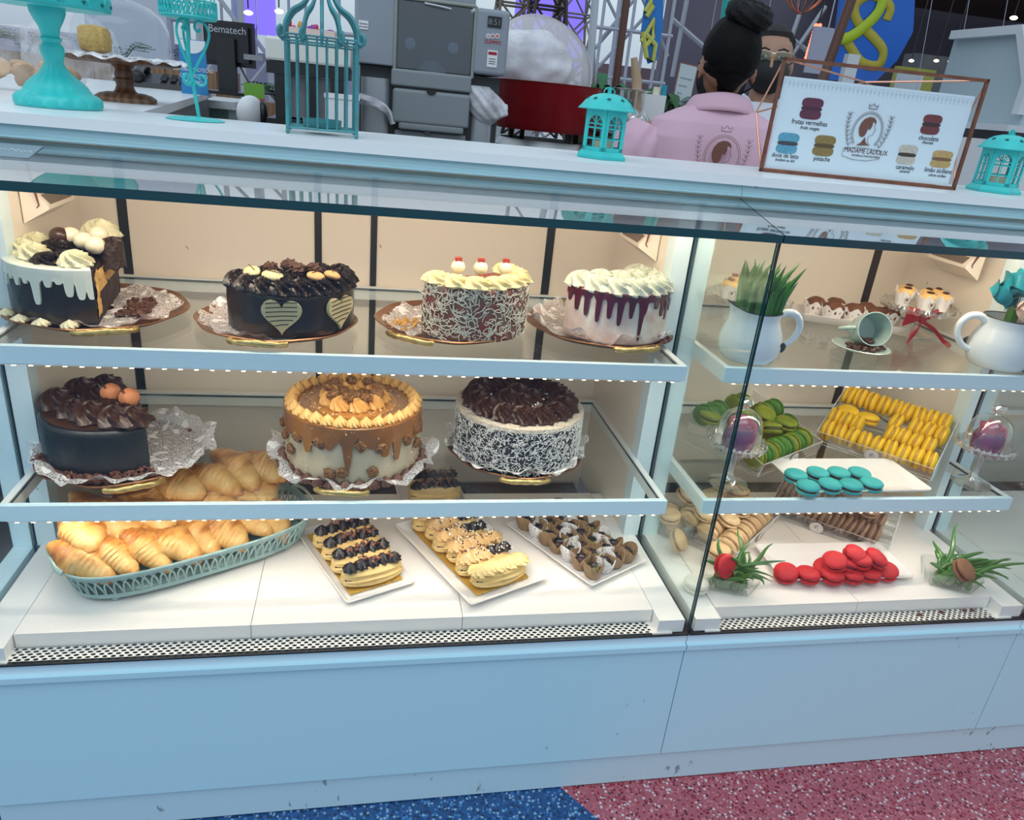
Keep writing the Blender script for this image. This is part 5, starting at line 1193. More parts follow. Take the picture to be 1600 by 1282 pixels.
def lantern(x, y, ang, label, sc=1.):
    t = thing('lantern', label, 'lantern', (x,y,CT), (0,0,ang)); t.scale = (sc,)*3
    n = 6; hexp = lambda r, z: [(r*cos(2*pi*k/n), r*sin(2*pi*k/n), z) for k in range(n)]
    m = MB(); vs = hexp(.050,.0)+hexp(.050,.005)+hexp(.043,.012)+hexp(.041,.0135)+hexp(0.0001,.0135); fs = [(j*n+i,j*n+(i+1)%n,(j+1)*n+(i+1)%n,(j+1)*n+i) for j in range(4) for i in range(n)]+[tuple(range(n))[::-1]]; m.add(vs, fs); m.build('base', aqua, t, smooth=False)
    r = .040; H0, H1 = .0135, .083
    for k in range(n):
        a0, a1 = 2*pi*k/n, 2*pi*(k+1)/n; p = Vector((r*cos(a0),r*sin(a0),0)); q = Vector((r*cos(a1),r*sin(a1),0)); L = (q-p).length
        ux = (q-p)/L; T = Matrix(((ux.x,0,ux.y,p.x),(ux.y,0,-ux.x,p.y),(0,1,0,0),(0,0,0,1)))
        # window panel in local x,z(y) coordinates extruded through local z
        m = MB(); th = .0014
        m.b2(0,.0045,H0,H1,-th,th,T); m.b2(L-.0045,L,H0,H1,-th,th,T); m.b2(0,L,H0,H0+.006,-th,th,T)
        cx = L/2; R_ = L/2-.006; zc = H1-.012-R_*.9
        N = 12; out = [(0,H1),(L,H1),(L,zc)]+[(cx+R_*cos(pi*i/N), zc+R_*sin(pi*i/N)) for i in range(N+1)]+[(0,zc)]
        for i in range(N):
            xa, ya = cx+R_*cos(pi*i/N), zc+R_*sin(pi*i/N); xb, yb = cx+R_*cos(pi*(i+1)/N), zc+R_*sin(pi*(i+1)/N)
            m.prism([(xa,ya),(xa,H1),(xb,H1),(xb,yb)], -th, th, T)
        for fx in (.0045, L-.006): m.b2(fx,fx+.0015,H0,H1,-th,th,T)
        m.b2(cx-.001,cx+.001,H0,zc+R_,-th*.8,th*.8,T)
        for zz in (H0+.020,H0+.038,zc): m.b2(.003,L-.003,zz-.001,zz+.001,-th*.8,th*.8,T)
        for aa in (.9,2.2): m.tube([(cx,zc,0),(cx+R_*cos(aa),zc+R_*sin(aa),0)], .0009, 4, T=T)
        m.build('window_panel', aqua, t, smooth=False)
    m = MB(); m.lathe([(.0001,.082),(.044,.082),(.051,.0815),(.0515,.083),(.047,.088),(.040,.097),(.028,.105),(.014,.109),(.0001,.110)], 72, mod=lambda r_,z,a: (r_*(1+(.015*cos(36*a) if r_ > .05 else 0)), z)); m.build('dome_roof', aqua, t)
    m = MB(); star = [((.0042 if i % 2 else .0018)*cos(pi/2+i*pi/5), (.0042 if i % 2 else .0018)*sin(pi/2+i*pi/5)) for i in range(10)]
    for k in range(9):
        a = 2*pi*k/9; T = rotz(a) @ tr(.0375,0,.0995) @ Matrix.Rotation(.82,4,'Y'); m.prism(star, -.0006, .0006, T)
    m.build('star_cutouts', mat('star_hole', (.008,.09,.09), .7), t, smooth=False)
    m = MB(); m.b2(-.0025,.0025,-.0025,.0025,.109,.119); m.tube([(.011*cos(a),0,.112+.007*sin(a)) for a in [2*pi*i/18 for i in range(18)]], .0012, 5, closed=True); m.build('hanging_ring', aqua, t)
    m = MB(); m.lathe([(.0001,.0135),(.018,.0135),(.018,.030),(.0001,.030)], 20); m.build('tealight', mat('tealight_wax', (.70,.62,.45), .6), t)
    return t
lantern(.420, 1.378, .26, 'turquoise window lantern with star roof in the middle of the worktop')
lantern(1.290, 1.405, .36, 'turquoise window lantern with star roof right of the framed sign', 1.03)
# ---------------- sign in a copper and glass frame
FL_ = Vector((.756,1.405,CT)); FR_ = Vector((1.150,1.352,CT)); fx = (FR_-FL_).normalized(); FW = (FR_-FL_).length; FH = .2005; fa = atan2(fx.y, fx.x)
sg = thing('framed_sign', 'copper-edged glass frame holding the shop sign with six printed macarons', 'sign', tuple(FL_), (0,0,fa))
cop = mat('copper_edge', (.28,.11,.07), .35, metal=.6, noise=.4, ns=40, col2=(.16,.07,.045))
def bars(ps, r=.0022):
    m = MB()
    for a, b in ps: m.bar(a, b, r, 8)
    return m
A, B_1, C_, D_ = (0,0,.003), (FW,0,.003), (FW,0,FH), (0,0,FH)
m = MB()
for a, b in ((A,B_1),(B_1,C_),(C_,D_),(D_,A)):
    va, vb = Vector(a), Vector(b); d = (vb-va); L = d.length; mid = (va+vb)/2
    m.box(tuple(mid), (L+.006, .006, .006) if abs(d.x) > abs(d.z) else (.006,.006,L+.006))
m.build('front_frame', cop, sg, smooth=False)
E_, F_, G_ = (-.012,.060,.105), (FW+.012,.060,.105), (FW/2,.075,FH-.02)
m = bars([(A,E_),(D_,E_),(B_1,F_),(C_,F_),(D_,G_),(C_,G_),(E_,G_),(F_,G_),(A,(.02,.05,.003)),(B_1,(FW-.02,.05,.003)),((.02,.05,.003),(FW-.02,.05,.003)),((.02,.05,.003),E_),((FW-.02,.05,.003),F_)], .0017); m.build('rear_edges', mat('polished_copper', (.62,.30,.20), .25, metal=.8), sg)
m = MB(); m.b2(.003,FW-.003,-.0007,.0007,.006,FH-.003); m.build('front_pane', glass('sign_glass', (1,1,1), 1.4, gain=.4), sg, smooth=False)
PW0, PW1, PZ0, PZ1 = .008, FW-.012, .007, .172
m = MB(); m.b2(PW0,PW1,.0035,.0045,PZ0,PZ1); card = m.build('card', mat('sign_card', (.66,.78,.84), .5), sg, smooth=False)
def card_uv(px, py):     # photo point -> local x,z on the card
    d = (px-800)/FPX*_r-(py-641)/FPX*_u+_f; nrm = Vector((-fx.y, fx.x, 0)); P0 = FL_+nrm*.0035
    t_ = (P0-CAM_POS).dot(nrm)/d.dot(nrm); P = CAM_POS+d*t_; q = P-FL_; return q.dot(fx), q.z
RX = (pi/2, 0, 0); ink = mat('dark_ink', (.03,.03,.05), .6); PIX = .00128
def stext(body, px, py, h, m_=ink, **k):
    k.setdefault('sx', .86); h *= .92
    x, z = card_uv(px, py); return text('lettering', body, h, m_, card, (x,.0030,z), RX, extrude=.0002, **k)
stext('frutas vermelhas', 1265, 192, .0135); stext('fruits rouges', 1265, 200.5, .0095, shear=.3)
stext('doce de leite', 1227, 243.5, .0130); stext('bonbon au lait', 1226, 250.5, .0085, shear=.3)
stext('pistache', 1284, 248.5, .0130)
stext('chocolate', 1451, 216.5, .0130); stext('chocolat', 1449, 223, .0085, shear=.3)
stext('caramelo', 1414, 262, .0130); stext('caramel', 1413, 268, .0085, shear=.3)
stext('lim\u00e3o siciliano', 1466, 267, .0130); stext('citron sicilien', 1464, 274.5, .0085, shear=.3)
x, z = card_uv(1357, 206); logo(card, .066, brown, mat('emblem_ink', (.13,.09,.10), .6), (x-.003,.0029,z), RX)
stext('MADAME LADOUX', 1353, 237, .0140, mat('name_ink', (.12,.05,.06), .6), sx=.80); stext('DOCERIA & CHOCOLATERIA', 1352, 244.5, .0055, mat('name_ink', (.12,.05,.06), .6))
def pmac(px, py, c1, c2, w=.021, h=.019):
    x, z = card_uv(px, py); m = MB()
    def blob(z0, z1, ww, rr=.35):
        P = []
        for i in range(28):
            a = 2*pi*i/28; P.append((ww*math.copysign(abs(cos(a))**.55,cos(a)), (z0+z1)/2+(z1-z0)/2*math.copysign(abs(sin(a))**.8,sin(a))))
        return P
    m.mi = 0; m.prism(blob(h*.05,h,w), 0, .0003); m.prism(blob(-h,-h*.05,w), 0, .0003); m.mi = 1; m.prism(blob(-h*.20,h*.20,w*.97), 0, .0005)
    m.build('printed_macaron', [mat('print_%d' % int(px), c1, .4, noise=.6, ns=160, col2=tuple(c*.6 for c in c1)), mat('print_fill_%d' % int(px), c2, .5)], card, smooth=False, loc=(x,.0030,z), rot=RX)
pmac(1268,170,(.14,.02,.06),(.06,.01,.03)); pmac(1230.5,224,(.12,.42,.58),(.05,.05,.07)); pmac(1287.5,228,(.32,.22,.06),(.10,.06,.02))
pmac(1455,195,(.20,.035,.04),(.03,.012,.015),.019,.018); pmac(1417,242,(.66,.62,.52),(.05,.03,.02),.019,.018); pmac(1471,249,(.62,.42,.15),(.20,.10,.04),.021,.016)
m = MB()      # printed lace borders
for k in range(44):
    x0 = PW0+.004+(PW1-PW0-.008)*(k+.5)/44
    for dz in (.006,.011): m.tube([(x0+.0058*cos(a), 0, PZ1-.004-dz+.010*sin(a)-.004) for a in [pi*i/8 for i in range(9)]], .00016, 3, cap=False)
    for dd in range(3): m.box((x0, 0, PZ1-.024-.003*dd), (.0005,.0002,.0005))
    for dd in range(3): m.box((x0, 0, PZ0+.004+.003*dd), (.0005,.0002,.0005))
o = m.build('lace_border', mat('border_ink', (.42,.50,.55), .6), card); o.location = (0,.0031,0)
# ================================================================== PEOPLE
skin_m = mat('brown_skin', (.36,.185,.115), .5, sss=.15, noise=.2, ns=8, col2=(.31,.155,.095))
hair_m = mat('black_hair', (.003,.0026,.003), .6, bump=.6, bs=90, spec=.12)
blk = mat('black_mask_cloth', (.010,.011,.013), .75)
def figure(root, S, skin, arms, lean=0.):
    """one continuous body: masses joined and remeshed. Local frame: faces -Y, origin between the feet; S = height/1.70"""
    m = MB(); e = lambda c, r, s: m.ball(c, r, 20, s)
    tb = lambda pts, rs: m.tube(pts, lambda u: rs[0]+(rs[-1]-rs[0])*u if len(rs) == 2 else (rs[0]+(rs[1]-rs[0])*u*2 if u < .5 else rs[1]+(rs[2]-rs[1])*(u-.5)*2), 16)
    for s in (-1, 1):
        tb([(s*.095,0,.90),(s*.10,-.01,.50)], (.085,.056)); tb([(s*.10,-.01,.50),(s*.10,.01,.09)], (.055,.037)); e((s*.10,0,.49), .056, (1,1,1.1))
        e((s*.105,-.055,.035), .047, (.85,2.1,.62)); e((s*.10,.0,.07), .042, (1,1.1,1.1))
    e((0,0,.95), .16, (1.05,.72,.80)); e((0,0,1.10), .135, (1.0,.74,1.2)); e((0,.005,1.26), .150, (1.10,.72,1.05)); e((0,.01,1.36), .125, (1.45,.72,.62))
    tb([(0,.005,1.36),(0,.004,1.50)], (.062,.050)); tb([(0,0,1.40),(-.17,0,1.375)], (.062,.055)); tb([(0,0,1.40),(.17,0,1.375)], (.062,.055))
    # head: cranium, face, jaw, nose, ears
    e((0,.012,1.605), .082, (.92,1.14,1.10)); e((0,-.022,1.565), .066, (.92,1.0,1.15)); e((0,-.040,1.510), .038, (1.1,.9,.8))
    m.ball((0,-.098,1.560), .014, 12, (.8,1.1,1.2)); tb([(0,-.088,1.600),(0,-.104,1.563)], (.006,.011))
    for s in (-1, 1): e((s*.078,.008,1.570), .020, (.38,.75,1.45)); e((s*.030,-.080,1.605), .016, (1.2,.6,.5))
    m.ball((0,-.088,1.530), .016, 12, (1.3,.5,.45))
    for s, ch in arms:
        sh, el, wr, tip = [Vector(p) for p in ch]
        tb([sh, el], (.048,.038)); tb([el, wr], (.038,.026)); m.ball(tuple(el), .040, 14); m.ball(tuple(sh), .056, 16)
        d = (tip-wr).normalized(); sd = d.cross(Vector((0,0,1))); sd = sd.normalized() if sd.length > .1 else Vector((0,1,0)); dn = Vector((0,0,-1)) if abs(d.z) < .7 else Vector((0,-1,0))
        tb([wr, wr+d*.075], (.024,.030)); m.ball(tuple(wr+d*.06), .030, 12, (1,1,.75))
        for i, (o_, ln) in enumerate(((-.027,.062),(-.009,.072),(.009,.067),(.026,.052))):
            b = wr+d*.085+sd*o_; tb([b, b+d*ln*.5, b+d*ln*.85+dn*ln*.35], (.0095,.008,.0065))
        b = wr+d*.03-sd*.028; tb([b, b-sd*.022+d*.028, b-sd*.024+d*.055], (.011,.0095,.0075))
    o = m.build('body', skin, root); o.scale = (S,)*3
    r = o.modifiers.new('remesh', 'REMESH'); r.mode = 'VOXEL'; r.voxel_size = .0055; r.use_smooth_shade = True
    sm = o.modifiers.new('smooth', 'SMOOTH'); sm.iterations = 5; sm.factor = .6
    return o
def cloth_shell(root, name, mt, prof, S, n=72, wr=.004, seed=0, top=None, T=None):
    """garment lofted around the body: prof = (z, half width, half depth, y centre)"""
    m = MB()
    def fn(u, v):
        k = v*(len(prof)-1); i = min(int(k), len(prof)-2); f_ = k-i; f_ = f_*f_*(3-2*f_); a = [prof[i][q]+(prof[i+1][q]-prof[i][q])*f_ for q in range(4)]
        t = 2*pi*u; c, s = cos(t), sin(t); e = .86; w = wr*wob(c*1.5+seed, s*1.5, a[0]*6, 1.7)
        return ((a[1]+w)*math.copysign(abs(c)**e,c), a[3]+(a[2]+w)*math.copysign(abs(s)**e,s), a[0])
    m.grid(fn, n, 60, cu=True, T=T); o = m.build(name, mt, root); o.scale = (S,)*3; s_ = o.modifiers.new('thickness','SOLIDIFY'); s_.thickness = .003; return o
pink = mat('pink_uniform', (.62,.40,.50), .75, bump=.15, bs=30)
jean = mat('dark_trousers', (.02,.022,.03), .8)
def trousers(root, S):
    m = MB()
    for s in (-1, 1): m.tube([(s*.095,0,.97),(s*.10,-.005,.52),(s*.10,.01,.075)], lambda u: .108-.048*u, 20, cap=False)
    m.lathe([(.155,.90),(.172,.97),(.150,1.06)], 40, mod=lambda r,z,a: (r, z)); o = m.build('trousers', jean, root); o.scale = (S,S*.92,S); return o
def shoes(root, S):
    for s in (-1, 1):
        m = MB(); m.ball((s*.105,-.052,.034), .052, 16, (.92,2.3,.64)); o = m.build('shoe', mat('black_shoe', (.01,.01,.012), .5), root); o.scale = (S,)*3
# woman with her back to us
HS = .955
w = thing('person', 'person with a black hair bun, black mask and pink puff-sleeved uniform, seen from behind', 'person', (.965,2.10,0), (0,0,pi-.22))
figure(w, HS, skin_m, [(-1, ((-.175,0,1.37),(-.235,-.02,1.10),(-.16,-.22,1.02),(-.12,-.34,1.03))), (1, ((.175,0,1.37),(.235,-.02,1.10),(.16,-.22,1.02),(.12,-.34,1.03)))])
trousers(w, HS); shoes(w, HS)
cloth_shell(w, 'uniform_top', pink, [(.88,.185,.135,0),(1.0,.168,.125,0),(1.10,.160,.120,0),(1.22,.180,.128,.004),(1.32,.208,.125,.006),(1.385,.215,.112,.006),(1.430,.190,.098,.006),(1.462,.125,.082,.006),(1.480,.080,.068,.006),(1.490,.064,.060,.006)], HS, wr=.006)
for s in (-1, 1):
    m = MB(); c0, c1 = Vector((s*.180,0,1.405)), Vector((s*.258,-.015,1.195)); d = (c1-c0)
    def fn(u, v, c0=c0, d=d, s=s):
        t = 2*pi*u; P = c0+d*v; r = (.062+.036*sin(pi*min(1,v*1.15))**.8)*(1+.05*cos(t*11)*(1-v)*(v < .5)) ; r += .004*wob(cos(t)*2,sin(t)*2,v*4+s,1.4)
        if v > .93: r *= 1-.25*(v-.93)/.07
        return (P.x+r*cos(t)*.95, P.y+r*sin(t), P.z+r*cos(t)*.32*s)
    m.grid(fn, 66, 30, cu=True); o = m.build('puff_sleeve', pink, w); o.scale = (HS,)*3
# collar
m = MB()
def fn(u, v):
    t = 2*pi*u; k = v; r = .064+.030*k; return (r*1.10*cos(t), .006+r*.98*sin(t), 1.513-.012*cos(t)**2-.042*k*k-.004*k-(.012 if sin(t) < -.8 else 0))
m.grid(fn, 60, 8, cu=True); o = m.build('collar', mat('pink_collar', (.60,.38,.47), .75), w); o.scale = (HS,)*3; s_ = o.modifiers.new('thickness','SOLIDIFY'); s_.thickness = .0035
# hair cap, bun, hairline wisps
m = MB(); m.ball((0,.020,1.618), .092, 40, (.88,1.12,1.10), mod=lambda d: (1+.012*sin(atan2(d.x,d.z)*34)) if (d.z > -.18-.55*max(0,d.y)) and d.y > -.62 else .86); o = m.build('hair', hair_m, w); o.scale = (HS,)*3
m = MB(); m.ball((0,.026,1.574), .076, 30, (.96,.98,.98), mod=lambda d: 1-.30*max(0,-d.z)*abs(d.x)*2+.01*sin(atan2(d.x,d.y)*40)); o = m.build('nape_hair', hair_m, w); o.scale = (HS,)*3
m = MB(); T = tr(-.022,.052,1.715) @ Matrix.Rotation(-.35,4,'X') @ Matrix.Rotation(-.2,4,'Y')
def fn(u, v):
    t = 2*pi*u; p = 2*pi*v; R_, r_ = .030, .036; q = 1+.05*sin(9*p+5*t)+.03*sin(23*t); return ((R_+r_*q*cos(p))*cos(t), (R_+r_*q*cos(p))*sin(t), r_*.92*q*sin(p))
m.grid(fn, 72, 36, cu=True, cv=True, T=T); o = m.build('hair_bun', mat('bun_hair', (.0035,.003,.0033), .5, bump=.6, bs=110, spec=.2), w); o.scale = (HS,)*3
m = MB(); m.ball((0,-.045,1.545), .068, 30, (1.06,.98,1.0), mod=lambda d: 1 if d.y < .35 else .8)
for s in (-1,1):
    m.tube([(s*.066,-.035,1.565),(s*.083,-.006,1.592),(s*.084,.016,1.585)], .0022, 6); m.tube([(s*.064,-.035,1.520),(s*.080,.004,1.535),(s*.084,.018,1.565)], .0022, 6)
o = m.build('face_mask', blk, w); o.scale = (HS,)*3
# emblem on her back
lg = logo(w, .105, brown, brown, (.0,.1395,1.285), (pi/2,0,pi), z=.0008)
# man in glasses
HM = 1.0
mn = thing('person', 'person with short grey hair, thin glasses, black mask and white collared shirt', 'person', (1.425,2.75,0), (0,0,-.42))
sk2 = mat('light_brown_skin', (.40,.22,.145), .5, sss=.15)
figure(mn, HM, sk2, [(-1, ((-.18,0,1.37),(-.25,.02,1.10),(-.22,-.20,1.0),(-.20,-.32,1.0))), (1, ((.18,0,1.37),(.25,.02,1.10),(.22,-.20,1.0),(.20,-.32,1.0)))])
trousers(mn, HM); shoes(mn, HM)
shirt = mat('white_shirt', (.66,.68,.76), .75, bump=.15, bs=30)
cloth_shell(mn, 'shirt', shirt, [(.88,.185,.135,0),(1.0,.172,.128,0),(1.15,.172,.125,0),(1.27,.195,.132,.004),(1.36,.215,.115,.006),(1.405,.160,.090,.006),(1.435,.095,.075,.006),(1.450,.070,.066,.006)], HM, wr=.006)
for s in (-1, 1):
    m = MB(); m.tube([(s*.185,0,1.372),(s*.235,.01,1.22),(s*.250,.02,1.13)], lambda u: .066+.004*u, 20, cap=False); o = m.build('sleeve', shirt, mn)
    m = MB(); m.add([(0,-.070,1.405),(s*.050,-.050,1.462),(s*.074,-.012,1.478),(s*.085,-.040,1.430),(s*.048,-.088,1.398)], [(0,1,2,3,4)]); o = m.build('collar_flap', shirt, mn, smooth=False); s_ = o.modifiers.new('thickness','SOLIDIFY'); s_.thickness = .004
h2 = mat('short_grey_black_hair', (.030,.028,.030), .8, noise=.6, ns=60, col2=(.012,.011,.012), bump=.6, bs=250)
m = MB(); m.ball((0,.016,1.618), .089, 36, (.93,1.13,1.08), mod=lambda d: 1 if (d.z > .42-.55*(d.y+.3)) else .82); m.build('hair', h2, mn)
m = MB(); m.ball((0,-.045,1.545), .070, 30, (1.02,.98,.98), mod=lambda d: (1 if d.z < .60 else .86) if d.y < .35 else .8)
for s in (-1,1): m.tube([(s*.064,-.030,1.580),(s*.082,.0,1.595),(s*.084,.018,1.588)], .0022, 6)
m.build('face_mask', blk, mn)
gm = mat('thin_metal_frame', (.62,.58,.50), .25, metal=.8); m = MB()
for s in (-1,1):
    P = [(s*.008,-.104,1.610),(s*.034,-.106,1.614),(s*.060,-.094,1.612)]; m.tube(P, .0018, 6); m.tube([(s*.060,-.094,1.612),(s*.078,-.05,1.606),(s*.082,.012,1.596)], .0018, 6)
m.tube([(-.008,-.104,1.610),(0,-.107,1.606),(.008,-.104,1.610)], .0018, 6); gl_ = m.build('glasses', gm, mn)
for s in (-1,1):
    m = MB(); T = tr(s*.034,-.103,1.599) @ Matrix.Rotation(pi/2,4,'X') @ Matrix.Rotation(s*.2,4,'Y'); m.prism([(.025*math.copysign(abs(cos(a))**.6,cos(a)),.013*math.copysign(abs(sin(a))**.6,sin(a))) for a in [2*pi*i/24 for i in range(24)]], -.0006, .0006, T); m.build('lens', glass('lens_glass', (.72,.80,.72), 1.5, gain=1.2), gl_, smooth=False)
for s in (-1,1):
    m = MB(); m.ball((s*.031,-.083,1.597), .0125, 16, (1.15,.6,.62)); e_ = m.build('eye', mat('eye_white', (.62,.60,.56), .3), mn); m = MB(); m.ball((s*.031-.002,-.0900,1.597), .0055, 10, (1,.4,1)); m.build('iris', mat('dark_iris', (.02,.012,.008), .2), e_)
    m = MB(); m.tube([(s*.014,-.093,1.618),(s*.032,-.092,1.624),(s*.050,-.080,1.619)], lambda u: .0034-.0012*abs(u-.5), 6); m.build('eyebrow', h2, mn)
# ================================================================== BEHIND THE COUNTER
def g(px, py, Y): return at(px, py, Y=Y)
def span(x0, y0, x1, y1, Y):
    ym, xm = (y0+y1)/2, (x0+x1)/2; return g(x0, ym, Y).x, g(x1, ym, Y).x, g(xm, y1, Y).z, g(xm, y0, Y).z      # X0, X1, Zlow, Zhigh
lgrey = mat('light_grey_panel', (.62,.66,.70), .5); wood_b = wood('oak_planks', (.30,.17,.09), (.22,.12,.06), 9.)
blackp = mat('black_plastic', (.012,.013,.015), .35); bpaint = mat('blue_print', (.02,.22,.50), .5); whitep = mat('white_plastic', (.78,.80,.82), .35)
# wing worktop with cabinet under it
a0 = at(226, 174, Z=1.278); a1 = at(337, 142, Z=1.278); dx = (a1-a0)/(a1.y-a0.y); e0 = a0+dx*(1.56-a0.y); e1 = a1
t = thing('side_counter', 'white side worktop running back from the main counter at the left', 'counter', (e0.x-.5, 2.4, 0))
ox, oy = e0.x-.5, 2.4
P = [(e0.x,1.56),(e1.x,e1.y),(-1.75,e1.y),(-1.75,1.56)]
m = MB(); m.prism([(x-ox,y-oy) for x, y in P], 1.2565, 1.278); m.build('worktop', quartz, t, smooth=False)
m = MB(); Q = [(e0.x-.03,1.83),(e1.x-.03,e1.y-.03),(-1.7,e1.y-.03),(-1.7,1.83)]; m.prism([(x-ox,y-oy) for x, y in Q], .01, 1.256); m.build('cabinet', mat('dark_cabinet', (.17,.19,.20), .4), t, smooth=False)
# register desk further back
X0, X1, Z0, Z1 = span(337, 130, 384, 168, 3.98)
t = thing('register_desk', 'pale green desk with white top behind the monitor', 'desk', (-1.05,4.30,0))
m = MB(); m.b2(-1.2,.42,-.30,.30,1.20,1.235); m.build('desk_top', quartz, t, smooth=False)
m = MB(); m.b2(-1.15,.38,-.24,.28,.01,1.199); m.build('desk_body', mat('mint_cabinet', (.30,.46,.42), .5), t, smooth=False)
# low planter with ferns in front of the far window
def planter(x0, x1, y, z0, z1, label, n, seed, mt=None):
    t = thing('planter', label, 'planter', ((x0+x1)/2, y, 0)); m = MB(); w = (x1-x0)/2; k = int((x1-x0)/.09)
    for i in range(k): m.b2(-w+2*w*i/k+.002, -w+2*w*(i+1)/k-.002, -.12,.12, .01, z1)
    m.build('planter_box', mt or wood_b, t, smooth=False); random.seed(seed)
    for i in range(n):
        fx_ = random.uniform(-w+.05, w-.05); m = MB()
        for q in range(7):
            a = random.uniform(0,6.28); L = random.uniform(.14,.26)
            for s in range(9):
                u = (s+1)/9; c = Vector((fx_+cos(a)*L*u*.8, sin(a)*L*u*.5, z1+.02+L*(1.0*u-.75*u*u))); wl_ = .030*(1-u)+.006
                sd = Vector((-sin(a),cos(a),0))
                for sg_ in (-1,1): m.add([tuple(c), tuple(c+sd*sg_*wl_+Vector((cos(a)*.012,sin(a)*.012,.004))), tuple(c+sd*sg_*wl_*.6+Vector((cos(a)*.02,sin(a)*.02,-.002)))], [(0,1,2)])
            m.tube([(fx_,0,z1-.02),(fx_+cos(a)*L*.4,sin(a)*L*.25,z1+.02+L*.28),(fx_+cos(a)*L*.8,sin(a)*L*.5,z1+.02+L*.25)], .002, 4)
        m.build('fern', mat('fern_green', (.025,.11,.045), .6, noise=.5, ns=9, col2=(.012,.06,.03)), t, smooth=False)
    return t
p0 = g(0, 75, 4.9); p1_ = g(260, 80, 4.9)
planter(-2.75, -.75, 4.9, 0, 1.36, 'oak planter full of dark ferns along the far window at the left', 12, 4)
planter(-.62, -.1, 4.95, 0, 1.22, 'oak planter with ferns behind the coffee machine', 4, 9)
# wooden pedestal with glass dome
WY = 2.16; c = g(197, 152, WY)
t = thing('cake_stand', 'dark turned wooden cake stand on the side worktop', 'cake stand', (c.x, WY, 1.2785))
wd = wood('walnut_wood', (.17,.075,.035), (.09,.035,.018), 16., .4); wd2 = wood('worn_walnut', (.25,.14,.085), (.14,.07,.04), 16., .45)
m = MB(); m.lathe([(.0001,0),(.070,0),(.071,.010),(.060,.017),(.044,.021),(.0001,.022)], 48); m.build('foot', wd2, t)
m = MB(); m.lathe([(.030,.020),(.024,.026),(.019,.038),(.023,.052),(.020,.056),(.022,.062),(.019,.074),(.028,.084),(.0001,.085)], 40); m.build('stem', wd, t)
m = MB(); m.lathe([(.0001,.084),(.110,.086),(.134,.092),(.136,.099),(.130,.101),(.0001,.098)], 64); m.build('plate', wd, t)
zt = 1.2785+.0995
m = MB(); m.lathe([(.0001,.001),(.11,.001),(.135,.003),(.150,-.004)], 90, mod=lambda r,z,a: (r*(1+.03*sin(13*a)*(r > .12)), z+.004*sin(17*a)*(r > .1)+(.010 if r > .12 else 0)*0)); o = m.build('foil_doily', film('crumpled_plastic', (.88,.90,.93), .62, 'wrinkle', 40.), None); o.location = (c.x, WY, zt+.001); tag(o, 'crumpled clear plastic sheet on the wooden cake stand', 'plastic sheet')
m = MB(); m.ball((0,0,.031), .034, 30, (1,1,.9), mod=lambda d: (1/max(abs(d.x),abs(d.y),abs(d.z)))**.55*1.02+.05*wob(d.x,d.y,d.z,7)); o = m.build('cake_slice', mat('crumbed_yellow_cake', (.66,.45,.15), .9, noise=.6, ns=90, col2=(.48,.28,.07), bump=1, bs=130), None); o.location = (c.x-.052, WY-.02, zt+.005); tag(o, 'lumpy yellow crumbed piece of cake under the large glass dome', 'cake')
t = thing('glass_cloche', 'large clear glass dome with a knob on the wooden cake stand', 'cloche', (c.x+.004, WY, zt+.006))
m = MB(); m.lathe([(.108,0),(.111,.030),(.108,.062),(.094,.092),(.066,.112),(.030,.124),(.010,.128)], 72); m.build('dome', glass('large_dome_glass', (.95,.97,.98), 1.35, gain=.9, base=.0), t)
m = MB(); m.lathe([(.009,.127),(.007,.134),(.018,.146),(.021,.156),(.016,.168),(.0001,.172)], 30); m.build('knob', crys, t)
# bags of biscuits behind the first stand
t = thing('biscuit_bag', 'clear plastic bag of pale biscuits behind the turquoise pedestal', 'bag', (-.86, 2.22, 1.2785))
m = MB(); m.ball((0,0,.070), .13, 36, (1.25,.7,.62), mod=lambda d: 1+.16*wob(d.x,d.y,d.z,3.5)+.06*wob(d.x,d.y,d.z,11)); m.build('plastic_bag', film('clear_bag', (.85,.87,.90), .15, 'wrinkle', 22., .15), t)
bis = mat('pale_biscuit_snack', (.70,.45,.24), .7, noise=.5, ns=25, col2=(.58,.33,.16)); random.seed(2)
for k in range(16):
    m = MB(); m.ball((0,0,0), .034, 16, (1,.7,.35), mod=lambda d: 1+.15*wob(d.x+k,d.y,d.z,3)); m.build('biscuit', bis, t, loc=(random.uniform(-.10,.10),random.uniform(-.04,.04),.028+random.uniform(0,.050)), rot=(random.uniform(-1,1),random.uniform(-1,1),k))
t = thing('plastic_bag', 'empty crumpled clear bag leaning on the biscuit bag', 'bag', (-.80, 2.42, 1.2785))
m = MB(); m.ball((0,0,.10), .12, 36, (1.0,.45,.85), mod=lambda d: 1+.22*wob(d.x+3,d.y,d.z,3)+.08*wob(d.x,d.y,d.z,10)); m.build('plastic_film', film('clear_bag', (.85,.87,.90), .30, 'wrinkle', 22., .15), t)
# telephone and card on the desk
c = g(262, 119, 3.6); t = thing('telephone', 'black desk telephone with keypad on the side worktop', 'telephone', (c.x, 3.55, 1.2785), .1)
m = MB(); m.add([(-.13,-.10,0),(.13,-.10,0),(.13,.10,0),(-.13,.10,0),(-.12,-.09,.02),(.12,-.09,.02),(.12,.09,.055),(-.12,.09,.055)], [(3,2,1,0),(4,5,6,7),(0,1,5,4),(1,2,6,5),(2,3,7,6),(3,0,4,7)]); m.build('phone_base', blackp, t, smooth=False)
m = MB(); m.tube([(-.09,-.08,.045),(-.09,0,.072),(-.09,.09,.078)], .018, 10); m.ball((-.09,-.08,.040), .028, 12); m.ball((-.09,.09,.070), .028, 12); m.build('handset', blackp, t)
m = MB()
for i in range(3):
    for j in range(4): m.box((.0+.035*i, -.05+.03*j, .036+.0055*j), (.024,.018,.006))
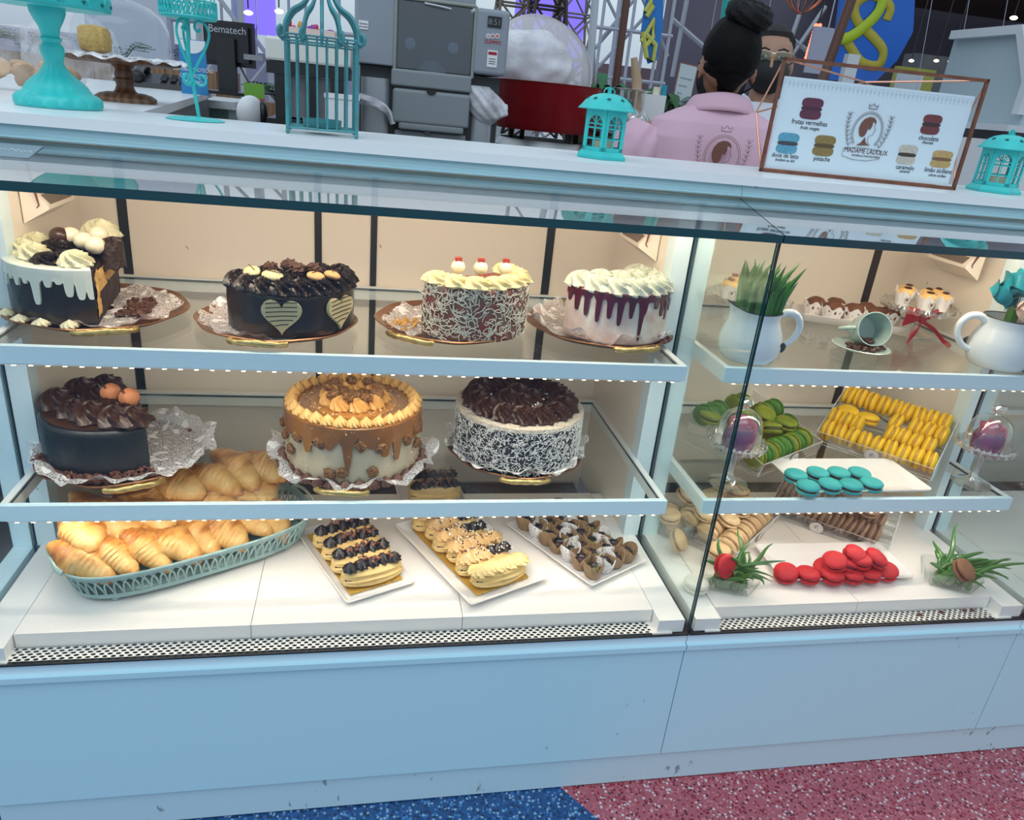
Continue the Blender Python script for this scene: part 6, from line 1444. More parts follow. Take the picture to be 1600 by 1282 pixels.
m.build('keypad', mat('dark_keys', (.06,.06,.065), .5), t, smooth=False)
X0, X1, Z0, Z1 = span(280, 62, 322, 113, 3.2); t = thing('leaflet', 'blue and white printed leaflet standing on the side worktop behind the wire cage', 'leaflet', ((X0+X1)/2, 3.2, 1.2785))
m = MB(); w_ = (X1-X0)/2; m.b2(-w_,w_,-.001,.001,0,Z1-1.2785); m.build('leaflet_sheet', bpaint, t, smooth=False)
m = MB(); m.prism([(w_*cos(a)*1.0, (Z1-1.2785)-.002-abs(w_*.95*sin(a))*(1)) for a in [pi*i/14 for i in range(15)]], -.0005, .0005, Matrix(((1,0,0,0),(0,0,-1,-.002),(0,1,0,0),(0,0,0,1)))); m.build('white_arc', whitep, t, smooth=False)
for k, s in enumerate(('DISTRIBUA PROTECAO','COM AMOR AO','PROXIMO')): text('lettering', s, .019, whitep, t, (0,-.003,.085-.022*k), (pi/2,0,0), sx=.72)
# monitor seen from behind
MY = 3.62; X0, X1, Z0, Z1 = span(326, 34, 399, 104, MY); w_, h_ = (X1-X0)/2*1.12, (Z1-Z0)/2
t = thing('monitor', 'black computer monitor seen from behind on its stand', 'monitor', ((X0+X1)/2-.01, MY, 1.2785), -.22); zc = (Z0+Z1)/2-1.2785
m = MB(); m.b2(-w_,w_,-.012,.012,zc-h_,zc+h_); m.b2(-w_*.86,w_*.86,-.030,-.010,zc-h_*.8,zc+h_*.78); m.build('housing', mat('monitor_black', (.012,.012,.016), .25), t, smooth=False)
m = MB(); m.b2(-.038,.038,-.048,-.026,.012,zc+.02); m.b2(-.11,.11,-.12,.08,0,.012); m.build('stand', blackp, t, smooth=False)
text('lettering', 'Bematech', .040, mat('grey_letters', (.45,.47,.50), .5), t, (.005,-.0315,zc+h_*.60), (pi/2,0,0))
m = MB(); m.b2(.07,.15,-.0325,-.031,zc-h_*.62,zc-h_*.38); m.build('rating_label', mat('grey_label', (.30,.31,.32), .5), t, smooth=False)
m = MB(); m.tube(smo([(.05,-.03,zc-.08),(.14,-.10,.03),(.24,-.06,.02),(.27,.0,.004)]), .004, 6); m.build('cable', blackp, t)
# coffee grinder unit: cream hood on a black body, with sweets on top
X0, X1, Z0, Z1 = span(414, 62, 548, 96, 2.55)
t = thing('coffee_machine', 'cream and black coffee machine behind the square birdcage', 'coffee machine', ((X0+X1)/2, 2.70, 0)); w_ = (X1-X0)/2
zt2 = Z1; zm = g(480, 100, 2.55).z; zb = g(480, 205, 2.55).z
m = MB(); m.b2(-w_,w_,-.15,.15,zm,zt2); o = m.build('cream_hood', mat('cream_plastic', (.68,.69,.64), .35), t, smooth=False); b_ = o.modifiers.new('bevel','BEVEL'); b_.width = .008; b_.segments = 2
m = MB(); m.b2(-w_+.002,w_-.002,-.148,.15,zm-.035,zm-.001); m.b2(-w_+.025,-w_+.06,-.145,.15,zb-.1,zm-.03); m.b2(w_-.06,w_-.02,-.145,.15,zb-.1,zm-.03); m.b2(-.01,.02,-.14,.15,zb-.1,zm-.03); m.b2(-w_,w_*.3,-.17,.15,zb-.1,zb+.03); m.build('black_body', blackp, t, smooth=False)
m = MB(); m.b2(-w_+.055,-.012,-.10,.15,zb+.035,zm-.036); m.b2(.022,w_-.062,-.10,.15,zb+.035,zm-.036); m.build('metal_panel', mat('dull_metal', (.25,.26,.28), .4, metal=.5), t, smooth=False)
m = MB(); m.b2(-w_+.05,w_-.05,-.13,.13,.01,zb-.1); m.build('pedestal', mat('cabinet_grey', (.25,.27,.30), .5), t, smooth=False)
t = thing('sweets_tray', 'shallow open box of coloured sweets on top of the coffee machine', 'box', ((X0+X1)/2-.01, 2.66, zt2+.001))
m = MB()
for a in (-.085,.085): m.b2(a-.002,a+.002,-.06,.06,0,.032)
for a in (-.06,.06): m.b2(-.085,.085,a-.002,a+.002,0,.032)
m.b2(-.085,.085,-.06,.06,0,.003); m.build('card_box', mat('pale_pink_card', (.66,.52,.48), .6), t, smooth=False)
random.seed(14)
for k in range(26):
    c_ = ((.55,.02,.06),(.60,.30,.04),(.25,.05,.40),(.62,.08,.22))[k % 4]; m = MB(); m.ball((0,0,0), .011, 8, (1.6,.8,.7)); o = m.build('wrapped_sweet', mat('sweet_%d' % (k % 4), c_, .3), None); o.location = ((X0+X1)/2-.01+random.uniform(-.07,.07), 2.66+random.uniform(-.045,.045), zt2+.016+random.uniform(0,.026)); o.rotation_euler = (k,.3*k,k*.7)
    tag(o, '%s wrapped sweet in the open box on the coffee machine' % ('red','orange','purple','pink')[k % 4], 'sweet', '%s wrapped sweets' % ('red','orange','purple','pink')[k % 4])
# white box beside
X0, X1, Z0, Z1 = span(508, 148, 560, 204, 2.35)
t = thing('storage_box', 'white square box with a lid behind the birdcage', 'box', ((X0+X1)/2, 2.42, 0)); w_ = (X1-X0)/2
m = MB(); m.b2(-w_,w_,-.06,.06,Z0-.15,Z1-.012); m.build('box_body', whitep, t, smooth=False); m = MB(); m.b2(-w_-.003,w_+.003,-.063,.063,Z1-.012,Z1); m.build('box_lid', whitep, t, smooth=False); m = MB(); m.b2(-w_*.8,w_*.8,-.05,.05,.01,Z0-.151); m.build('box_plinth', lgrey, t, smooth=False)
# card reader and small pack on the lower ledge at left
c = g(392, 178, 2.9); t = thing('card_reader', 'white and black payment terminal below the register desk', 'card reader', (c.x, 2.9, c.z-.06), .4)
m = MB(); m.ball((0,0,.06), .055, 20, (.9,.7,1.1)); m.build('terminal_shell', whitep, t); m = MB(); m.ball((.036,-.014,.062), .036, 18, (.5,.8,1.25)); m.build('terminal_screen', blackp, t); m = MB(); m.b2(-.02,.02,-.02,.02,-c.z+.07,.01); m.build('terminal_post', blackp, t, smooth=False)
c = g(398, 158, 3.1); t = thing('snack_packet', 'green and red printed snack packet beside the payment terminal', 'packet', (c.x, 3.1, c.z-.05))
m = MB(); m.b2(-.035,.035,-.01,.01,.06,.11); m.build('green_label', mat('packet_green', (.18,.42,.05), .4), t, smooth=False); m = MB(); m.b2(-.035,.035,-.01,.01,0,.0595); m.build('red_label', mat('packet_red', (.55,.04,.03), .4), t, smooth=False); m = MB(); m.b2(-.03,.03,-.02,.02,-c.z+.06,-.001); m.build('packet_shelf', lgrey, t, smooth=False)
# ---------------- orange juice machine
JY = 2.85; jx = lambda px, py=110: g(px, py, JY).x; jz = lambda py, px=670: g(px, py, JY).z
grey = mat('machine_blue_grey', (.27,.305,.36), .4); grey2 = mat('machine_grey', (.235,.27,.29), .45); silv = mat('bin_silver', (.40,.44,.48), .3, metal=.4)
XA, XB, XC, XD = jx(557), jx(616), jx(738), jx(790); zj0 = jz(112); cxm = (XA+XD)/2
t = thing('juice_machine', 'tall grey orange juice machine with a dirty glass window and two side bins', 'juice machine', (cxm, JY+.2, 0))
def JB(nm, mt, x0, x1, y0, y1, z0, z1, bev=.006):
    m = MB(); m.b2(x0-cxm, x1-cxm, y0-JY-.2, y1-JY-.2, z0, z1); o = m.build(nm, mt, t, smooth=False)
    if bev: b = o.modifiers.new('bevel','BEVEL'); b.width = bev; b.segments = 3
    return o
JB('left_module', grey, XA, XB-.002, JY, JY+.40, zj0+.004, 1.86); JB('right_module', grey, XC+.002, XD, JY-.01, JY+.40, jz(118,765), jz(14,765), .012)
JB('top_cover', grey, XB, XC, JY+.02, JY+.40, jz(2), 1.80); JB('chamber_back', mat('chamber_dark', (.05,.065,.085), .5), XB+.002, XC-.002, JY+.12, JY+.40, jz(114), jz(2)-.002, 0)
wnd = glass('foggy_window', (.55,.62,.70), 1.45, rough=.25, gain=1.2, base=.07); JB('window', wnd, XB+.008, XC-.008, JY+.002, JY+.006, jz(113)+.005, jz(3)-.004, 0)
m = MB(); z0_, z1_ = jz(115), jz(1)
for a, b in (((XB,z0_),(XC,z0_)),((XC,z0_),(XC,z1_)),((XC,z1_),(XB,z1_)),((XB,z1_),(XB,z0_))): m.bar((a[0]-cxm,-.2,a[1]),(b[0]-cxm,-.2,b[1]),.006,8)
m.build('window_frame', mat('yellowed_frame', (.28,.30,.27), .4), t)
for px, py in ((641,68),(708,75)):
    P_ = g(px, py, JY+.03); m = MB(); m.lathe([(.0001,0),(.018,0),(.018,.004),(.007,.006),(.006,.003),(.0001,.003)], 24, T=tr(P_.x-cxm, -.17, P_.z) @ Matrix.Rotation(pi/2,4,'X')); m.build('press_knob', lgrey, t)
m = MB(); P_ = g(675, 108, JY+.05); m.lathe([(.06,0),(.05,.03),(.025,.055),(.0001,.058)], 28, T=tr(P_.x-cxm,-.14,P_.z-.03)); m.build('juice_cone', mat('pulp_grey_green', (.30,.33,.30), .6), t)
JB('inner_body', mat('machine_core', (.03,.035,.04), .5), XA+.012, XD-.012, JY+.03, JY+.39, .01, zj0+.002, 0)
JB('lower_band', grey2, jx(611,125), jx(736,125), JY-.015, JY+.40, jz(139,672), zj0-.002); JB('band_gap', blackp, jx(613,140), jx(733,140), JY-.005, JY+.3, jz(142,672), jz(139,672), 0)
JB('drawer_panel', grey2, jx(613,170), jx(733,170), JY-.018, JY+.38, jz(196,672), jz(142,672)-.001, .010); JB('drawer_foot', grey2, jx(622,200), jx(724,200), JY-.016, JY+.38, jz(206,672), jz(194,672), .008)
m = MB(); P_ = g(674, 141, JY-.02); m.prism([(.018*cos(a), .016*sin(a)) for a in [pi+pi*i/14 for i in range(15)]], 0, .003, tr(P_.x-cxm, -.2198, P_.z) @ Matrix.Rotation(pi/2,4,'X')); m.build('finger_notch', blackp, t, smooth=False)
JB('machine_base', grey2, jx(616,215), jx(728,215), JY+.01, JY+.40, .01, jz(207,672)); JB('base_catch', mat('catch_grey', (.12,.14,.15), .4), jx(663,206), jx(673,206), JY-.004, JY+.02, jz(210,668), jz(204,668), .002)
for (pa, pb, py0) in ((560,611,121),(737,775,140)):
    xa, xb = jx(pa,170), jx(pb,170); m = MB(); r_ = (xb-xa)/2
    P_ = rrect(xb-xa, .30, .03); m.prism([((xa+xb)/2-cxm+x, y-.03) for x, y in P_], .01, jz(py0,(pa+pb)/2)); m.build('peel_bin', silv, t)
bagm = film('white_bin_bag', (.80,.80,.86), .70, 'wrinkle', 14., .3)
def bag(par, c_, r, sc, s, nm='bin_bag', mt=bagm):
    m = MB(); m.ball(c_, r, 44, sc, mod=lambda d: 1+.16*wob(d.x*1.0+s,d.y,d.z,2.2)+.05*wob(d.x+s,d.y*3,d.z,6)+.012*wob(d.x,d.y+s,d.z*3,14)); return m.build(nm, mt, par)
q0, q1 = g(748, 139, JY-.02), g(778, 176, JY-.02); m = MB()
def fn(u, v):
    k = v; ce = q0.lerp(q1, k); w = .050+.022*sin(pi*min(1,k*1.05)); f = 2*pi*u; wr = 1+.07*sin(f*5+k*4)+.05*sin(f*11-k*7)
    if k > .86: w *= 1-.55*((k-.86)/.14)**2
    return (ce.x-cxm+w*wr*cos(f)*.95, -.165+w*.75*wr*sin(f), q0.z+.01-(q0.z-q1.z+.045)*k-.018*cos(f)*k*(-1 if k > .5 else 0))
m.grid(fn, 60, 26, cu=True); m.build('bin_bag', bagm, t)
m = MB(); q = [g(a, b, JY-.05) for a, b in ((556,152),(575,158),(595,166),(608,176),(614,195))]; m.tube([(p.x-cxm, -.21, p.z) for p in smo(q)], lambda u: .017-.008*u, 12, star=lambda a, u: 1+.25*sin(3*a+9*u)); m.build('bin_bag_rim', bagm, t)
P_ = g(773, 35, JY-.012); m = MB(); m.b2(P_.x-cxm-.024,P_.x-cxm+.024,-.214,-.210,P_.z-.016,P_.z+.018); dsp = m.build('display', mat('display_black', (.008,.01,.012), .2), t, smooth=False)
text('lettering', '8:51', .026, mat('display_digits', (.20,.24,.24), .5), dsp, (P_.x-cxm,-.2146,P_.z), (pi/2,0,0))
for k, px in enumerate((763,770,777)):
    P_ = g(px, 56.5, JY-.012); m = MB(); T = tr(P_.x-cxm,-.210,P_.z) @ Matrix.Rotation(pi/2,4,'X'); m.lathe([(.0001,.003),(.0085,.003),(.0085,0)], 20, T=T); b_ = m.build('round_button', lgrey, t); m = MB(); m.lathe([(.0001,.0036),(.0045,.0036),(.0045,.003)], 14, T=T); m.build('button_mark', mat(('mark_grey','mark_red','mark_red')[k], ((.4,.4,.42),(.60,.10,.06),(.60,.10,.06))[k], .5), b_)
P_ = g(770, 66, JY-.012); text('lettering', 'ZUMMO', .016, mat('logo_red', (.50,.02,.03), .5), t, (P_.x-cxm,-.2118,P_.z), (pi/2,0,0))
P_ = g(769, 92, JY-.012); m = MB(); m.mi = 0; m.b2(P_.x-cxm-.018,P_.x-cxm+.018,-.2125,-.2105,P_.z-.027,P_.z+.027); m.mi = 1; m.b2(P_.x-cxm-.015,P_.x-cxm+.015,-.2130,-.2120,P_.z+.012,P_.z+.022); m.mi = 2
for dz in (.0,-.008,-.015): m.b2(P_.x-cxm-.012,P_.x-cxm+.012,-.2130,-.2120,P_.z+dz-.002,P_.z+dz+.001)
m.build('warning_label', [whitep, mat('label_red', (.35,.01,.03), .5), mat('label_text', (.15,.15,.18), .6)], t, smooth=False)
P_ = g(568, 39, JY); m = MB(); m.b2(P_.x-cxm-.016,P_.x-cxm+.016,-.2030,-.2005,P_.z-.013,P_.z+.013); s_ = m.build('small_sticker', whitep, t, smooth=False); text('lettering', 'Questao', .008, ink, s_, (P_.x-cxm,-.2036,P_.z+.004), (pi/2,0,0)); text('lettering', 'de Justica', .008, ink, s_, (P_.x-cxm,-.2036,P_.z-.005), (pi/2,0,0))
P_ = g(684, 10, JY); m = MB(); m.tube(smo([(P_.x-cxm-.045,-.212,P_.z+.004),(P_.x-cxm,-.222,P_.z),(P_.x-cxm+.045,-.212,P_.z-.004)]), .003, 6); m.build('window_handle', lgrey, t)
# ---------------- red pan with lid, bag and its burner
RY = 3.35; X0, X1, Z0, Z1 = span(780, 130, 935, 206, RY); rx = (X0+X1)/2; r_ = (X1-X0)/2*1.12
t = thing('red_pan', 'large round deep red enamel pan standing behind the juice machine', 'pan', (rx+.02, RY+r_*.55, Z0))
m = MB(); m.lathe([(.0001,0),(r_*.95,0),(r_,.02),(r_*1.01,Z1-Z0-.01),(r_*1.04,Z1-Z0),(r_*1.0,Z1-Z0),(r_*.97,.02),(.0001,.012)], 72); m.build('pan_body', mat('red_enamel', (.32,.012,.018), .28, noise=.4, ns=5, col2=(.22,.008,.012), coat=.3), t)
b2_ = thing('burner', 'black gas burner with steel stand under the red pan', 'burner', (rx+.02, RY+r_*.55, 0))
m = MB(); m.lathe([(.20,Z0-.10),(.22,Z0-.07),(.20,Z0-.04)], 40); m.build('burner_ring', steel, b2_)
for k in range(4):
    a = .4+k*pi/2; m = MB(); m.bar((.24*cos(a),.24*sin(a),.005),(.18*cos(a),.18*sin(a),Z0-.003),.012,8); m.build('leg', blackp, b2_)
m = MB(); m.b2(-.10,.10,-.20,-.12,Z0-.14,Z0-.10); m.build('valve', blackp, b2_, smooth=False)
P_ = g(856, 96, RY+.15); t = thing('dome_lid', 'big round translucent lid leaning inside the red pan', 'lid', (P_.x, RY+.25, P_.z-.02), (math.radians(62),math.radians(14),0))
m = MB(); R_ = .235; m.lathe([(R_,0),(R_*1.02,.004),(R_*.98,.02),(R_*.80,.07),(R_*.45,.105),(.0001,.115)], 64); m.build('lid_shell', film('milky_lid', (.62,.58,.62), .82, None, rough=.25), t)
m = MB(); m.tube([(R_*cos(2*pi*k/60),R_*sin(2*pi*k/60),0) for k in range(60)], .009, 8, closed=True); m.build('lid_rim', mat('pale_rim', (.66,.62,.66), .3), t)
t = thing('plastic_bag', 'large bunched white plastic bag lying in the red pan', 'bag', (rx-.09, RY+.10, Z1-.01)); bag(t, (0,0,.085), .145, (1.35,.7,.85), 5, 'plastic_film', film('white_bag_film', (.92,.93,.97), .85, 'wrinkle', 9., .3))
# ---------------- glasses, napkin box and plants at the window ledge
GY = 3.0; zl = g(985, 212, GY).z
t = thing('window_ledge', 'white ledge cabinet with wooden trim behind the glasses', 'cabinet', (1.32, GY+.25, 0)); m = MB(); m.b2(-.30,1.0,-.30,.30,.01,zl-.035); m.build('cabinet_body', lgrey, t, smooth=False); m = MB(); m.b2(-.31,1.01,-.31,.31,zl-.034,zl-.004); m.build('ledge_top', wd2, t, smooth=False)
X0, X1, _, _ = span(945, 205, 1003, 212, GY-.1); m = MB(); m.b2(X0,X1+.05,GY-.2,GY+.15,zl-.003,zl+.006); tag(m.build('drip_tray', blackp, smooth=False), 'black tray holding upside-down wine glasses', 'tray')
wg = MB(); wg.lathe([(.030,0),(.036,.03),(.034,.06),(.016,.085),(.004,.095),(.004,.150),(.012,.155),(.032,.158),(.032,.160),(.0001,.160)], 28); wgm = wg.mesh('wine_glass', crys)
for k, (px, dy, w_n) in enumerate(((962,.04,'leftmost in front'),(974,.10,'second from the left at the back'),(986,.0,'third from the left'),(998,.08,'rightmost'))):
    P_ = g(px, 205, GY-.12+dy); o = put('wine_glass', wgm, None, (P_.x, GY-.12+dy, zl+.0065)); tag(o, 'upside-down wine glass on the black tray, %s' % w_n, 'wine glass', 'wine glasses on the tray')
tm = MB(); tm.lathe([(.026,0),(.030,.06),(.028,.061),(.024,.002),(.0001,.003)], 24); tmm = tm.mesh('tumbler', crys)
for k, px in enumerate((966,980,994)):
    P_ = g(px, 203, GY-.17); o = put('tumbler', tmm, None, (P_.x, GY-.185, zl+.0065)); tag(o, 'short clear tumbler at the front of the black tray, %s' % ('left','middle','right')[k], 'glass', 'tumblers on the tray')
P_ = g(1022, 155, GY+.1); t = thing('napkin_box', 'small white box with napkins and a lighter in front of the window plants', 'box', (P_.x, GY+.12, zl-.0035)); zz = P_.z-zl
m = MB(); m.b2(-.045,.045,-.035,.035,0,zz+.02); m.build('box_body', whitep, t, smooth=False); m = MB(); m.lathe([(.0001,0),(.014,0),(.014,.03),(.0001,.03)], 16, T=tr(.012,0,zz+.02)); m.build('paper_roll', mat('cream_paper', (.70,.68,.50), .6), t); m = MB(); m.b2(.035,.052,-.01,.01,zz,zz+.06); m.build('blue_packet', mat('packet_blue', (.02,.30,.42), .5), t, smooth=False)
P_ = g(1003, 150, GY+.02); t = thing('wooden_paddle', 'light wooden paddle standing among the window plants', 'paddle', (P_.x, GY, zl-.0035), (0,-.18,0)); m = MB(); m.tube([(0,0,0),(0,0,P_.z-zl+.06),(-.01,0,P_.z-zl+.14)], lambda u: .012+.008*sin(pi*u), 10); m.build('blade', mat('light_wood', (.45,.32,.20), .6), t)
def leafy(x, y, z, h, n, label, seed, col=(.025,.12,.04), flowers=None, base=.12):
    t = thing('potted_plant', label, 'plant', (x,y,z)); random.seed(seed)
    m = MB(); m.lathe([(.0001,0),(base*.45,0),(base*.6,base*.7),(base*.55,base*.7),(.0001,base*.65)], 24); m.build('pot', mat('plant_pot', (.25,.17,.12), .6), t)
    for k in range(n):
        a = random.uniform(0,6.28); L = h*random.uniform(.5,1.0); sp_ = random.uniform(.1,.6); P = Vector((cos(a)*sp_*L,sin(a)*sp_*L*.6,base*.6+L)); w_ = random.uniform(.018,.032); d = Vector((cos(a),sin(a),.3)).normalized(); sd = d.cross(Vector((0,0,1))).normalized()
        m = MB(); m.grid(lambda u, v: tuple(P+d*(u-.5)*.10+sd*(v-.5)*2*w_*sin(pi*min(.97,max(.03,u)))+Vector((0,0,-.05*(u-.3)**2*4-.012*abs(v-.5)))), 8, 5); m.tube([(0,0,base*.6),tuple(P*.5+Vector((0,0,.02))),tuple(P)], .002, 4)
        o = m.build('leaf', mat('plant_leaf_%d' % seed, col, .5), t)
    if flowers:
        for k in range(5): m = MB(); m.ball((random.uniform(-.12,.12),random.uniform(-.06,.02),base*.6+h*random.uniform(.1,.5)), .028, 12, (1.3,.8,.6)); m.build('flower', mat('flower_%d' % seed, flowers, .6), t)
    return t
for k, (px, py, h, lab, col, fl) in enumerate(((935,150,.30,'tall leafy plant with teal flowers left of the copper pole',(.03,.16,.06),(.02,.35,.40)),(965,160,.20,'low leafy plant with lilac flowers at the foot of the copper pole',(.02,.11,.04),(.55,.35,.62)),(1040,150,.26,'spiky green plant behind the napkin box',(.02,.10,.03),None),(905,170,.24,'broad leafed plant behind the red pan',(.02,.12,.04),None))):
    P_ = g(px, py, 3.75); leafy(P_.x, 3.75, 1.17, h, 26, lab, 20+k, col, fl)
t = thing('window_sill', 'long white sill carrying the plants by the window', 'sill', (1.3, 3.85, 0)); m = MB(); m.b2(-.9,2.4,-.16,.16,1.13,1.169); m.build('sill_board', lgrey, t, smooth=False); m = MB(); m.b2(-.88,2.38,-.12,.12,.01,1.129); m.build('sill_wall', lgrey, t, smooth=False)
# standing notice
X0, X1, Z0, Z1 = span(1052, 97, 1080, 148, 3.72); t = thing('notice_board', 'white printed notice in a thin copper frame on the sill', 'notice', ((X0+X1)/2, 3.72, 1.1695), (-.12,.10,0)); w_ = (X1-X0)/2; h_ = Z1-1.1695
m = MB(); m.b2(-w_,w_,-.003,.003,0,h_); m.build('notice_sheet', mat('notice_white', (.48,.56,.60), .5), t, smooth=False); m = MB(); [m.bar(a, b, .004, 6) for a, b in (((-w_,0,0),(-w_,0,h_)),((w_,0,0),(w_,0,h_)),((-w_,0,h_),(w_,0,h_)))]; m.build('notice_frame', cop, t)
m = MB(); [m.b2(-w_*.7,w_*.7-.02*(k%3),-.0045,-.003,h_*.85-.035*k,h_*.85-.035*k+.005) for k in range(5)]; m.build('notice_lines', mat('faint_text', (.25,.30,.33), .6), t, smooth=False)
# ---------------- griddle oven at the right
OY = 3.3; o0 = g(1480, 185, OY); o1 = g(1700, 215, OY); zt3 = g(1560, 105, OY).z
ovm = mat('pale_enamel_steel', (.42,.52,.56), .35); ov = thing('grill_hood', 'pale blue steel oven with sloping hood and louvred side, far right', 'oven', (o0.x+.40, OY, 0))
L_ = o1.x-o0.x+.5; zb3 = o0.z
m = MB(); pr3 = [(0,0),(0,.24),(.10,.40),(.62,.40),(.62,0)]
m.add([(0,y,zb3+z) for y, z in pr3]+[(L_,y,zb3+z) for y, z in pr3], [(4,3,2,1,0),(5,6,7,8,9)]+[(i,(i+1)%5,5+(i+1)%5,5+i) for i in range(5)]); m.build('oven_body', ovm, ov, smooth=False)
m = MB(); pr4 = [(-.02,.05),(-.02,.20),(.13,.44),(.60,.44),(.60,.40),(.15,.40),(.02,.19),(.02,.05)]; n = len(pr4)
m.add([(-.05,y,zb3+z) for y, z in pr4]+[(0-.001,y,zb3+z) for y, z in pr4], [tuple(range(n))[::-1], tuple(range(n,2*n))]+[(i,(i+1)%n,n+(i+1)%n,n+i) for i in range(n)]); m.build('side_cheek', lgrey, ov, smooth=False)
m = MB()
for j in range(3):
    for i in range(3): m.b2(.10+.07*i,.155+.07*i,-.0015,.001,zb3+.13+.018*j-.01,zb3+.137+.018*j-.01)
m.b2(.03,.07,-.0015,.001,zb3+.06,zb3+.09); m.build('louvres', mat('louvre_dark', (.02,.025,.03), .6), ov, smooth=False)
m = MB(); m.b2(-.15,L_,-.10,.62,zb3-.03,zb3-.001); m.build('oven_shelf', lgrey, ov, smooth=False); m = MB(); m.b2(-.15,L_,-.10,.62,zb3-.07,zb3-.031); m.build('dark_gap', blackp, ov, smooth=False); m = MB(); m.b2(-.15,L_,-.12,.62,.01,zb3-.071); m.build('oven_cabinet', whitep, ov, smooth=False)
# ---------------- poles, banner, pendant lamp
def pole(px0, py0, px1, py1, Y, r, mt, nm, lab, zt_=3.2):
    a, b = g(px0, py0, Y), g(px1, py1, Y); d = (a-b)/max(.01,(a.z-b.z)); top = b+d*(zt_-b.z); bot = b+d*(.0-b.z); m = MB(); m.tube([(0,0,0),tuple(top-Vector((bot.x,bot.y,0)))], r, 14); o = m.build(nm, mt, None); o.location = (bot.x, bot.y, 0); return tag(o, lab, 'pole')
brz = mat('copper_brown_pole', (.12,.055,.04), .4, metal=.3)
pole(979, 0, 960, 145, 3.95, .019, brz, 'pole', 'thin copper brown pole beside the blue flag')
pole(1330, 0, 1296, 95, 3.98, .026, brz, 'pole', 'copper brown pole beside the blue ribbon banner')
pole(1141, 0, 1138, 24, 3.98, .038, mat('turquoise_post', (.02,.42,.38), .4), 'pole', 'turquoise post above the hair bun')
pole(930, 0, 920, 120, 4.15, .020, mat('white_post', (.62,.66,.74), .5), 'pole', 'white window post right of the lattice tower')
bY = 4.3; bl_m = mat('banner_blue', (.008,.13,.58), .5); P0_ = g(1306, 125, bY); P1_ = g(1435, 140, bY)
t = thing('banner', 'blue banner with a yellow ribbon figure like an eight', 'banner', (0,bY,0))
cs = [g(a, b, bY) for a, b in ((1296,125),(1366,128),(1400,95),(1425,50),(1432,-70),(1320,-70))]
m = MB(); m.prism([(p.x, p.z) for p in cs], -.01, .01, Matrix(((1,0,0,0),(0,0,-1,0),(0,1,0,0),(0,0,0,1)))); m.build('blue_cloth', bl_m, t, smooth=False)
def ribbon(pts, w, mt, nm, dy):
    q = [g(a, b, bY) for a, b in pts]; q = smo([(p.x, dy, p.z) for p in q], 8); m = MB(); N = len(q)
    def fn(u, v):
        k = min(int(round(u*(N-1))), N-1); d = (q[min(k+1,N-1)]-q[max(k-1,0)]).normalized(); nr = Vector((-d.z,0,d.x)); P = q[k]+nr*(v-.5)*w; return tuple(P)
    m.grid(fn, N, 3); o = m.build(nm, mt, t); s_ = o.modifiers.new('thickness','SOLIDIFY'); s_.thickness = .004; return o
yo = mat('ribbon_olive', (.46,.38,.035), .5); yl = mat('ribbon_lime', (.45,.60,.02), .5)
ribbon([(1383,32),(1388,10),(1360,-8),(1335,8),(1338,34),(1362,58),(1378,80),(1370,102),(1345,98),(1328,76),(1318,60)], .052, yo, 'olive_ribbon', -.014)
ribbon([(1306,62),(1325,58),(1350,40),(1370,18),(1375,-5),(1365,-25)], .058, yl, 'lime_ribbon', -.020)
# hanging flag
t = thing('flag', 'blue and yellow translucent flag hanging at the window', 'flag', (0,4.05,0))
m = MB(); q0 = [g(a, b, 4.05) for a, b in ((1012,-20),(1036,-20),(1036,40),(1026,95),(1012,100),(1000,60),(1005,20))]
m.prism([(p.x, p.z) for p in q0], -.002, .002, Matrix(((1,0,0,0),(0,0,-1,0),(0,1,0,0),(0,0,0,1)))); m.build('blue_cloth', mat('flag_blue', (.02,.20,.62), .6), t, smooth=False)
m = MB()
for pts in (((1008,18),(1018,0),(1020,10),(1010,26)),((1004,50),(1010,90),(1020,96),(1024,70),(1008,52)),((1002,65),(1022,30),(1020,58),(1006,75))):
    m.tube([(g(a,b,4.04).x, -.012, g(a,b,4.04).z) for a, b in pts], .012, 6)
m.build('yellow_figure', mat('flag_yellow', (.60,.60,.12), .6), t)
P_ = g(1253, 8, 3.4); t = thing('pendant_lamp', 'copper wire pendant lamp hanging above the sign', 'lamp', (P_.x, 3.4, P_.z)); m = MB()
for k in range(14):
    a = 2*pi*k/14; m.tube(smo([(.02*cos(a),.02*sin(a),.16),(.085*cos(a),.085*sin(a),.10),(.075*cos(a),.075*sin(a),.02),(.012*cos(a),.012*sin(a),-.035)], 4), .0022, 5)
m.build('wire_shade', mat('copper_wire', (.30,.10,.06), .3, metal=.7), t); m = MB(); m.ball((0,0,.06), .028, 14); m.build('bulb', mat('warm_bulb', (1,.85,.6), .4, emit=(1,.72,.45), es=6.), t); m = MB(); m.bar((0,0,.15),(0,0,3.2-P_.z),.003,6); m.build('cord', blackp, t)
# ---------------- lattice towers and shop window structure
def lattice(x, y, z0, z1, w0, w1, mt, nm, lab, n=7, r=.006, cat='tower model'):
    t = thing(nm, lab, cat, (x,y,0)); m = MB()
    wz = lambda u: w1+(w0-w1)*(1-u)**2.2
    lv_ = [z0+(z1-z0)*k/n for k in range(n+1)]; C4 = lambda k: [Vector((sx*wz(k/n), sy*wz(k/n), lv_[k])) for sx, sy in ((-1,-1),(1,-1),(1,1),(-1,1))]
    for k in range(n):
        a, b = C4(k), C4(k+1)
        for i in range(4):
            j = (i+1)%4; m.bar(a[i], b[i], r*1.5, 5); m.bar(a[i], b[j], r, 4); m.bar(a[j], b[i], r, 4); m.bar(b[i], b[j], r, 4)
    m.build('lattice', mt, t, smooth=False); m = MB(); m.b2(-w0,w0,-w0,w0,.01,z0); m.build('plinth', lgrey, t, smooth=False); return t
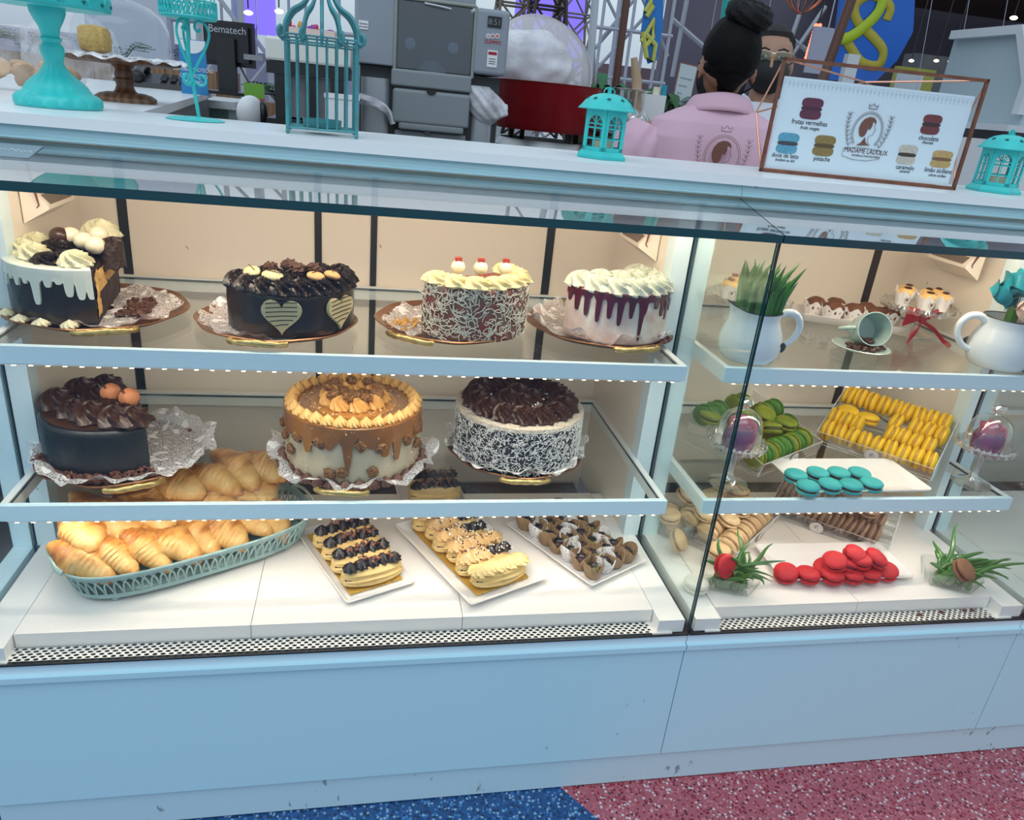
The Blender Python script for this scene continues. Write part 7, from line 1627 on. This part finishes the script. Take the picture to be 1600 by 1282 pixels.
P_ = g(852, 50, 4.0); lattice(P_.x, 4.0, 1.20, 2.6, .15, .045, mat('tower_brown', (.045,.028,.025), .5), 'lattice_tower', 'dark brown lattice tower model behind the big lid')
P_ = g(895, 40, 4.75); lattice(P_.x, 4.75, 1.15, 2.8, .19, .06, mat('tower_grey', (.28,.26,.27), .5), 'lattice_tower', 'grey lattice tower model right of the brown one')
P_ = g(800, 20, 4.6); lattice(P_.x, 4.6, 1.30, 2.6, .15, .05, mat('tower_tan', (.22,.17,.13), .5), 'lattice_tower', 'tan lattice tower model left of the brown one')
wallm = mat('pale_mall_wall', (.70,.74,.86), .6); trus = mat('white_truss', (.50,.54,.60), .5)
X0, X1, Z0, Z1 = span(150, -200, 262, 40, 6.5)
def sbox(nm, x0, x1, y0, y1, z0, z1, mt): m = MB(); m.b2(x0,x1,y0,y1,z0,z1); return struct(m.build(nm, mt, None, smooth=False))
xq = lambda px, Y, py=60: g(px, py, Y).x
sbox('wall_back_left', xq(135,8), xq(262,8), 8.0, 8.2, 0, 6, wallm)
sbox('wall_low', -9, xq(600,8.3), 8.3, 8.5, 0, 1.55, mat('lilac_wall', (.42,.42,.58), .6))
def truss(px, Y, w, z0, z1, nm='trim_1'):
    m = MB(); x = xq(px, Y); n = int((z1-z0)/(w*1.2))
    for s in (-1,1): m.bar((x+s*w/2,Y,z0),(x+s*w/2,Y,z1),.03,6)
    for k in range(n): s = -1 if k % 2 else 1; m.bar((x+s*w/2,Y,z0+k*(z1-z0)/n),(x-s*w/2,Y,z0+(k+1)*(z1-z0)/n),.02,5)
    return struct(m.build(nm, trus, None, smooth=False))
truss(345, 7.5, .35, 0, 6, 'trim_1'); truss(905, 9.5, .9, 0, 7, 'trim_2'); truss(395, 8.0, .3, 0, 6, 'trim_3')
m = MB()
for z in (1.75,2.1,2.5,2.9): m.bar((xq(270,8.1),8.1,z),(xq(610,8.1),8.1,z+.05),.022,5)
for k in range(14): m.bar((xq(270+26*k,8.1),8.1,1.5),(xq(270+26*k,8.1),8.1,5),.014,5)
struct(m.build('window_1', trus, None, smooth=False))
purp = mat('purple_light_panel', (.15,.10,.6), .5, emit=(.22,.16,1.0), es=.9)
for k, (px, py, w_, h_, w_n) in enumerate(((416,12,.16,.45,'behind the birdcage'),(870,25,.55,.9,'behind the brown lattice tower'),(820,10,.18,.6,'above the big lid'),(386,14,.14,.3,'behind the monitor'))):
    P_ = g(px, py, 7.8); m = MB(); m.b2(-w_/2,w_/2,-.02,.02,-h_/2,h_/2); o = m.build('purple_screen', purp, None, smooth=False); o.location = P_; tag(o, 'glowing purple panel hanging %s' % w_n, 'screen')
sp_m = mat('spotlight_warm', (1,.9,.8), .4, emit=(1,.80,.62), es=5.)
for k, (px, py, Y, w_n) in enumerate(((388,20,7.0,'near the monitor'),(436,18,7.2,'left of the birdcage top'),(877,3,6.5,'above the grey lattice tower'),(1383,80,6.0,'over the blue banner'),(1584,28,7.0,'far right under the brown ceiling'),(1424,95,7.5,'first of the row right of the banner'),(1463,95,7.5,'second of the row right of the banner'),(1485,96,7.5,'third of the row right of the banner'))):
    P_ = g(px, py, Y); t = thing('spotlight', 'small warm ceiling spotlight %s' % w_n, 'lamp', tuple(P_)); m = MB(); m.ball((0,0,0), (.022 if k in (5,6,7) else .03), 12, (1.2,1,.6)); m.build('bulb', sp_m, t); m = MB(); m.bar((0,0,.03),(0,0,3.8-P_.z),.006,6); m.build('cable', blackp, t)
# right half: facade glazing, dark hall and brown ceiling
hall = mat('dim_hall_wall', (.13,.115,.16), .7, noise=.6, ns=.8, col2=(.20,.18,.24))
sbox('wall_back', xq(1040,10.5), 18, 10.5, 10.7, 0, 8, hall)
sbox('ceiling', xq(1395,8.6)-.1, 18, 5.6, 10.4, 3.05, 3.25, mat('brown_ceiling', (.13,.075,.06), .7))
sbox('wall_side_right', xq(1440,7.6), 18, 7.6, 7.8, 0, 2.2, mat('dim_blue_wall', (.10,.115,.14), .7))
m = MB()
for px in (1006,1028,1045): m.bar((xq(px,9),9,0),(xq(px,9),9,7),.022,5)
for px in (938,960,985): m.bar((xq(px,9),9,0),(xq(px,9),9,7),.02,5)
for z in (1.7,2.2,2.8,3.4): m.bar((xq(925,9),9,z),(xq(1050,9),9,z),.022,5)
for a, b in ((-.1,1.0),(.9,-.2),(-.4,.6)): m.bar((xq(940,9.1),9.1,2.2+a),(xq(1048,9.1),9.1,2.2+b),.02,5)
struct(m.build('window_2', trus, None, smooth=False))
sbox('wall_roofs', xq(925,14), xq(1045,14), 14, 14.3, 0, 2.1, mat('muted_rose_building', (.34,.22,.25), .8)); sbox('wall_far', xq(925,13), xq(1045,13), 13, 13.2, 0, 1.55, mat('pale_building', (.50,.55,.62), .8))
m = MB()
for px in (1105,1190,1235,1442,1500,1560,1620): m.bar((g(px+18,-20,4.25).x,4.25,g(px+18,-20,4.25).z),(g(px-12,150,4.25).x,4.25,g(px-12,150,4.25).z),.0022,4)
struct(m.build('trim_4', mat('thin_line_grey', (.45,.45,.50), .5), None, smooth=False))
m = MB()
for a, b in (((1050,30),(1130,100)),((1075,-10),(1050,120)),((1210,40),(1300,110)),((1235,90),(1290,10)),((1250,20),(1215,120))): m.bar(g(*a,9.5), g(*b,9.5), .03, 5)
struct(m.build('trim_5', trus, None, smooth=False))
redl = mat('red_bulb', (1,.1,.05), .4, emit=(1,.12,.06), es=4.); rb = MB(); rb.ball((0,0,0), .022, 8); rbm = rb.mesh('red_bulb', redl)
for k in range(22):
    px, py = (1275-(k//2)*1.5+(6 if k % 2 else 0), 40+(k//2)*5); P_ = g(px, py, 8.0); o = put('fairy_light', rbm, None, tuple(P_)); tag(o, 'small red bulb in the double string of lights behind the sign', 'light bulb', 'red string of bulbs')
P_ = g(1262, 90, 8.03); Pt = g(1278, 38, 8.03); d = (Pt-P_)/(Pt.z-P_.z); m = MB(); m.tube([tuple(P_), tuple(P_+d*(4.9-P_.z))], .008, 5); tag(m.build('light_string', blackp), 'thin dark cable carrying the double row of red bulbs', 'cable')
X0, X1, Z0, Z1 = span(1276, 52, 1300, 92, 6.5); m = MB(); m.b2(-.13,.13,-.02,.02,-.22,.14); m.bar((0,0,.14),(0,0,3.2),.006,5); o = m.build('white_cutout', mat('lilac_white', (.42,.44,.56), .6), None, smooth=False); o.location = ((X0+X1)/2,6.5,(Z0+Z1)/2); tag(o, 'pale hanging board beside the red string of bulbs', 'board')
X0, X1, Z0, Z1 = span(1293, 86, 1311, 130, 4.1); m = MB(); m.b2(X0,X1,3.93,3.97,1.1695,Z1); tag(m.build('white_bracket', lgrey, None, smooth=False), 'white bracket post at the foot of the copper pole behind the sign', 'bracket')
X0, X1, Z0, Z1 = span(1395, 106, 1455, 150, 4.6); t = thing('wall_poster', 'yellow and white board low behind the right end of the sign', 'board', ((X0+X1)/2,4.6,0)); w_ = (X1-X0)/2; m = MB(); m.b2(-w_,w_,-.02,.02,1.0,Z1); m.build('yellow_board', mat('yellow_board', (.40,.38,.05), .6), t, smooth=False); m = MB(); m.b2(-w_*1.0,w_*.4,-.024,-.021,1.0,Z1-.03); m.build('white_sheet', lgrey, t, smooth=False); m = MB(); m.b2(-.05,.05,-.02,.02,0.01,.999); m.build('post', blackp, t, smooth=False)
# stools reflected in the glass, on the public side behind the viewer
stm = mat('stool_grey', (.10,.10,.11), .5)
def stool(x, y, a, lab):
    t = thing('bar_stool', lab, 'stool', (x,y,0), a); m = MB(); m.lathe([(.0001,.74),(.19,.74),(.20,.76),(.18,.79),(.0001,.79)], 28); m.build('seat', stm, t)
    for k in range(4):
        b = pi/4+k*pi/2; m = MB(); m.bar((.24*cos(b),.24*sin(b),.003),(.13*cos(b),.13*sin(b),.74),.014,8); m.build('leg', stm, t)
    m = MB(); m.tube([(.19*cos(2*pi*k/24),.19*sin(2*pi*k/24),.30) for k in range(24)], .010, 6, closed=True); m.build('footrest', stm, t)
# left end: teal bin and dark panel outside the end glass
t = thing('waste_bin', 'turquoise rounded bin standing outside the left end of the case', 'bin', (-1.12, 1.62, 0)); m = MB(); m.lathe([(.0001,0),(.19,0),(.20,.02),(.20,.86),(.18,.90),(.0001,.90)], 40); m.build('bin_body', mat('bin_teal', (.02,.33,.38), .4), t); m = MB(); m.lathe([(.205,.84),(.205,.87),(.195,.88)], 40); m.build('bin_rim', aqua, t)
